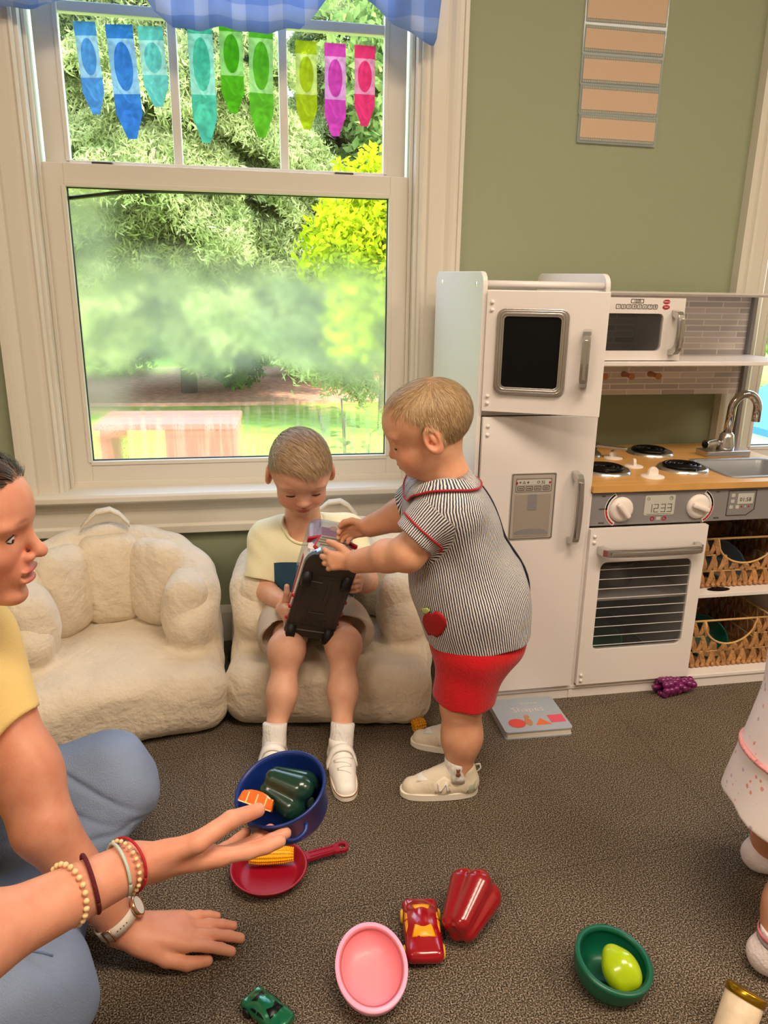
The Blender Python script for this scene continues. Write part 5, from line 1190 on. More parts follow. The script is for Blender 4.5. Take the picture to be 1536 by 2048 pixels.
# ---------------------------------------------------------------- toddler standing by the kitchen
def seersucker(name):
    m = bpy.data.materials.new(name); m.use_nodes = True; t = m.node_tree; p = t.nodes['Principled BSDF']; p.inputs['Roughness'].default_value = .85; p.inputs['Specular IOR Level'].default_value = .2
    a = node(t, 'ShaderNodeAttribute'); a.attribute_name = 'across'; co = node(t, 'ShaderNodeTexCoord'); n = node(t, 'ShaderNodeTexNoise'); n.inputs['Scale'].default_value = 120; n.inputs['Detail'].default_value = 3; t.links.new(co.outputs['Object'], n.inputs[0])
    w = node(t, 'ShaderNodeMath', operation='MULTIPLY_ADD'); w.inputs[1].default_value = .0022; t.links.new(n.outputs[0], w.inputs[0]); t.links.new(a.outputs['Fac'], w.inputs[2])
    k = node(t, 'ShaderNodeMath', operation='MULTIPLY'); k.inputs[1].default_value = 2*PI/.0047; t.links.new(w.outputs[0], k.inputs[0]); s = node(t, 'ShaderNodeMath', operation='SINE'); t.links.new(k.outputs[0], s.inputs[0])
    r = node(t, 'ShaderNodeValToRGB'); r.color_ramp.elements[0].position = .42; r.color_ramp.elements[0].color = (*lin((70, 72, 92)), 1); r.color_ramp.elements[1].position = .60; r.color_ramp.elements[1].color = (*lin((240, 236, 232)), 1)
    mr = node(t, 'ShaderNodeMapRange'); mr.inputs[1].default_value = -1; mr.inputs[2].default_value = 1; t.links.new(s.outputs[0], mr.inputs[0]); t.links.new(mr.outputs[0], r.inputs[0]); t.links.new(r.outputs[0], p.inputs['Base Color'])
    n2 = node(t, 'ShaderNodeTexNoise'); n2.inputs['Scale'].default_value = 90; t.links.new(co.outputs['Object'], n2.inputs[0]); ad = node(t, 'ShaderNodeMath', operation='ADD'); t.links.new(n2.outputs[0], ad.inputs[0]); t.links.new(mr.outputs[0], ad.inputs[1])
    b = node(t, 'ShaderNodeBump'); b.inputs['Strength'].default_value = .35; b.inputs['Distance'].default_value = .002; t.links.new(ad.outputs[0], b.inputs['Height']); t.links.new(b.outputs[0], p.inputs['Normal']); return m
M_seer = seersucker('striped_seersucker'); M_redcord = mat('red_piping', (178, 16, 34), .6); M_redknit = mat('red_cotton_knit', (196, 14, 24), .8, bump=.3, bscale=260, sheen=.25, spec=.2); M_navytrim = mat('navy_trim', (34, 34, 48), .7); M_leaf = mat('apple_leaf', (196, 214, 132), .7); M_apple = mat('apple_applique', (176, 20, 30), .6)
def toddler_standing():
    root = empty('person', (.41, 1.34, 0), 'toddler in a striped shirt and red shorts standing and reaching for the toy truck', 'person', 'children playing')
    S = Solid(); S.pad = .014
    F = np.array([-.90, .22, -.34]); F /= np.linalg.norm(F); U = np.array([-.30, .02, .95]); U -= F*(U@F); U /= np.linalg.norm(U); Rt = np.cross(F, U); R = np.stack([Rt, F, U], 1)
    hops, hf = head(S, np.array([.330, 1.338, .762]), R, .01015); S.frame()
    limb(S, [(.352, 1.338, .715), (.372, 1.338, .66), (.385, 1.34, .60)], [.040, .038, .07], .03)
    S.ell((.39, 1.34, .55), (.07, .08, .09), .03); S.ell((.42, 1.343, .43), (.09, .09, .12), .03)
    limb(S, [(.345, 1.275, .61), (.283, 1.275, .536), (.205, 1.386, .484)], [.034, .033, .024], .015); S.ell((.252, 1.315, .520), (.033, .033, .030), .015)
    limb(S, [(.36, 1.40, .605), (.305, 1.445, .560), (.246, 1.475, .528)], [.040, .033, .023], .015)
    hand(S, (.200, 1.392, .482), (-.93, .36, -.06), (.10, -.98, .22), .094, -1, ((28, 30, 24), (26, 32, 26), (26, 36, 30), (24, 38, 34)), spread=(20, 5, -8, -20), thumb=((.28, .28, -.03), (.46, .36, -.07), (.60, .40, -.12)), fat=1.22, flen=.88)
    hand(S, (.246, 1.476, .527), (-.80, .38, -.30), (.45, .75, .3), .090, 1, ((30, 34, 30),)*4, fat=1.2, flen=.88)
    S.frame()
    limb(S, [(.425, 1.30, .31), (.405, 1.288, .20), (.408, 1.282, .13), (.404, 1.278, .05)], [.062, .037, .0345, .027], .03); S.ell((.41, 1.285, .135), (.035, .034, .05), .02)
    limb(S, [(.46, 1.395, .31), (.445, 1.41, .20), (.452, 1.42, .13), (.450, 1.425, .05)], [.062, .037, .0345, .027], .03)
    S.fr = hf
    S.paint(S.prim_ell((0, -2.6, 2.6), (7.6, 8.2, 7.0)), (172, 138, 96), 1.6, .55)
    brows(S, hf, (190, 150, 115)); S.frame()
    body, V, Q = S.build('body', M_skin, root, h=.0018, base=(228, 172, 138))
    lashes(root, hf, y=6.85)
    def region(L):
        x, y, z = L.T; line = np.where(y > 1.2, 3.2+(y-1.2)*.75, np.where(y > -2.0, .9, -3.4+.2*(y+2)*-1)); r_ = np.sqrt((x/6.9)**2+((y+.7)/8.3)**2+((z-1.9)/7)**2)
        return ((z > line) & (r_ > .87)).astype(float)*np.where(y > 2, .25, 1.0)
    def flow(L):
        x, y, z = L.T; c = np.stack([x*.10, y+3.5, z-7.5], 1); c[:, 2] -= 1.5; sd_ = np.stack([0*x, .10*np.sign(y+3)+.0*x, -1+0*x], 1); top = np.clip((z-4)/3, 0, 1)[:, None]
        return (c/np.maximum(np.linalg.norm(c, axis=1), .1)[:, None])*top+sd_*(1-top)
    strands('hair', hairmat('fine_blond_hair', (150, 118, 80), (216, 186, 142)), root, S, hops, hf, V, region, flow, 11000, lambda L: np.where((np.abs(L[:, 0]) > 4.8) & (L[:, 1] > -4) & (L[:, 1] < 3) & (L[:, 2] < 4.5), .010, .030), .00040, 6, (.0004, .0026), 8, .16)
    # shirt
    T = Solid(); T.pad = .014; wr = wrinkle(41, .0012, 48, 8, (1, 1, .7)); w2 = wrinkle(42, .0034, 17, 5, (1, 1, .8)); T.disp = lambda P: wr(P)+w2(P)*np.clip((.62-P[:, 2])/.15, 0, 1)
    T.cone((.340, 1.272, .619), (.292, 1.268, .566), .047, .043, .03); T.cone((.362, 1.405, .612), (.318, 1.435, .576), .050, .044, .03)
    for e_, d_ in (((.292, 1.268, .566), (-.048, -.004, -.053)), ((.318, 1.435, .576), (-.044, .03, -.036))):
        d_ = np.array(d_); d_ /= np.linalg.norm(d_); T.s(T.prim_box(np.array(e_)+d_*.05, (.05, .08, .08), .002, basis(d_, (0, 1, 0))), .002)
    T.ell((.376, 1.338, .585), (.087, .098, .082), .02); T.cone((.368, 1.275, .615), (.368, 1.40, .615), .052, .052, .04); T.ell((.400, 1.342, .50), (.096, .104, .11), .04); T.ell((.432, 1.345, .415), (.103, .110, .10), .05)
    T.cone((.442, 1.345, .41), (.454, 1.345, .30), .103, .109, .05)
    T.s(T.prim_cone((.300, 1.269, .575), (.265, 1.266, .535), .035, .040), .003); T.s(T.prim_cone((.315, 1.437, .572), (.27, 1.46, .53), .038, .055), .003)
    T.s(T.prim_plane((0, 0, 1), (0, 0, .322)), 0) if False else None
    T.cut((.09, 0, -1), (.41, 0, .3275), .002); T.s(T.prim_cone((.450, 1.345, .295), (.452, 1.345, .335), .098, .092), .002)
    T.s(T.prim_cone((.368, 1.338, .662), (.352, 1.338, .735), .044, .060), .004)
    ax0 = np.array([.455, 1.345, .33]); ax1 = np.array([.375, 1.338, .63])
    def across(V):
        t = np.clip((V[:, 2]-.33)/.30, 0, 1)[:, None]; c = ax0*(1-t)+ax1*t; d = V-c; th = np.arctan2(d[:, 0], -d[:, 1]); u = th*.104
        sl = np.array([.340, 1.272, .619]); sd_ = np.array([-.048, -.004, -.053]); sd_ /= np.linalg.norm(sd_); q = V-sl; al = q@sd_; pr = q-al[:, None]*sd_; e1 = np.array([0, -1.0, 0]); e2 = np.cross(sd_, e1)
        m = (al > .004) & (np.linalg.norm(pr, axis=1) < .060) & (V[:, 1] < 1.305)
        return np.where(m, np.arctan2(pr@e2, pr@e1)*.047+.3, u)
    shirt, TV, TQ = T.build('shirt', M_seer, root, h=.0024, attr={'across': across})
    T2 = T; T.disp = None
    sl = np.array([.340, 1.272, .619]); sd_ = np.array([-.048, -.004, -.053]); sd_ /= np.linalg.norm(sd_); e1 = np.array([0, -1.0, 0]); e2 = np.cross(sd_, e1)
    for L_, nm in ((.046, 'sleeve_piping'),):
        ribbon_on(nm, M_redcord, shirt, T, [sl+sd_*L_+(e1*math.cos(a)+e2*math.sin(a))*.046 for a in np.linspace(-2.2, 2.0, 30)], .0021, .0012)
    # round collar with piping
    nc = np.array([.366, 1.338, .668]); Uc = np.array([-.22, 0, .97]); Uc /= np.linalg.norm(Uc); Xc = np.array([.97, 0, .22]); Yc = np.array([0, 1.0, 0])
    b = MB(); A = np.linspace(-PI, PI, 61); ro, edge = [], []
    inner = np.array([nc+Xc*math.cos(a)*.049+Yc*math.sin(a)*.050+Uc*.004 for a in A])
    outer = np.array([nc+Xc*math.cos(a)*(.088 if math.cos(a) < 0 else .066)+Yc*math.sin(a)*.088-Uc*.022 for a in A]); outer, on_ = surf_project(T, outer, .0065)
    mid = (inner+outer)/2; mid, _ = surf_project(T, mid, .0075); v = [[b.bm.verts.new(q) for q in (i_, m_, o_)] for i_, m_, o_ in zip(inner, mid, outer)]
    for p_, q_ in zip(v, v[1:]):
        for k in range(2): b.bm.faces.new((p_[k], q_[k], q_[k+1], p_[k+1]))
    me_c = b.build('collar', M_seer, shirt, smooth=True); sm = me_c.modifiers.new('thick', 'SOLIDIFY'); sm.thickness = .002
    at_ = me_c.data.attributes.new('across', 'FLOAT', 'POINT'); co = np.array([vv.co[:] for vv in me_c.data.vertices]); dd = co-nc; at_.data.foreach_set('value', (np.arctan2(dd@Yc, dd@Xc)*.07).astype(f32))
    b = MB(); b.grid_tube([tuple(p) for p in outer], .0022, 8); b.build('collar_piping', M_redcord, me_c)
    # placket down the back, apple on the side
    pts = [(.43, 1.338, .648), (.455, 1.336, .62), (.468, 1.334, .585), (.482, 1.33, .54), (.492, 1.334, .50), (.515, 1.338, .46), (.545, 1.34, .42), (.555, 1.342, .38), (.572, 1.342, .345), (.576, 1.343, .328)]
    pp = [np.array(pts[0])]
    for a, c in zip(pts, pts[1:]): pp += [np.array(a)+(np.array(c)-np.array(a))*t for t in (.33, .66, 1)]
    ribbon_on('back_placket', M_navytrim, shirt, T, pp, .0026, .0015)
    def onshirt(px, py):   # the place on the shirt's near side where the applique is sewn
        d = np.array(_f + _r2*((px-768)/F_PX) - _u2*((py-1024)/F_PX)); ts = np.linspace(1.15, 1.42, 120)/d[1]; Pm = np.array(CAM)+ts[:, None]*d; e_ = T.evals(Pm)
        k_ = np.argmax(e_ < .0005) if (e_ < .0005).any() else np.argmin(e_); return Pm[k_]
    ap = [(848, 1232), (855, 1224), (864, 1227), (872, 1222), (884, 1225), (893, 1238), (893, 1252), (884, 1268), (874, 1274), (866, 1269), (858, 1270), (851, 1256), (847, 1243)]
    patch('apple_applique', M_apple, shirt, T, [onshirt(*q) for q in ap], .0022, 4); patch('apple_leaf', M_leaf, shirt, T, [onshirt(*q) for q in ((846, 1216), (855, 1215), (862, 1220), (855, 1227), (847, 1225))], .0026, 2)
    # shorts
    T = Solid(); T.pad = .014; wa = wrinkle(51, .0011, 50, 8); wb_ = wrinkle(52, .0022, 22, 5, (1, 1, .5)); T.disp = lambda P: wa(P)+wb_(P)
    T.ell((.450, 1.345, .315), (.104, .105, .06), 0); T.cone((.425, 1.302, .30), (.414, 1.298, .205), .066, .064, .03); T.cone((.465, 1.395, .30), (.466, 1.41, .205), .068, .064, .03)
    T.cut((-.06, 0, -1), (.41, 0, .213), .002); T.s(T.prim_cone((.413, 1.298, .212), (.41, 1.298, .17), .058, .062), .003); T.s(T.prim_cone((.466, 1.41, .212), (.466, 1.41, .17), .058, .062), .003)
    T.build('shorts', M_redknit, root, h=.0026)
    ms = (M_shoebeige, M_solewhite, M_shoecream, M_shoemesh, M_sage)
    for p0, p1, dr, L in (((.400, 1.278, .040), (.402, 1.278, .082), (-1, .10), .164), ((.450, 1.425, .040), (.450, 1.425, .082), (-.93, .36), .158)):
        so = sock(root, p0, p1, .029, .0285, M_sock)
        if p0[1] < 1.3:
            bb = MB(); q = Vector((p0[0]-.006, p0[1]-.0295, .064)); bb.ico(q, .0055, 2, (1, .35, 1)); bb.ico(q+Vector((0, 0, .008)), .004, 2, (1, .35, 1)); bb.ico(q+Vector((-.003, 0, .0115)), .0016, 1); bb.ico(q+Vector((.003, 0, .0115)), .0016, 1); bb.build('sock_bear', mat('brown_embroidery', (130, 84, 56), .8), so)
        shoe(root, (p0[0], p0[1]), dr, L, ms, style='runner')
    adopt(root); return root
toddler_standing()
# ---------------------------------------------------------------- woman on the floor at the left
M_yellow = mat('soft_yellow_cotton', (252, 220, 142), .85, bump=.2, bscale=260, sheen=.15, spec=.2)
def denim(name, rgb):
    m = mat(name, rgb, .85, bump=.35, bscale=420, var=.16, vscale=7, spec=.2, stretch=(1, 1, 1)); return m
M_denim = denim('light_blue_denim', (138, 156, 186)); M_denim2 = denim('denim_seam', (112, 134, 170))
M_bead = mat('cream_wood_beads', (232, 206, 152), .45); M_redbraid = mat('dark_red_braid', (96, 14, 28), .8, bump=.5, bscale=300); M_mint = mat('mint_cord', (186, 206, 196), .6)
M_strap = mat('ivory_watch_strap', (238, 228, 214), .5); M_gold = mat('rose_gold', (214, 168, 130), .25, metal=1.0); M_wface = mat('watch_face', (240, 236, 230), .2)
M_plaid = mat('plaid_canvas', (206, 196, 172), .8, var=.3, vscale=60)
def woman():
    root = empty('person', (-.55, 1.0, 0), 'woman in a yellow T-shirt and jeans sitting on the carpet, holding out the blue pot', 'person')
    S = Solid(); S.pad = .014
    F = np.array([.995, -.03, -.10]); F /= np.linalg.norm(F); U = np.array([.10, 0, .995]); U -= F*(U@F); U /= np.linalg.norm(U); Rt = np.cross(F, U); R = np.stack([Rt, F, U], 1)
    hops, hf = head(S, np.array([-.379, 1.030, .690]), R, .0096, adult=True); S.frame()
    limb(S, [(-.405, 1.03, .62), (-.435, 1.03, .56), (-.47, 1.03, .50)], [.055, .052, .08], .03)
    S.ell((-.50, 1.0, .42), (.10, .15, .13), .05); S.ell((-.56, 1.0, .27), (.11, .14, .14), .05); S.ell((-.62, 1.0, .13), (.13, .17, .11), .05)
    # far arm, planted on the carpet
    limb(S, [(-.415, 1.115, .485), (-.315, .985, .245), (-.214, .966, .062)], [.050, .041, .027], .02); S.ell((-.335, 1.02, .31), (.044, .044, .06), .03)
    hand(S, (-.212, .966, .058), (.96, .05, -.20), (.15, -.05, .98), .178, -1, ((2, 8, 6), (0, 8, 6), (0, 8, 6), (0, 10, 8)), spread=(4, 0, -4, -8), thumb=((.36, .21, -.09), (.54, .235, -.12), (.71, .20, -.13)), fat=.95)
    S.frame()
    # near arm, reaching out with the pot
    limb(S, [(-.46, .83, .49), (-.352, .600, .385), (-.150, .752, .358)], [.050, .042, .0265], .02); S.ell((-.30, .640, .385), (.052, .048, .042), .03)
    hand(S, (-.146, .755, .357), (.965, .17, -.17), (.02, -.62, -.78), .180, 1, ((4, 6, 6), (8, 8, 6), (12, 10, 8), (16, 12, 8)), spread=(4, 1, -4, -9), thumb=((.34, .27, -.10), (.56, .24, -.22), (.77, .12, -.27)), fat=.95)
    S.frame()
    limb(S, [(-.62, 1.10, .12), (-.40, 1.16, .135)], [.07, .04], .03); limb(S, [(-.62, .90, .11), (-.45, .87, .09)], [.07, .04], .03)
    S.fr = hf; brows(S, hf, (120, 84, 60), z=2.5, y=8.2, adult=True)
    S.paint(S.prim_ell((0, -3.0, 5.0), (8.4, 8.6, 8.0)), (64, 42, 30), .6, .9); S.frame()
    body, V, Q = S.build('body', M_skin, root, h=.0021, base=(226, 160, 132))
    o, R, s = hf; W = lambda *p: o+R@(np.array(p)*s)
    # eyes, teeth
    for sg in (-1, 1):
        b = MB(); b.ico(tuple(W(sg*3.1, 6.45, .05)), .0112, 3); e = b.build('eye', M_eyew, root)
        b = MB(); M_ = Matrix.Translation(Vector(W(sg*3.1, 7.42, -.08))); b.ico((0, 0, 0), .0054, 2, (.35, 1, 1), M_); b.build('iris', M_iris, e)
        b = MB()
        for zz, yy in ((.50, 7.5), (-.55, 7.35)):
            b.grid_tube([tuple(W(sg*3.15+1.45*t, yy-.55*t*t, zz*(1-t*t))) for t in np.linspace(-1, 1, 9)], [.0004]+[.0011]*7+[.0004], 6)
        b.build('eyelid_lashes', M_lash, root)
    b = MB()
    for t in np.linspace(-1, 1, 8): b.box(-.0034, .0034, -.0015, .0015, -.0042, .0042, .0012, 2, Matrix.Translation(Vector(W(1.45*t, 8.2-.5*t*t, -5.85))) @ Matrix.Rotation(PI/2, 4, 'Z'))
    b.build('teeth', M_teeth, root)
    hm = hairmat('dark_brown_hair', (34, 20, 14), (104, 74, 52))
    def region(L):
        x, y, z = L.T; line = np.where(y > 0, 6.2+(y-3)*.35, 1.0+y*.4); line = np.where(y < -5, -4, line); return (z > line).astype(float)
    flow = lambda L: np.stack([np.sign(L[:, 0])*.25, -1+0*L[:, 0], -.25-.09*np.abs(L[:, 0])], 1)
    strands('hair', hm, root, S, hops, hf, V, region, flow, 9000, lambda L: np.full(len(L), .085), .0006, 12, (.002, .010), 10, .10)
    # T-shirt
    T = Solid(); T.pad = .014; wa = wrinkle(61, .0014, 38, 7); wb_ = wrinkle(62, .0045, 13, 5); T.disp = lambda P: wa(P)+wb_(P)
    T.cone((-.42, 1.115, .485), (-.365, 1.045, .372), .066, .060, .04); T.cone((-.46, .83, .49), (-.405, .715, .435), .066, .062, .04)
    for e_, d_ in (((-.365, 1.045, .372), (.10, -.13, -.24)), ((-.405, .715, .435), (.108, -.23, -.105))):
        d_ = np.array(d_); d_ /= np.linalg.norm(d_); T.s(T.prim_box(np.array(e_)+d_*.06, (.06, .10, .10), .002, basis(d_, (0, 1, 0) if abs(d_[1]) < .8 else (1, 0, 0))), .010)
    T.s(T.prim_cone((-.362, 1.041, .366), (-.33, 1.00, .28), .046, .052), .006)
    T.cone((-.46, .87, .495), (-.43, 1.12, .495), .062, .062, .04); T.ell((-.49, 1.0, .43), (.125, .175, .13), .05); T.ell((-.55, 1.0, .28), (.135, .165, .15), .05); T.ell((-.62, 1.0, .15), (.155, .19, .10), .05)
    T.s(T.prim_plane((-.46, -.33, .82), (-.340, 1.02, .352)), 0) if False else None
    T.s(T.prim_cone((-.44, 1.03, .565), (-.40, 1.03, .66), .066, .085), .005)
    T.build('t_shirt', M_yellow, root, h=.0032)
    # jeans
    T = Solid(); T.pad = .012; wa = wrinkle(71, .0026, 34, 7, (.5, 1.2, 1)); wb_ = wrinkle(72, .0055, 16, 5, (.6, 1.2, 1)); cr_ = crease(1, -.006, [((-.30, 1.15, .20), (.5, .2, .8), .09, .006), ((-.33, 1.13, .17), (.35, .3, .85), .10, .006), ((-.34, 1.12, .13), (.1, .3, .9), .09, .006), ((-.38, 1.10, .20), (.7, .2, .6), .10, .007), ((-.29, 1.14, .11), (-.1, .3, .9), .07, .005), ((-.36, .80, .10), (.4, .2, .9), .10, .007), ((-.42, .82, .15), (.8, .3, .4), .10, .007), ((-.34, .86, .15), (.6, .8, .2), .08, .006)])
    T.disp = lambda P: wa(P)+wb_(P)-cr_(P)
    T.ell((-.63, 1.0, .12), (.15, .19, .11), .05)
    T.cone((-.60, 1.11, .135), (-.268, 1.205, .178), .096, .066, .04); T.cone((-.268, 1.205, .176), (-.250, 1.195, .160), .066, .062, .04)
    T.cone((-.258, 1.195, .150), (-.36, 1.06, .065), .064, .058, .05); T.cone((-.36, 1.06, .065), (-.47, .96, .06), .058, .052, .04)
    T.cone((-.60, .89, .115), (-.315, .840, .088), .098, .074, .04); T.cone((-.315, .840, .088), (-.33, 1.00, .058), .072, .052, .05)
    T.cut((0, 0, -1), (0, 0, .003), .004)
    T.build('jeans', M_denim, root, h=.0036)
    b = MB(); P, _ = surf_project(T, np.array([(-.60+.33*t, .875-.04*t, .20-.03*t) for t in np.linspace(0, 1, 18)]), .0008); b.grid_tube(list(P), .0016, 6); b.build('jeans_seam', M_denim2, root)
    # shoe tip behind the hand
    b = MB(); b.ico((0, 0, 0), 1, 3, (.035, .045, .022), Matrix.Translation((-.262, 1.165, .034))); sh = b.build('shoe', M_plaid, root)
    b = MB(); b.lathe([(0, 0), (1, 0), (1, 1), (0, 1)], 24, Matrix.Translation((-.262, 1.165, .0)) @ Matrix.Diagonal((.037, .047, .016, 1))); b.build('sole', M_solewhite, sh)
    # bracelets on the reaching wrist
    e0, e1 = np.array([-.352, .600, .385]), np.array([-.150, .752, .362]); ax = (e1-e0)/np.linalg.norm(e1-e0); a1 = np.cross(ax, [0, 0, 1]); a1 /= np.linalg.norm(a1); a2 = np.cross(ax, a1)
    def ring(t, r, tilt): c = e0+(e1-e0)*t; return [c+a1*math.cos(a)*r+a2*math.sin(a)*r+ax*tilt*math.cos(a+.6) for a in np.linspace(0, 2*PI, 49)]
    for t, r, tl in ((.70, .0325, .006), (.955, .0300, .004)):
        b = MB(); rg = ring(t, r, tl)
        for p in rg[:-1:2] if r > .031 else rg[:-1:2]: b.ico(tuple(p), .0033 if r > .031 else .0026, 2)
        b.build('bead_bracelet', M_bead, root)
    b = MB(); b.grid_tube(ring(.80, .0315, -.008), .0024, 8); b.build('braided_bracelet', M_redbraid, root)
    b = MB(); b.grid_tube(ring(.935, .0295, -.003), .0018, 8); b.build('cord_bracelet', M_mint, root)
    b = MB(); b.grid_tube(ring(.975, .0315, .006), .0016, 6); b.build('thread_bracelet', M_redcord, root)
    # watch on the planted wrist
    e0, e1 = np.array([-.315, .985, .245]), np.array([-.214, .966, .062]); ax = (e1-e0)/np.linalg.norm(e1-e0); a1 = np.cross(ax, [0, 1, 0]); a1 /= np.linalg.norm(a1); a2 = np.cross(ax, a1); c = e0+(e1-e0)*.90
    b = MB(); n = 48; v = []
    for k in range(n):
        a = 2*PI*k/n; d = a1*math.cos(a)+a2*math.sin(a); v.append([b.bm.verts.new(c+d*(rr)+ax*w) for rr, w in ((.0305, -.0085), (.0330, -.0085), (.0330, .0085), (.0305, .0085))])
    for k in range(n):
        A, B_ = v[k], v[(k+1) % n]
        for j in range(4): b.bm.faces.new((A[j], A[(j+1) % 4], B_[(j+1) % 4], B_[j]))
    st = b.build('watch_strap', M_strap, root, smooth=True)
    fd_ = np.array([.55, .10, .83]); fd_ -= ax*(fd_@ax); fd_ /= np.linalg.norm(fd_); cc = c+fd_*.034
    M4 = Matrix(np.vstack([np.hstack([np.stack([ax, np.cross(fd_, ax), fd_], 1), cc[:, None]]), [0, 0, 0, 1]]).tolist())
    b = MB(); b.lathe([(0, -.002), (.015, -.002), (.0165, 0), (.0165, .004), (.0145, .0055), (.0135, .0048)], 32, M4); wc = b.build('watch_case', M_gold, root)
    b = MB(); b.lathe([(0, .0046), (.0137, .0046)], 32, M4); b.build('watch_dial', M_wface, wc)
    bd = np.array([-.1, -.98, -.1]); bd -= ax*(bd@ax); bd /= np.linalg.norm(bd); sdv = np.cross(ax, bd)
    b = MB(); q = [c+bd*.0345+sdv*sx_*.006+ax*w for sx_, w in ((-1, -.0105), (1, -.0105), (1, .0105), (-1, .0105), (-1, -.0105))]; b.grid_tube(q, .0014, 6); b.build('watch_buckle', M_gold, root)
    b = MB()
    for k in range(4):
        a = .42+.16*k; d = bd*math.cos(a)-sdv*math.sin(a); b.ico(tuple(c+d*.0331), .0011, 1)
    b.build('strap_holes', M_lash, st)
    adopt(root); return root
woman()

# ---------------------------------------------------------------- small girl at the right edge
def floral():
    m = bpy.data.materials.new('white_floral_cotton'); m.use_nodes = True; t = m.node_tree; p = t.nodes['Principled BSDF']; p.inputs['Roughness'].default_value = .85; p.inputs['Specular IOR Level'].default_value = .2
    co = node(t, 'ShaderNodeTexCoord'); v = node(t, 'ShaderNodeTexVoronoi'); v.inputs['Scale'].default_value = 62; t.links.new(co.outputs['Object'], v.inputs[0])
    n = node(t, 'ShaderNodeTexNoise'); n.inputs['Scale'].default_value = 160; t.links.new(co.outputs['Object'], n.inputs[0]); a = node(t, 'ShaderNodeMath', operation='MULTIPLY_ADD'); a.inputs[1].default_value = .35; t.links.new(n.outputs[0], a.inputs[0]); t.links.new(v.outputs['Distance'], a.inputs[2])
    r = node(t, 'ShaderNodeValToRGB'); r.color_ramp.interpolation = 'EASE'; e = r.color_ramp.elements; e[0].position = .32; e[0].color = (1, 1, 1, 1); e[1].position = .40; e[1].color = (0, 0, 0, 1); t.links.new(a.outputs[0], r.inputs[0])
    sp = node(t, 'ShaderNodeSeparateXYZ'); t.links.new(v.outputs['Color'], sp.inputs[0]); r2 = node(t, 'ShaderNodeValToRGB'); r2.color_ramp.interpolation = 'CONSTANT'; e = r2.color_ramp.elements; e[0].color = (*lin((232, 150, 140)), 1); e[1].position = .45; e[1].color = (*lin((196, 186, 206)), 1); k = e.new(.7); k.color = (*lin((240, 176, 160)), 1); t.links.new(sp.outputs[0], r2.inputs[0])
    g = node(t, 'ShaderNodeMath', operation='MULTIPLY'); g.inputs[1].default_value = .95; t.links.new(r.outputs[0], g.inputs[0])
    mx = node(t, 'ShaderNodeMixRGB'); mx.inputs[1].default_value = (*lin((240, 232, 232)), 1); t.links.new(g.outputs[0], mx.inputs[0]); t.links.new(r2.outputs[0], mx.inputs[2]); t.links.new(mx.outputs[0], p.inputs['Base Color']); return m
M_floral = floral(); M_pinkrib = mat('pink_braid_trim', (236, 160, 160), .8, bump=.5, bscale=200); M_sockp = mat('white_slipper_sock', (238, 226, 226), .9, bump=.3, bscale=200, var=.08, vscale=50); M_pinkcuff = mat('pink_grey_sock_cuff', (240, 130, 140), .85, var=.4, vscale=45); M_greycuff = mat('grey_sock_band', (170, 166, 172), .85)
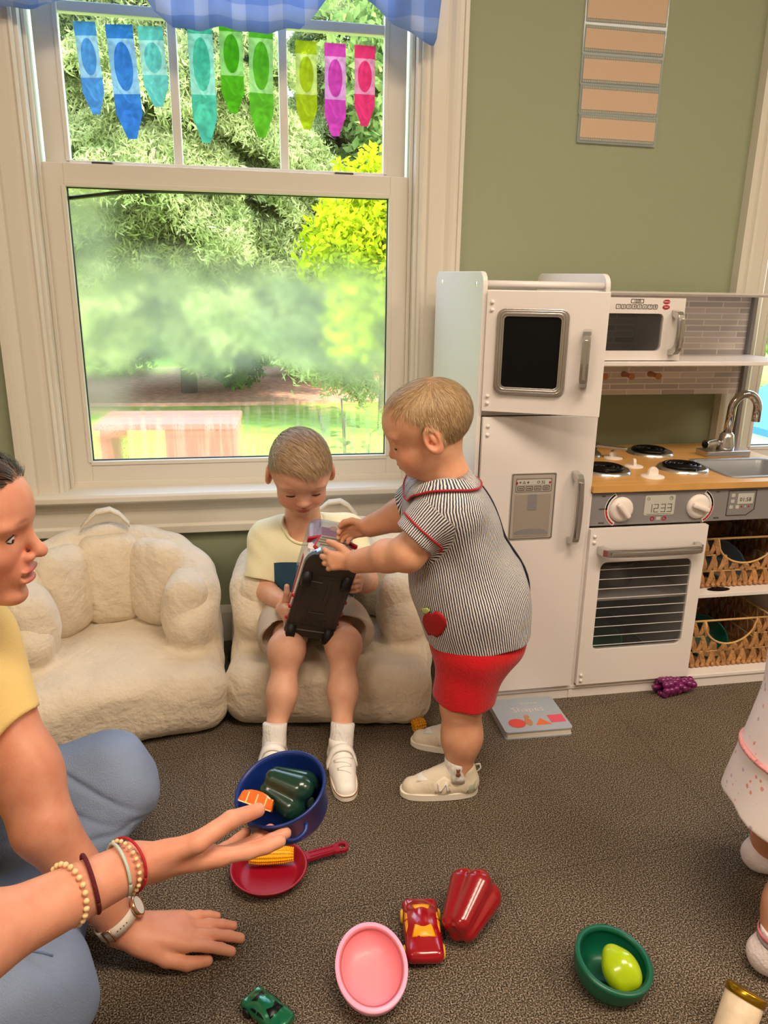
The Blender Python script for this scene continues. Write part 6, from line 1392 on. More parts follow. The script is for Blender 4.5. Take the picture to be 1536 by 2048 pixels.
def girl():
    root = empty('person', (.84, .87, 0), 'small child at the right edge in a white floral dress and pink-trimmed socks', 'person', 'children playing')
    S = Solid(); S.pad = .014
    F = np.array([.93, -.20, -.30]); F /= np.linalg.norm(F); U = np.array([.3, 0, .95]); U -= F*(U@F); U /= np.linalg.norm(U); Rt = np.cross(F, U); R = np.stack([Rt, F, U], 1)
    hops, hf = head(S, np.array([.95, .86, .70]), R, .0100); S.frame()
    limb(S, [(.93, .865, .65), (.91, .87, .60), (.89, .87, .52)], [.040, .040, .07], .03); S.ell((.885, .87, .46), (.07, .08, .10), .04); S.ell((.86, .87, .33), (.07, .08, .10), .04)
    limb(S, [(.91, .80, .55), (.98, .78, .47), (1.06, .78, .45)], [.038, .03, .021], .015); limb(S, [(.90, .95, .55), (.94, .98, .45), (1.0, .97, .42)], [.038, .03, .021], .015)
    for x_, y_, z_ in ((1.06, .78, .45), (1.0, .97, .42)): hand(S, (x_, y_, z_), (1, 0, -.2), (0, (-1 if y_ < .8 else 1), .5), .09, (1 if y_ < .8 else -1), ((30, 34, 30),)*4, fat=1.2, flen=.88)
    S.frame(); limb(S, [(.85, .835, .30), (.840, .815, .18), (.795, .795, .105), (.768, .782, .05)], [.06, .040, .036, .028], .03); limb(S, [(.86, .93, .30), (.885, .955, .17), (.895, .975, .05)], [.06, .038, .028], .03)
    S.fr = hf; S.paint(S.prim_ell((0, -2.2, 2.6), (7.6, 8.2, 7.0)), (104, 72, 48), 1.2, .85); S.frame()
    body, V, Q = S.build('body', M_skin, root, h=.0024, base=(206, 150, 116))
    strands('hair', hairmat('brown_hair', (70, 48, 32), (140, 104, 72)), root, S, hops, hf, V, lambda L: ((L[:, 2] > np.where(L[:, 1] > 0, 2.5+L[:, 1]*.5, -3.0))).astype(float), lambda L: np.stack([0*L[:, 0], -.5+0*L[:, 0], -1+0*L[:, 0]], 1), 5000, lambda L: np.full(len(L), .05), .0006, 3, (.001, .006), 7, .2)
    T = Solid(); T.pad = .014; wa = wrinkle(81, .0022, 30, 6, (1, 1, .35)); wb_ = wrinkle(82, .005, 16, 5, (1, 1, .4)); T.disp = lambda P: wa(P)+wb_(P)*np.clip((.5-P[:, 2])/.2, 0, 1)
    T.ell((.885, .87, .50), (.098, .105, .11), .03); T.cone((.880, .87, .46), (.850, .865, .21), .098, .120, .05); T.cone((.90, .80, .555), (.915, .765, .50), .05, .05, .03); T.cone((.90, .94, .555), (.92, .975, .50), .05, .05, .03)
    T.cut((-.32, .10, -1), (.84, .87, .190), .003); T.s(T.prim_cone((.85, .865, .10), (.852, .867, .21), .105, .10), .004)
    T.build('dress', M_floral, root, h=.003); T.disp = None
    A = np.linspace(-PI, PI, 60); ribbon_on('waist_trim', M_pinkrib, root, T, [(.862+.12*math.cos(a), .867+.12*math.sin(a), .300-.02*math.cos(a)) for a in A], .0042, .003)
    for (ax_, ay), dr, in (((.770, .783), (.95, -.31)), ((.897, .978), (.97, -.24))):
        d = np.array([dr[0], dr[1], 0]); d /= np.linalg.norm(d); n = np.array([-d[1], d[0], 0]); Q_ = Solid(); Q_.pad = .014; Q_.frame((ax_, ay, 0), np.stack([d, n, [0, 0, 1]], 1))
        Q_.cone((-.012, 0, .030), (.03, 0, .030), .030, .029, 0); Q_.cone((.03, 0, .028), (.085, 0, .022), .029, .024, .02); Q_.cone((0, 0, .03), (.003, 0, .070), .029, .0305, .01); Q_.cut((0, 0, -1), (0, 0, .002), .004); Q_.cut((0, 0, 1), (0, 0, .078), .001)
        Q_.fr = (np.zeros(3), np.eye(3), 1.0); so, _, _ = Q_.build('sock', M_sockp, root, h=.0022)
        b = MB(); M_ = Matrix.Translation((ax_+.002*d[0], ay, 0)); b.lathe([(.0300, .066), (.0325, .067), (.0328, .072), (.031, .0735)], 28, M_); b.build('sock_cuff', M_pinkcuff, so)
        b = MB(); b.lathe([(.0298, .056), (.0318, .057), (.0318, .064), (.030, .065)], 28, M_); b.build('sock_band', M_greycuff, so)
    adopt(root); return root
girl()
# ================================================================ TOYS
def place(name, loc, label, cat, group=None, rot=(0, 0, 0), scale=1.0): return empty(name, loc, label, cat, group, rot, scale)
M_red = mat('red_plastic', (186, 14, 30), .28, coat=.3); M_dkred = mat('deep_red_plastic', (150, 16, 40), .35); M_yel = mat('yellow_plastic', (244, 176, 12), .35)
M_truckblk = mat('black_plastic', (58, 52, 48), .36, bump=.08, bscale=200); M_tire = mat('black_tyre', (12, 12, 13), .55); M_trwhite = mat('white_plastic', (228, 222, 220), .3); M_grille = mat('pale_gold_grille', (190, 180, 150), .3, metal=.5)
M_trsilver = mat('silver_bumper', (170, 184, 200), .2, metal=.6); M_canopy = clear('smoky_clear_canopy', (130, 156, 200), .42, .06); M_ltgrey = mat('light_grey_rib', (120, 116, 112), .4)
# ---- big toy truck held nose-up between the two boys
def truck():
    w = np.array([.110, 0, -.025]); w /= np.linalg.norm(w); l = np.array([.030, -.088, .218]); l -= w*(l@w); l /= np.linalg.norm(l); u = np.cross(w, l); 
    # w across (picture right), l to the nose, u must point away from the camera (roof side)
    if u[1] < 0: u = -u
    c = np.array([.140, 1.488, .362])
    root = place('toy_truck', (0, 0, 0), 'toy truck with clear canopy and black underside, held nose-up by both boys', 'toy truck'); root.matrix_world = Matrix([[w[0], l[0], u[0], c[0]], [w[1], l[1], u[1], c[1]], [w[2], l[2], u[2], c[2]], [0, 0, 0, 1]])
    if w @ np.cross(l, u) < 0:   # keep the axes right-handed
        root.matrix_world = Matrix([[-w[0], l[0], u[0], c[0]], [-w[1], l[1], u[1], c[1]], [-w[2], l[2], u[2], c[2]], [0, 0, 0, 1]])
    hw, y0, y1 = .056, -.122, .126
    b = MB(); ol = [(-hw, y0)]+[(-hw+.024*(1-math.cos(a)), y1-.034+.034*math.sin(a)) for a in np.linspace(0, PI/2, 6)]+[(hw-.024*(1-math.cos(a)), y1-.034+.034*math.sin(a)) for a in np.linspace(PI/2, 0, 6)]+[(hw, y0)]
    b.prism(ol, .0, .014, 'z', r=.002); ch = b.build('chassis', M_truckblk, root)
    b = MB()
    b.frame([(-.045, -.085), (.045, -.085), (.045, .070), (-.045, .070)], [(-.043, -.083), (.043, -.083), (.043, .068), (-.043, .068)], -.0015, .001, 'z'); b.box(-.046, -.030, .046, .050, -.0015, .001) ; b.box(.010, .046, .046, .0485, -.0015, .001); b.box(-.018, .022, -.040, -.038, -.0015, .001)
    b.box(-.016, -.006, -.02, .06, -.0015, .001, .001); b.box(.014, .018, -.075, .03, -.0015, .001); b.box(-.036, -.020, .0, .03, -.0012, .001, .001)
    for x_ in (-.022, 0, .022): b.frame(rrect(x_-.008, x_+.008, -.080, -.062, .006), rrect(x_-.0065, x_+.0065, -.0785, -.0635, .005), -.0015, .001, 'z')
    for k in range(9): b.box(hw-.004, hw-.001, -.09+.02*k, -.084+.02*k, -.0015, .001); b.box(-hw+.001, -hw+.004, -.09+.02*k, -.084+.02*k, -.0015, .001)
    b.build('moulded_ribs', M_truckblk, ch)
    b = MB(); b.box(-.054, .054, -.099, -.097, -.0018, .001); b.box(.006, .040, .0495, .0508, -.0018, .0005); b.box(-.018, .016, -.0405, -.0395, -.0018, .0005); b.build('worn_edges', M_ltgrey, ch)
    # body sides and hood
    b = MB(); b.prism([(-hw, y0), (-hw, y1-.035), (-hw+.008, y1-.010), (hw-.008, y1-.010), (hw, y1-.035), (hw, y0)], .014, .046, 'z', r=.004); b.build('body_shell', M_trwhite, root)
    b = MB(); b.prism([(-hw-.002, y0+.03), (-hw-.002, y1-.04), (hw+.002, y1-.04), (hw+.002, y0+.03)], .034, .042, 'z', r=.001); b.build('red_stripe', M_red, root)
    for sg in (-1, 1):
        for k in range(3):
            b = MB(); b.lathe([(0, .006), (.004, .005), (.0052, 0)], 14, Matrix.Translation((sg*hw, -.075+.034*k, .010)) @ Matrix.Rotation(sg*PI/2, 4, 'Y')); b.build('red_stud', M_red, root)
    # bumper and grille on the nose
    b = MB(); b.prism([(-hw+.006, .112), (-.030, .132), (.030, .132), (hw-.006, .112), (hw-.012, .090), (-hw+.012, .090)], .004, .020, 'z', r=.003); b.build('bumper', M_trsilver, root)
    hexg = [(-.037, .030), (-.024, .066), (.026, .066), (.039, .030), (.030, .020), (-.030, .020)]
    b = MB(); b.prism([(x*1.12, z+(z-.034)*.12) for x, z in hexg], .110, .122, 'y', r=.001); b.build('grille_surround', M_red, root)
    b = MB(); b.prism(hexg, .1215, .1245, 'y'); g = b.build('grille', M_grille, root)
    b = MB(); [b.box(-.034+.004*abs(k-2), .034-.004*abs(k-2), .124, .1255, .0245+.0085*k, .027+.0085*k) for k in range(5)]; b.frame(rrect(-.010, .010, .036, .048, .005), rrect(-.008, .008, .038, .046, .004), .125, .127); b.build('grille_bars', M_ltgrey, g)
    for sg in (-1, 1):
        b = MB(); b.prism([(sg*.040, .022), (sg*.054, .024), (sg*.053, .040), (sg*.044, .046)], .110, .118, 'y', r=.001); b.build('headlight', M_trwhite, root)
        b = MB(); b.prism([(sg*.028, .064), (sg*.054, .052), (sg*.055, .058), (sg*.030, .071)], .108, .120, 'y', r=.001); b.build('red_brow', M_red, root)
    # clear canopy with the red seat and driver's cab inside
    S = Solid(); S.pad = .014; S.box((0, .040, .070), (.051, .080, .074), .026, 0); S.cut((0, 0, -1), (0, 0, .046), .001); S.build('canopy', M_canopy, root, h=.003)
    b = MB(); b.prism([(-.038, .0), (-.038, .075), (-.020, .110), (.022, .110), (.038, .075), (.038, .0)], .046, .116, 'z', r=.004); b.build('cab_seat', M_red, root)
    b = MB(); b.ico((-.006, .104, .112), .012, 2, (1, 1, .8)); b.build('cab_seat_top', M_yel, root)
    # wheels
    for sx_ in (-1, 1):
        for yy, rr in ((.055, .021), (-.108, .024)):
            b = MB(); b.lathe([(0, -.011), (rr*.6, -.011), (rr, -.009), (rr, .009), (rr*.6, .011), (0, .011)], 28, Matrix.Translation((sx_*.043, yy, .006)) @ Matrix.Rotation(PI/2, 4, 'Y')); b.build('wheel', M_tire, root)
    return root
truck()
# ---- blue pot in her hand
M_bluepot = mat('navy_blue_plastic', (16, 44, 116), .38); M_greenpep = mat('dark_green_pepper_plastic', (24, 56, 44), .22, coat=.4); M_greenstem = mat('pale_green_stem', (90, 122, 84), .35)
PN = Vector((-.24, -.20, .95)).normalized(); PC = Vector((.0245, .8485, .372))
def frame_from_normal(n, x=Vector((1, 0, 0)), loc=(0, 0, 0)):
    z = n.normalized(); x = (x-z*x.dot(z)).normalized(); y = z.cross(x); M = Matrix((x, y, z)).transposed().to_4x4(); M.translation = Vector(loc); return M
Mp = frame_from_normal(PN, Vector((1, 0, 0)), PC)
root = place('toy_pot', (0, 0, 0), 'navy blue toy cooking pot with loop handles held out by the woman', 'toy pot'); root.matrix_world = Mp
b = MB(); R0 = .0600; b.lathe([(0, -.052), (.046, -.052), (.0525, -.048), (.0555, -.040), (.0575, -.004), (.0605, -.003), (.0618, 0), (.0605, .0022), (.0580, .0015), (.0560, -.004), (.0535, -.038), (.048, -.047), (0, -.049)], 56); b.build('pot_body', M_bluepot, root)
for a0 in (math.radians(100), math.radians(280)):
    b = MB(); d = Vector((math.cos(a0), math.sin(a0), 0)); t = Vector((-d.y, d.x, 0)); c_ = d*.0585+Vector((0, 0, -.013))
    b.grid_tube([c_+t*.017*math.cos(a)+d*.014*math.sin(a)+Vector((0, 0, -.004*math.sin(a))) for a in np.linspace(0, PI, 12)], .0032, 8); b.build('loop_handle', M_bluepot, root)
def pepper(lab, M, m, mstem, r=.030, L=.062, seed=1, lobes=4):
    S = Solid(); S.pad = .014
    for k in range(lobes):
        a = 2*PI*k/lobes+.3; S.cone((math.cos(a)*r*.50, math.sin(a)*r*.50, L*.30), (math.cos(a)*r*.34, math.sin(a)*r*.34, -L*.36), r*(.56+.05*(k%2)), r*.40, r*.14)
    S.cell((0, 0, L*.60), (r*.42, r*.42, r*.40), r*.25); S.cell((0, 0, -L*.62), (r*.3, r*.3, r*.3), r*.2)
    root = place('toy_pepper', (0, 0, 0), lab, 'toy pepper'); root.matrix_world = M
    S.build('pepper_body', m, root, h=.0018)
    b = MB(); b.grid_tube([(0, 0, L*.36), (0, 0, L*.50), (.002, .002, L*.66)], [r*.30, r*.16, r*.20], 12); b.build('stem', mstem, root); return root
pepper('dark green toy pepper lying in the blue pot', frame_from_normal(Vector((.80, -.40, -.30)), Vector((0, 0, 1)), PC+PN*-.012+Vector((.006, .006, 0))), M_greenpep, M_greenstem, .034, .056)
M_orange = mat('orange_glossy_plastic', (226, 108, 30), .25, coat=.5); M_cream = mat('cream_rind', (246, 214, 150), .4)
root = place('toy_orange_slice', (0, 0, 0), 'orange toy slice with a pale rim pinched under her thumb in the blue pot', 'toy food'); root.matrix_world = frame_from_normal(Vector((-.1, -.75, .65)), Vector((.75, .1, -.5)), PC+Vector((-.030, -.022, .002)))
b = MB(); b.prism([(-.023, -.008), (.023, -.008), (.021, .004)]+[(.018*math.cos(a), .004+.006*math.sin(a)) for a in np.linspace(0, PI, 8)]+[(-.021, .004)], -.009, .009, 'z', r=.002); sl = b.build('slice_body', M_orange, root)
b = MB(); [b.box(x_-.0008, x_+.0008, -.0075, .006, .0088, .0096) for x_ in (-.012, 0, .012)]; b.box(-.022, .022, -.0088, -.0072, -.009, .0095); b.build('segment_lines', M_cream, sl)
# ---- red frying pan and corn
root = place('toy_frying_pan', (.008, 1.106, 0), 'red toy frying pan lying on the carpet', 'toy pan', rot=(0, 0, math.radians(12)))
b = MB(); b.lathe([(0, .001), (.050, .001), (.056, .004), (.064, .019), (.0675, .021), (.0685, .0225), (.0672, .0238), (.0645, .023), (.0625, .0205), (.054, .0065), (.048, .0045), (0, .004)], 56); b.build('pan_body', M_dkred, root)
b = MB()
o_ = [(.064, -.010), (.120, -.0085), (.128, -.012)]+[(.137+.0125*math.cos(a), .0125*math.sin(a)) for a in np.linspace(-2.2, 2.2, 16)]+[(.128, .012), (.120, .0085), (.064, .010)]
i_ = [(.132-.006, -.001)]*0
cxh = .137; N_ = len(o_)
inn = [(cxh+.0068*math.cos(a), .0068*math.sin(a)) for a in [math.atan2(y, x-cxh) for x, y in o_]]
b.frame(o_, inn, .016, .0225, 'z')
b.box(.074, .122, -.0058, -.0042, .0225, .0238, .0005); b.box(.074, .122, .0042, .0058, .0225, .0238, .0005); b.build('handle', M_dkred, root)
def corn(name, lab, M, L, r, m, rows=10, n=15):
    root = place(name, (0, 0, 0), lab, 'toy corn'); root.matrix_world = M; b = MB()
    prof = lambda t: r*(1-.25*abs(2*t-1)**3)*(.94+.06*math.cos(t*3))
    b.grid_tube([(-L/2+L*t, 0, 0) for t in np.linspace(0, 1, 15)], [max(.3*r, prof(t)*.93) if 0 < t < 1 else .5*r for t in np.linspace(0, 1, 15)], 20)
    c = b.build('cob', m, root); b = MB()
    for k in range(rows):
        a = 2*PI*k/rows
        for i in range(n):
            t = (i+.5)/n; rr = prof(t)*.94; b.ico((-L/2+L*t, rr*math.cos(a), rr*math.sin(a)), .5*L/n*1.12, 1, (1, 1.1, 1.1))
    b.build('kernels', m, c); return root
corn('toy_corn', 'yellow toy corn cob lying in the red frying pan', Matrix.Translation((.0135, 1.128, .0255)) @ Matrix.Rotation(math.radians(-7), 4, 'Z'), .080, .0165, mat('yellow_corn_plastic', (252, 186, 20), .32), 14, 24)
corn('toy_corn_piece', 'short yellow toy corn piece on the carpet behind the toddler\'s shoe', Matrix.Translation((.374, 1.512, .0165)) @ Matrix.Rotation(math.radians(12), 4, 'Z'), .030, .0155, mat('golden_corn_plastic', (226, 158, 16), .4), 12, 5)
# ---- toy cars
def car(lab, M, m, mw, mh, L=.105, Wd=.058, Hh=.034, lights=None):
    root = place('toy_car', (0, 0, 0), lab, 'toy car', 'small toy cars on the carpet'); root.matrix_world = M
    S = Solid(); S.pad = .014; S.box((0, 0, .018), (L/2, Wd/2, .0115), .0105, 0); S.ell((-.003, 0, .027), (L*.34, Wd*.42, .017), .012); S.ell((L*.30, 0, .022), (L*.2, Wd*.44, .010), .008)
    for x_ in (-L*.30, L*.30):
        for s_ in (-1, 1): S.s(S.prim_cone((x_, s_*Wd*.36, .010), (x_, s_*Wd*.6, .010), .0125, .0125), .001)
    S.build('car_body', m, root, h=.0014)
    def on_(pts, off=.0009): return patch('window', mw, root, S, pts, off, 4)
    zt = .05
    on_([(.012, -.017, zt), (.012, .017, zt), (.029, .020, .036), (.031, 0, .036), (.029, -.020, .036)])                 # windscreen
    on_([(-.022, -.014, zt), (-.022, .014, zt), (-.034, .016, .037), (-.034, -.016, .037)])
    for s_ in (-1, 1): on_([(.008, s_*.030, .040), (.017, s_*.030, .032), (-.004, s_*.032, .032), (-.004, s_*.030, .041)]); on_([(-.008, s_*.030, .041), (-.008, s_*.032, .032), (-.026, s_*.031, .032), (-.020, s_*.030, .039)])
    for x_ in (-L*.30, L*.30):
        for s_ in (-1, 1):
            b = MB(); b.lathe([(0, -.005), (.0085, -.005), (.0108, -.003), (.0108, .003), (.0085, .005), (0, .005)], 22, Matrix.Translation((x_, s_*Wd*.47, .0108)) @ Matrix.Rotation(PI/2, 4, 'X')); b.build('wheel', mh, root)
    return root
car('red toy car with yellow windows on the carpet beside the red pepper', Matrix.Translation((.246, .930, 0)) @ Matrix.Rotation(math.radians(-98), 4, 'Z'), mat('red_car_paint', (158, 12, 28), .18, coat=.6), mat('yellow_window_print', (244, 166, 20), .3), mat('yellow_wheel', (240, 190, 60), .4), L=.118, Wd=.060)
M_gcar = mat('metallic_green_paint', (16, 110, 74), .2, metal=.35, coat=.6)
car('small metallic green toy car at the bottom edge of the carpet', Matrix.Translation((-.003, .835, 0)) @ Matrix.Rotation(math.radians(-48), 4, 'Z') @ Matrix.Scale(.66, 4), M_gcar, M_black, M_tire, L=.118, Wd=.060)
pepper('red toy pepper lying beside the red toy car', frame_from_normal(Vector((.55, .70, .20)), Vector((0, 0, 1)), (.326, .943, .040)), mat('red_pepper_plastic', (150, 14, 26), .22, coat=.5), mat('red_stem', (150, 14, 26), .3), .041, .102, lobes=4)
# ---- bowls
M_pink = mat('pink_plastic', (252, 178, 212), .32); M_pinkin = mat('salmon_inside', (246, 152, 164), .35); M_gbowl = mat('green_plastic', (10, 92, 66), .35)
def tipped_bowl(lab, loc, n, R, h, mo, mi, prof=None, squash=1.0):
    root = place('toy_bowl', (0, 0, 0), lab, 'toy bowl', 'bowls on the carpet'); root.matrix_world = frame_from_normal(Vector(n), Vector((1, 0, 0)), loc)
    out = [(0, -h), (R*.42, -h)]+[(R*(.42+.58*math.sin(a)**.8), -h*math.cos(a)) for a in np.linspace(.25, PI/2, 12)]
    t = R*.10; inn = [(R-t*.2, .0012), (R-t, .0008), (R-t*1.7, -.003)]+[((R-t*1.3)*(.40+.60*math.sin(a)**.8)-t*.2, -(h-t)*math.cos(a)) for a in np.linspace(PI/2-.1, .25, 12)]+[(0, -h+t)]
    b = MB(); b.lathe(out+[(R, 0)], 56, Matrix.Diagonal((1, squash, 1, 1))); b.lathe([(R, 0)]+inn[:2], 56, Matrix.Diagonal((1, squash, 1, 1))); bo = b.build('bowl_shell', mo, root)
    b = MB(); b.lathe(inn[1:], 56, Matrix.Diagonal((1, squash, 1, 1))); b.build('bowl_inside', mi, root); return root
tipped_bowl('pink toy bowl tipped towards the viewer on the carpet', (.150, .850, .050), (-.05, -.24, .97), .0535, .036, M_pink, M_pinkin, squash=1.22)
tipped_bowl('green toy bowl at the lower right holding a lime green toy fruit', (.512, .805, .046), (.12, -.12, .985), .058, .050, M_gbowl, M_gbowl)
S = Solid(); S.pad = .014; S.frame((0, 0, 0), rotm('y', 0)); S.ell((0, 0, 0), (.026, .026, .030), 0); S.ell((0, 0, .022), (.013, .013, .014), .010); S.ell((0, 0, -.028), (.008, .008, .008), .01)
for k in range(4): a = k*PI/2+.4; S.ell((.012*math.cos(a), .012*math.sin(a), -.003), (.017, .017, .026), .008)
S.frame(); root = place('toy_pear_half', (0, 0, 0), 'glossy lime green toy fruit lying in the green bowl', 'toy fruit'); root.matrix_world = frame_from_normal(Vector((-.25, .55, .45)), Vector((1, 0, 0)), (.519, .795, .034)); S.build('fruit_body', mat('lime_plastic', (176, 206, 20), .22, coat=.5), root, h=.0016)
# ---- jar, book, grapes
root = place('toy_jar', (.664, .718, .0), 'small food jar with a cream label and gold rim lying at the bottom right', 'jar', )
root.matrix_world = frame_from_normal(Vector((.42, .30, .62)), Vector((1, 0, 0)), (.652, .704, .024))
b = MB(); b.lathe([(0, -.04), (.024, -.04), (.026, -.036), (.026, .026), (.0245, .030)], 36); b.build('jar_label', mat('cream_paper_label', (240, 220, 190), .5, var=.12, vscale=60), root)
b = MB(); b.lathe([(.0255, .026), (.0275, .027), (.0275, .036), (.0265, .038), (0, .038)], 36); b.build('lid', mat('gold_rim', (190, 150, 40), .25, metal=.9), root)
M_bookc = mat('pale_blue_cover', (164, 176, 190), .4); M_page = mat('board_pages', (222, 212, 196), .7); M_bor = mat('orange_print', (226, 110, 60), .5); M_bred = mat('coral_print', (216, 74, 66), .5); M_bpink = mat('pink_print', (222, 84, 108), .5); M_bprint = mat('pale_script_print', (212, 206, 206), .5)
bx = Vector((.723-.557, 1.439-1.445, 0)); ang = math.atan2(bx.y, bx.x)
root = place('board_book', (.650, 1.512, 0), 'pale blue board book of shapes lying on the carpet in front of the fridge', 'book', rot=(0, 0, ang+.02))
b = MB(); b.prism(rrect(-.083, .083, -.072, .072, .008), 0, .0030, 'z'); b.prism(rrect(-.083, .083, -.072, .072, .008), .0170, .0200, 'z'); cv = b.build('cover', M_bookc, root)
b = MB(); b.prism(rrect(-.081, .081, -.070, .070, .006), .003, .017, 'z'); b.build('pages', M_page, root)
zt = .0202
b = MB(); b.prism([(-.044+.021*math.cos(a), -.037+.019*math.sin(a)) for a in np.linspace(0, 2*PI, 25)[:-1]], zt-.0004, zt+.0003, 'z'); b.build('round_shape', M_bred, cv)
b = MB(); b.prism([(-.001, -.050), (.039, -.050), (.018, -.022)], zt-.0004, zt+.0003, 'z'); b.build('triangle_shape', M_bor, cv)
b = MB(); b.prism([(.040, -.044), (.077, -.044), (.077, -.012), (.040, -.012)], zt-.0004, zt+.0003, 'z'); b.build('square_shape', M_bpink, cv)
b = MB(); b.prism([(-.014+.009*math.cos(a), -.034+.016*math.sin(a)) for a in np.linspace(0, 2*PI, 21)[:-1]], zt-.0002, zt+.0005, 'z'); b.prism([(-.012+.007*math.cos(a), -.012+.007*math.sin(a)) for a in np.linspace(0, 2*PI, 17)[:-1]], zt-.0002, zt+.0005, 'z'); b.build('small_figure_print', M_peg, cv)
text('title', 'Shapes', .030, M_bprint, cv, (.002, .018, zt+.0003), (0, 0, 0)); text('subtitle', 'Sharing', .016, M_bprint, cv, (.012, .046, zt+.0003), (0, 0, 0))
root = place('toy_grapes', (1.075, 1.578, .0), 'purple toy bunch of grapes tucked under the edge of the play kitchen', 'toy fruit', rot=(0, 0, math.radians(4))); gr = np.random.RandomState(3)
b = MB()
for i in range(7):
    rr = .026*(1-.09*i); n = max(3, int(8-i*.8)); xx = -.036+.0145*i
    for k in range(n): a = 2*PI*k/n+i*.5; b.ico((xx, rr*.8*math.cos(a), .024+rr*.72*math.sin(a)), .0098, 2)
b.ico((.055, 0, .024), .009, 2); b.ico((0, 0, .024), .022, 2, (1.7, .9, .8)); b.build('grape_cluster', mat('purple_plastic', (116, 22, 92), .25, coat=.4), root)
b = MB(); b.grid_tube([(-.036, 0, .024), (-.056, 0, .026), (-.064, .002, .024)], [.006, .005, .007], 10); b.build('stem', mat('purple_stem', (104, 22, 84), .35), root)

# ================================================================ THINGS ON THE WALL AND WINDOW
# paper crayons hanging in the window
CR = [(-.379, -.328, 1.618, 1.416, (96, 158, 214), 'light blue paper crayon, leftmost in the upper window', -3), (-.306, -.242, 1.617, 1.364, (64, 138, 208), 'mid blue paper crayon, long one second from the left in the window', -3), (-.231, -.171, 1.618, 1.441, (126, 200, 200), 'pale aqua paper crayon, short one third from the left in the window', -3),
      (-.113, -.052, 1.640, 1.364, (96, 190, 170), 'sea green paper crayon, longest in the middle pane of the window', -1), (-.035, .022, 1.650, 1.436, (96, 176, 20), 'bright green paper crayon, short one in the middle pane of the window', 0), (.038, .098, 1.640, 1.383, (110, 182, 40), 'grass green paper crayon at the right of the middle pane', 1),
      (.154, .208, 1.612, 1.407, (182, 192, 20), 'yellow-green paper crayon, first in the right pane of the window', 0), (.228, .283, 1.611, 1.395, (210, 76, 180), 'purple-pink paper crayon in the middle of the right pane', 0), (.306, .360, 1.611, 1.423, (232, 60, 130), 'hot pink paper crayon, rightmost in the window', 0)]
def paper(name, rgb, tr=.55, wash=1.0):
    m = bpy.data.materials.new(name); m.use_nodes = True; t = m.node_tree; t.nodes.clear(); out = node(t, 'ShaderNodeOutputMaterial'); d = node(t, 'ShaderNodeBsdfDiffuse'); l = node(t, 'ShaderNodeBsdfTranslucent'); mx = node(t, 'ShaderNodeMixShader'); mx.inputs[0].default_value = tr
    co = node(t, 'ShaderNodeTexCoord'); n = node(t, 'ShaderNodeTexNoise'); n.inputs['Scale'].default_value = 28; n.inputs['Detail'].default_value = 3; n.inputs['Distortion'].default_value = 1.5; t.links.new(co.outputs['Object'], n.inputs[0])
    r = node(t, 'ShaderNodeValToRGB'); c = lin(rgb); r.color_ramp.elements[0].position = .35; r.color_ramp.elements[1].position = .65; r.color_ramp.elements[0].color = (*[v*.85 for v in c], 1); r.color_ramp.elements[1].color = (*[min(1, v*1.12+.01) for v in c], 1); t.links.new(n.outputs[0], r.inputs[0])
    t.links.new(r.outputs[0], d.inputs[0]); t.links.new(r.outputs[0], l.inputs[0]); t.links.new(d.outputs[0], mx.inputs[1]); t.links.new(l.outputs[0], mx.inputs[2]); tp = node(t, 'ShaderNodeBsdfTransparent'); t.links.new(r.outputs[0], tp.inputs[0]); m2 = node(t, 'ShaderNodeMixShader'); m2.inputs[0].default_value = .5; t.links.new(mx.outputs[0], m2.inputs[1]); t.links.new(tp.outputs[0], m2.inputs[2]); t.links.new(m2.outputs[0], out.inputs[0]); return m
for i, (x0, x1, zt_, zb, rgb, lab, lean) in enumerate(CR):
    w = x1-x0; cx = (x0+x1)/2; H_ = zt_-zb; tip = .048 if H_ < .22 else .058
    root = place('paper_crayon', (cx, WY+.076, zt_), lab, 'paper crayon', 'paper crayons hanging in the window', rot=(0, math.radians(lean), 0))
    zb1, zb0 = -.030, -(H_*.60); cz = (zb0+zb1)/2; n = 48; A = [2*PI*(k+.5)/n for k in range(n)]
    b = MB(); b.prism([(-w/2, 0), (w/2, 0), (w/2, zb1), (-w/2, zb1)], 0, .0004, 'y'); b.prism([(-w/2, zb0), (w/2, zb0), (w/2, -H_+tip), (w*.17, -H_), (-w*.17, -H_), (-w/2, -H_+tip)], 0, .0004, 'y')
    b.prism([(w*.34*math.cos(a), cz+(zb1-zb0)*.44*math.sin(a)) for a in A], 0, .0004, 'y'); b.build('crayon_paper', paper('paper_%d' % i, tuple(min(255, int(v*.8+62)) for v in rgb)), root)
    hw_, hh_ = w/2, (zb1-zb0)/2; out_ = []
    for a in A:
        c_, s_ = math.cos(a), math.sin(a); k_ = min(hw_/max(abs(c_), 1e-6), hh_/max(abs(s_), 1e-6)); out_.append((k_*c_, cz+k_*s_))
    for q_ in ((1, 1), (-1, 1), (-1, -1), (1, -1)):
        j = min(range(n), key=lambda k: (out_[k][0]-q_[0]*hw_)**2+(out_[k][1]-cz-q_[1]*hh_)**2); out_[j] = (q_[0]*hw_, cz+q_[1]*hh_)
    b = MB(); b.frame(out_, [(w*.34*math.cos(a), cz+(zb1-zb0)*.44*math.sin(a)) for a in A], 0, .0004); b.build('wrapper_band', paper('band_%d' % i, tuple(int(v*.35+255*.65) for v in rgb)), root)
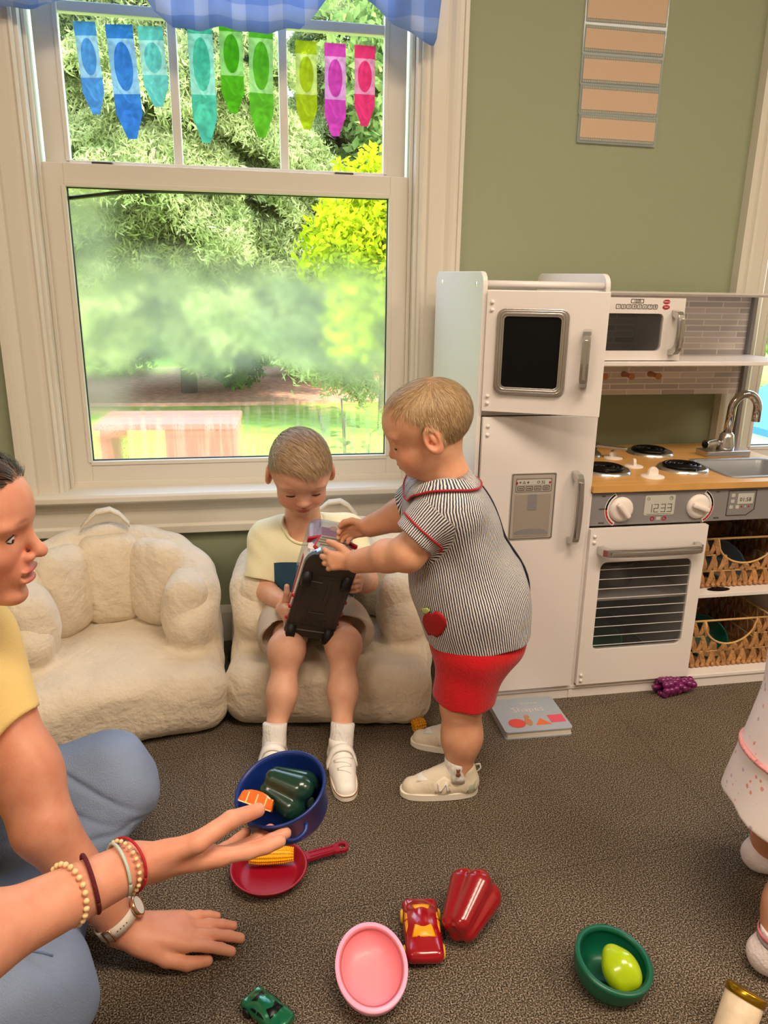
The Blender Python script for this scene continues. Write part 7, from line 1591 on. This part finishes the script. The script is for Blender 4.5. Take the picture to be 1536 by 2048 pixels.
# valance curtain
def plaidcloth():
    m = bpy.data.materials.new('blue_check_curtain'); m.use_nodes = True; t = m.node_tree; t.nodes.clear(); out = node(t, 'ShaderNodeOutputMaterial'); d = node(t, 'ShaderNodeBsdfDiffuse'); l = node(t, 'ShaderNodeBsdfTranslucent'); mx = node(t, 'ShaderNodeMixShader'); mx.inputs[0].default_value = .5
    co = node(t, 'ShaderNodeTexCoord'); sp = node(t, 'ShaderNodeSeparateXYZ'); t.links.new(co.outputs['Object'], sp.inputs[0]); o = []
    for ax, ph in ((0, .02), (2, .0)):
        a = node(t, 'ShaderNodeMath', operation='MULTIPLY_ADD'); a.inputs[1].default_value = 1/.085; a.inputs[2].default_value = ph; t.links.new(sp.outputs[ax], a.inputs[0]); f = node(t, 'ShaderNodeMath', operation='FRACT'); t.links.new(a.outputs[0], f.inputs[0]); g = node(t, 'ShaderNodeMath', operation='LESS_THAN'); g.inputs[1].default_value = .38; t.links.new(f.outputs[0], g.inputs[0]); o.append(g)
    s = node(t, 'ShaderNodeMath', operation='ADD'); t.links.new(o[0].outputs[0], s.inputs[0]); t.links.new(o[1].outputs[0], s.inputs[1]); h = node(t, 'ShaderNodeMath', operation='MULTIPLY'); h.inputs[1].default_value = .5; t.links.new(s.outputs[0], h.inputs[0])
    r = node(t, 'ShaderNodeValToRGB'); e = r.color_ramp.elements; e[0].color = (*lin((150, 184, 238)), 1); e[1].color = (*lin((204, 218, 246)), 1); k = e.new(.5); k.color = (*lin((174, 200, 242)), 1); t.links.new(h.outputs[0], r.inputs[0])
    t.links.new(r.outputs[0], d.inputs[0]); t.links.new(r.outputs[0], l.inputs[0]); t.links.new(d.outputs[0], mx.inputs[1]); t.links.new(l.outputs[0], mx.inputs[2]); t.links.new(mx.outputs[0], out.inputs[0]); return m
M_val = plaidcloth(); M_rod = mat('curtain_rod', (230, 228, 222), .4)
root = place('valance_curtain', (0, WY-.055, 2.06), 'pale blue checked valance with scalloped hem across the top of the window', 'curtain')
root.location = (0, WY-.055, 1.95)
HEM = [(-0.62, 1.62), (-0.507, 1.596), (-0.444, 1.602), (-0.402, 1.607), (-0.369, 1.62), (-0.345, 1.646), (-0.215, 1.66), (-0.193, 1.632), (-0.175, 1.609), (-0.137, 1.586), (-0.076, 1.578), (-0.019, 1.588), (0.027, 1.587), (0.085, 1.585), (0.156, 1.598), (0.192, 1.63), (0.216, 1.662), (0.234, 1.684), (0.294, 1.689), (0.318, 1.67), (0.386, 1.627), (0.436, 1.599), (0.481, 1.58), (0.489, 1.597), (0.498, 1.683), (0.502, 1.715)]
def hem(x):   # height of the scalloped lower edge
    pts = HEM
    return np.interp(x, [p[0] for p in pts], [p[1] for p in pts])-1.95
b = MB(); xs = np.linspace(-.60, 0.502, 170); cols = []
for x_ in xs:
    dep = .012*math.sin(x_*38)+.006*math.sin(x_*83+1); hz = hem(x_); cols.append([b.bm.verts.new((x_, dep*(.3+.7*k/10), .05+(hz-.05)*k/10)) for k in range(11)])
for A, B_ in zip(cols, cols[1:]):
    for k in range(10): b.bm.faces.new((A[k], B_[k], B_[k+1], A[k+1]))
vo = b.build('cloth', M_val, root, smooth=True); sm = vo.modifiers.new('thick', 'SOLIDIFY'); sm.thickness = .001
b = MB(); b.grid_tube([(-.64, 0, .05), (.60, 0, .05)], .011, 12); b.build('rod', M_rod, root)
# laminated strips on the wall
M_lam = clear('laminate_film', (196, 206, 206), .5, .12); M_card = mat('tan_card', (206, 176, 148), .6); M_cardb = mat('grey_teal_border', (130, 148, 146), .6)
for i, (zt_, zb, xl, xr, yo, lab) in enumerate([(1.790, 1.678, .893, 1.126, 0, 'topmost laminated tan card strip on the green wall, cut by the frame'), (1.676, 1.609, .893, 1.126, .001, 'second laminated tan card strip from the top of the wall column'), (1.607, 1.537, .894, 1.125, .002, 'middle laminated tan card strip of the wall column'), (1.536, 1.465, .896, 1.126, .003, 'fourth laminated tan card strip from the top of the wall column'), (1.466, 1.397, .898, 1.126, .0065, 'bottom laminated tan card strip of the wall column')]):
    root = place('laminated_card', ((xl+xr)/2, WY, (zt_+zb)/2), lab, 'wall card', 'laminated cards taped up the green wall', rot=(0, math.radians((-.6, .3, -.2, .5, .9)[i]*.5), 0)); w, h = (xr-xl)/2, (zt_-zb)/2
    b = MB(); b.prism(rrect(-w, w, -h-.002, h+.002, .003), -.0052-yo*.3, -.0006, 'y'); b.build('laminate', M_lam, root)
    b = MB(); b.prism(rrect(-w+.004, w-.004, -h+.003, h-.003, .001), -.0060-yo*.3, -.0053-yo*.3, 'y'); bo = b.build('border', M_cardb, root)
    b = MB(); b.prism(rrect(-w+.006, w-.006, -h+.011, h-.011, .001), -.0066-yo*.3, -.0060-yo*.3, 'y'); b.build('card_face', M_card, root)
    b = MB()
    for zz in (-h+.005, h-.009):
        b = MB(); [b.box(-w+.007+k*(2*w-.014)/40, -w+.0095+k*(2*w-.014)/40, -.0064-yo*.3, -.0060-yo*.3, zz, zz+.004) for k in range(40)]; b.build('ruler_ticks', M_card, bo)
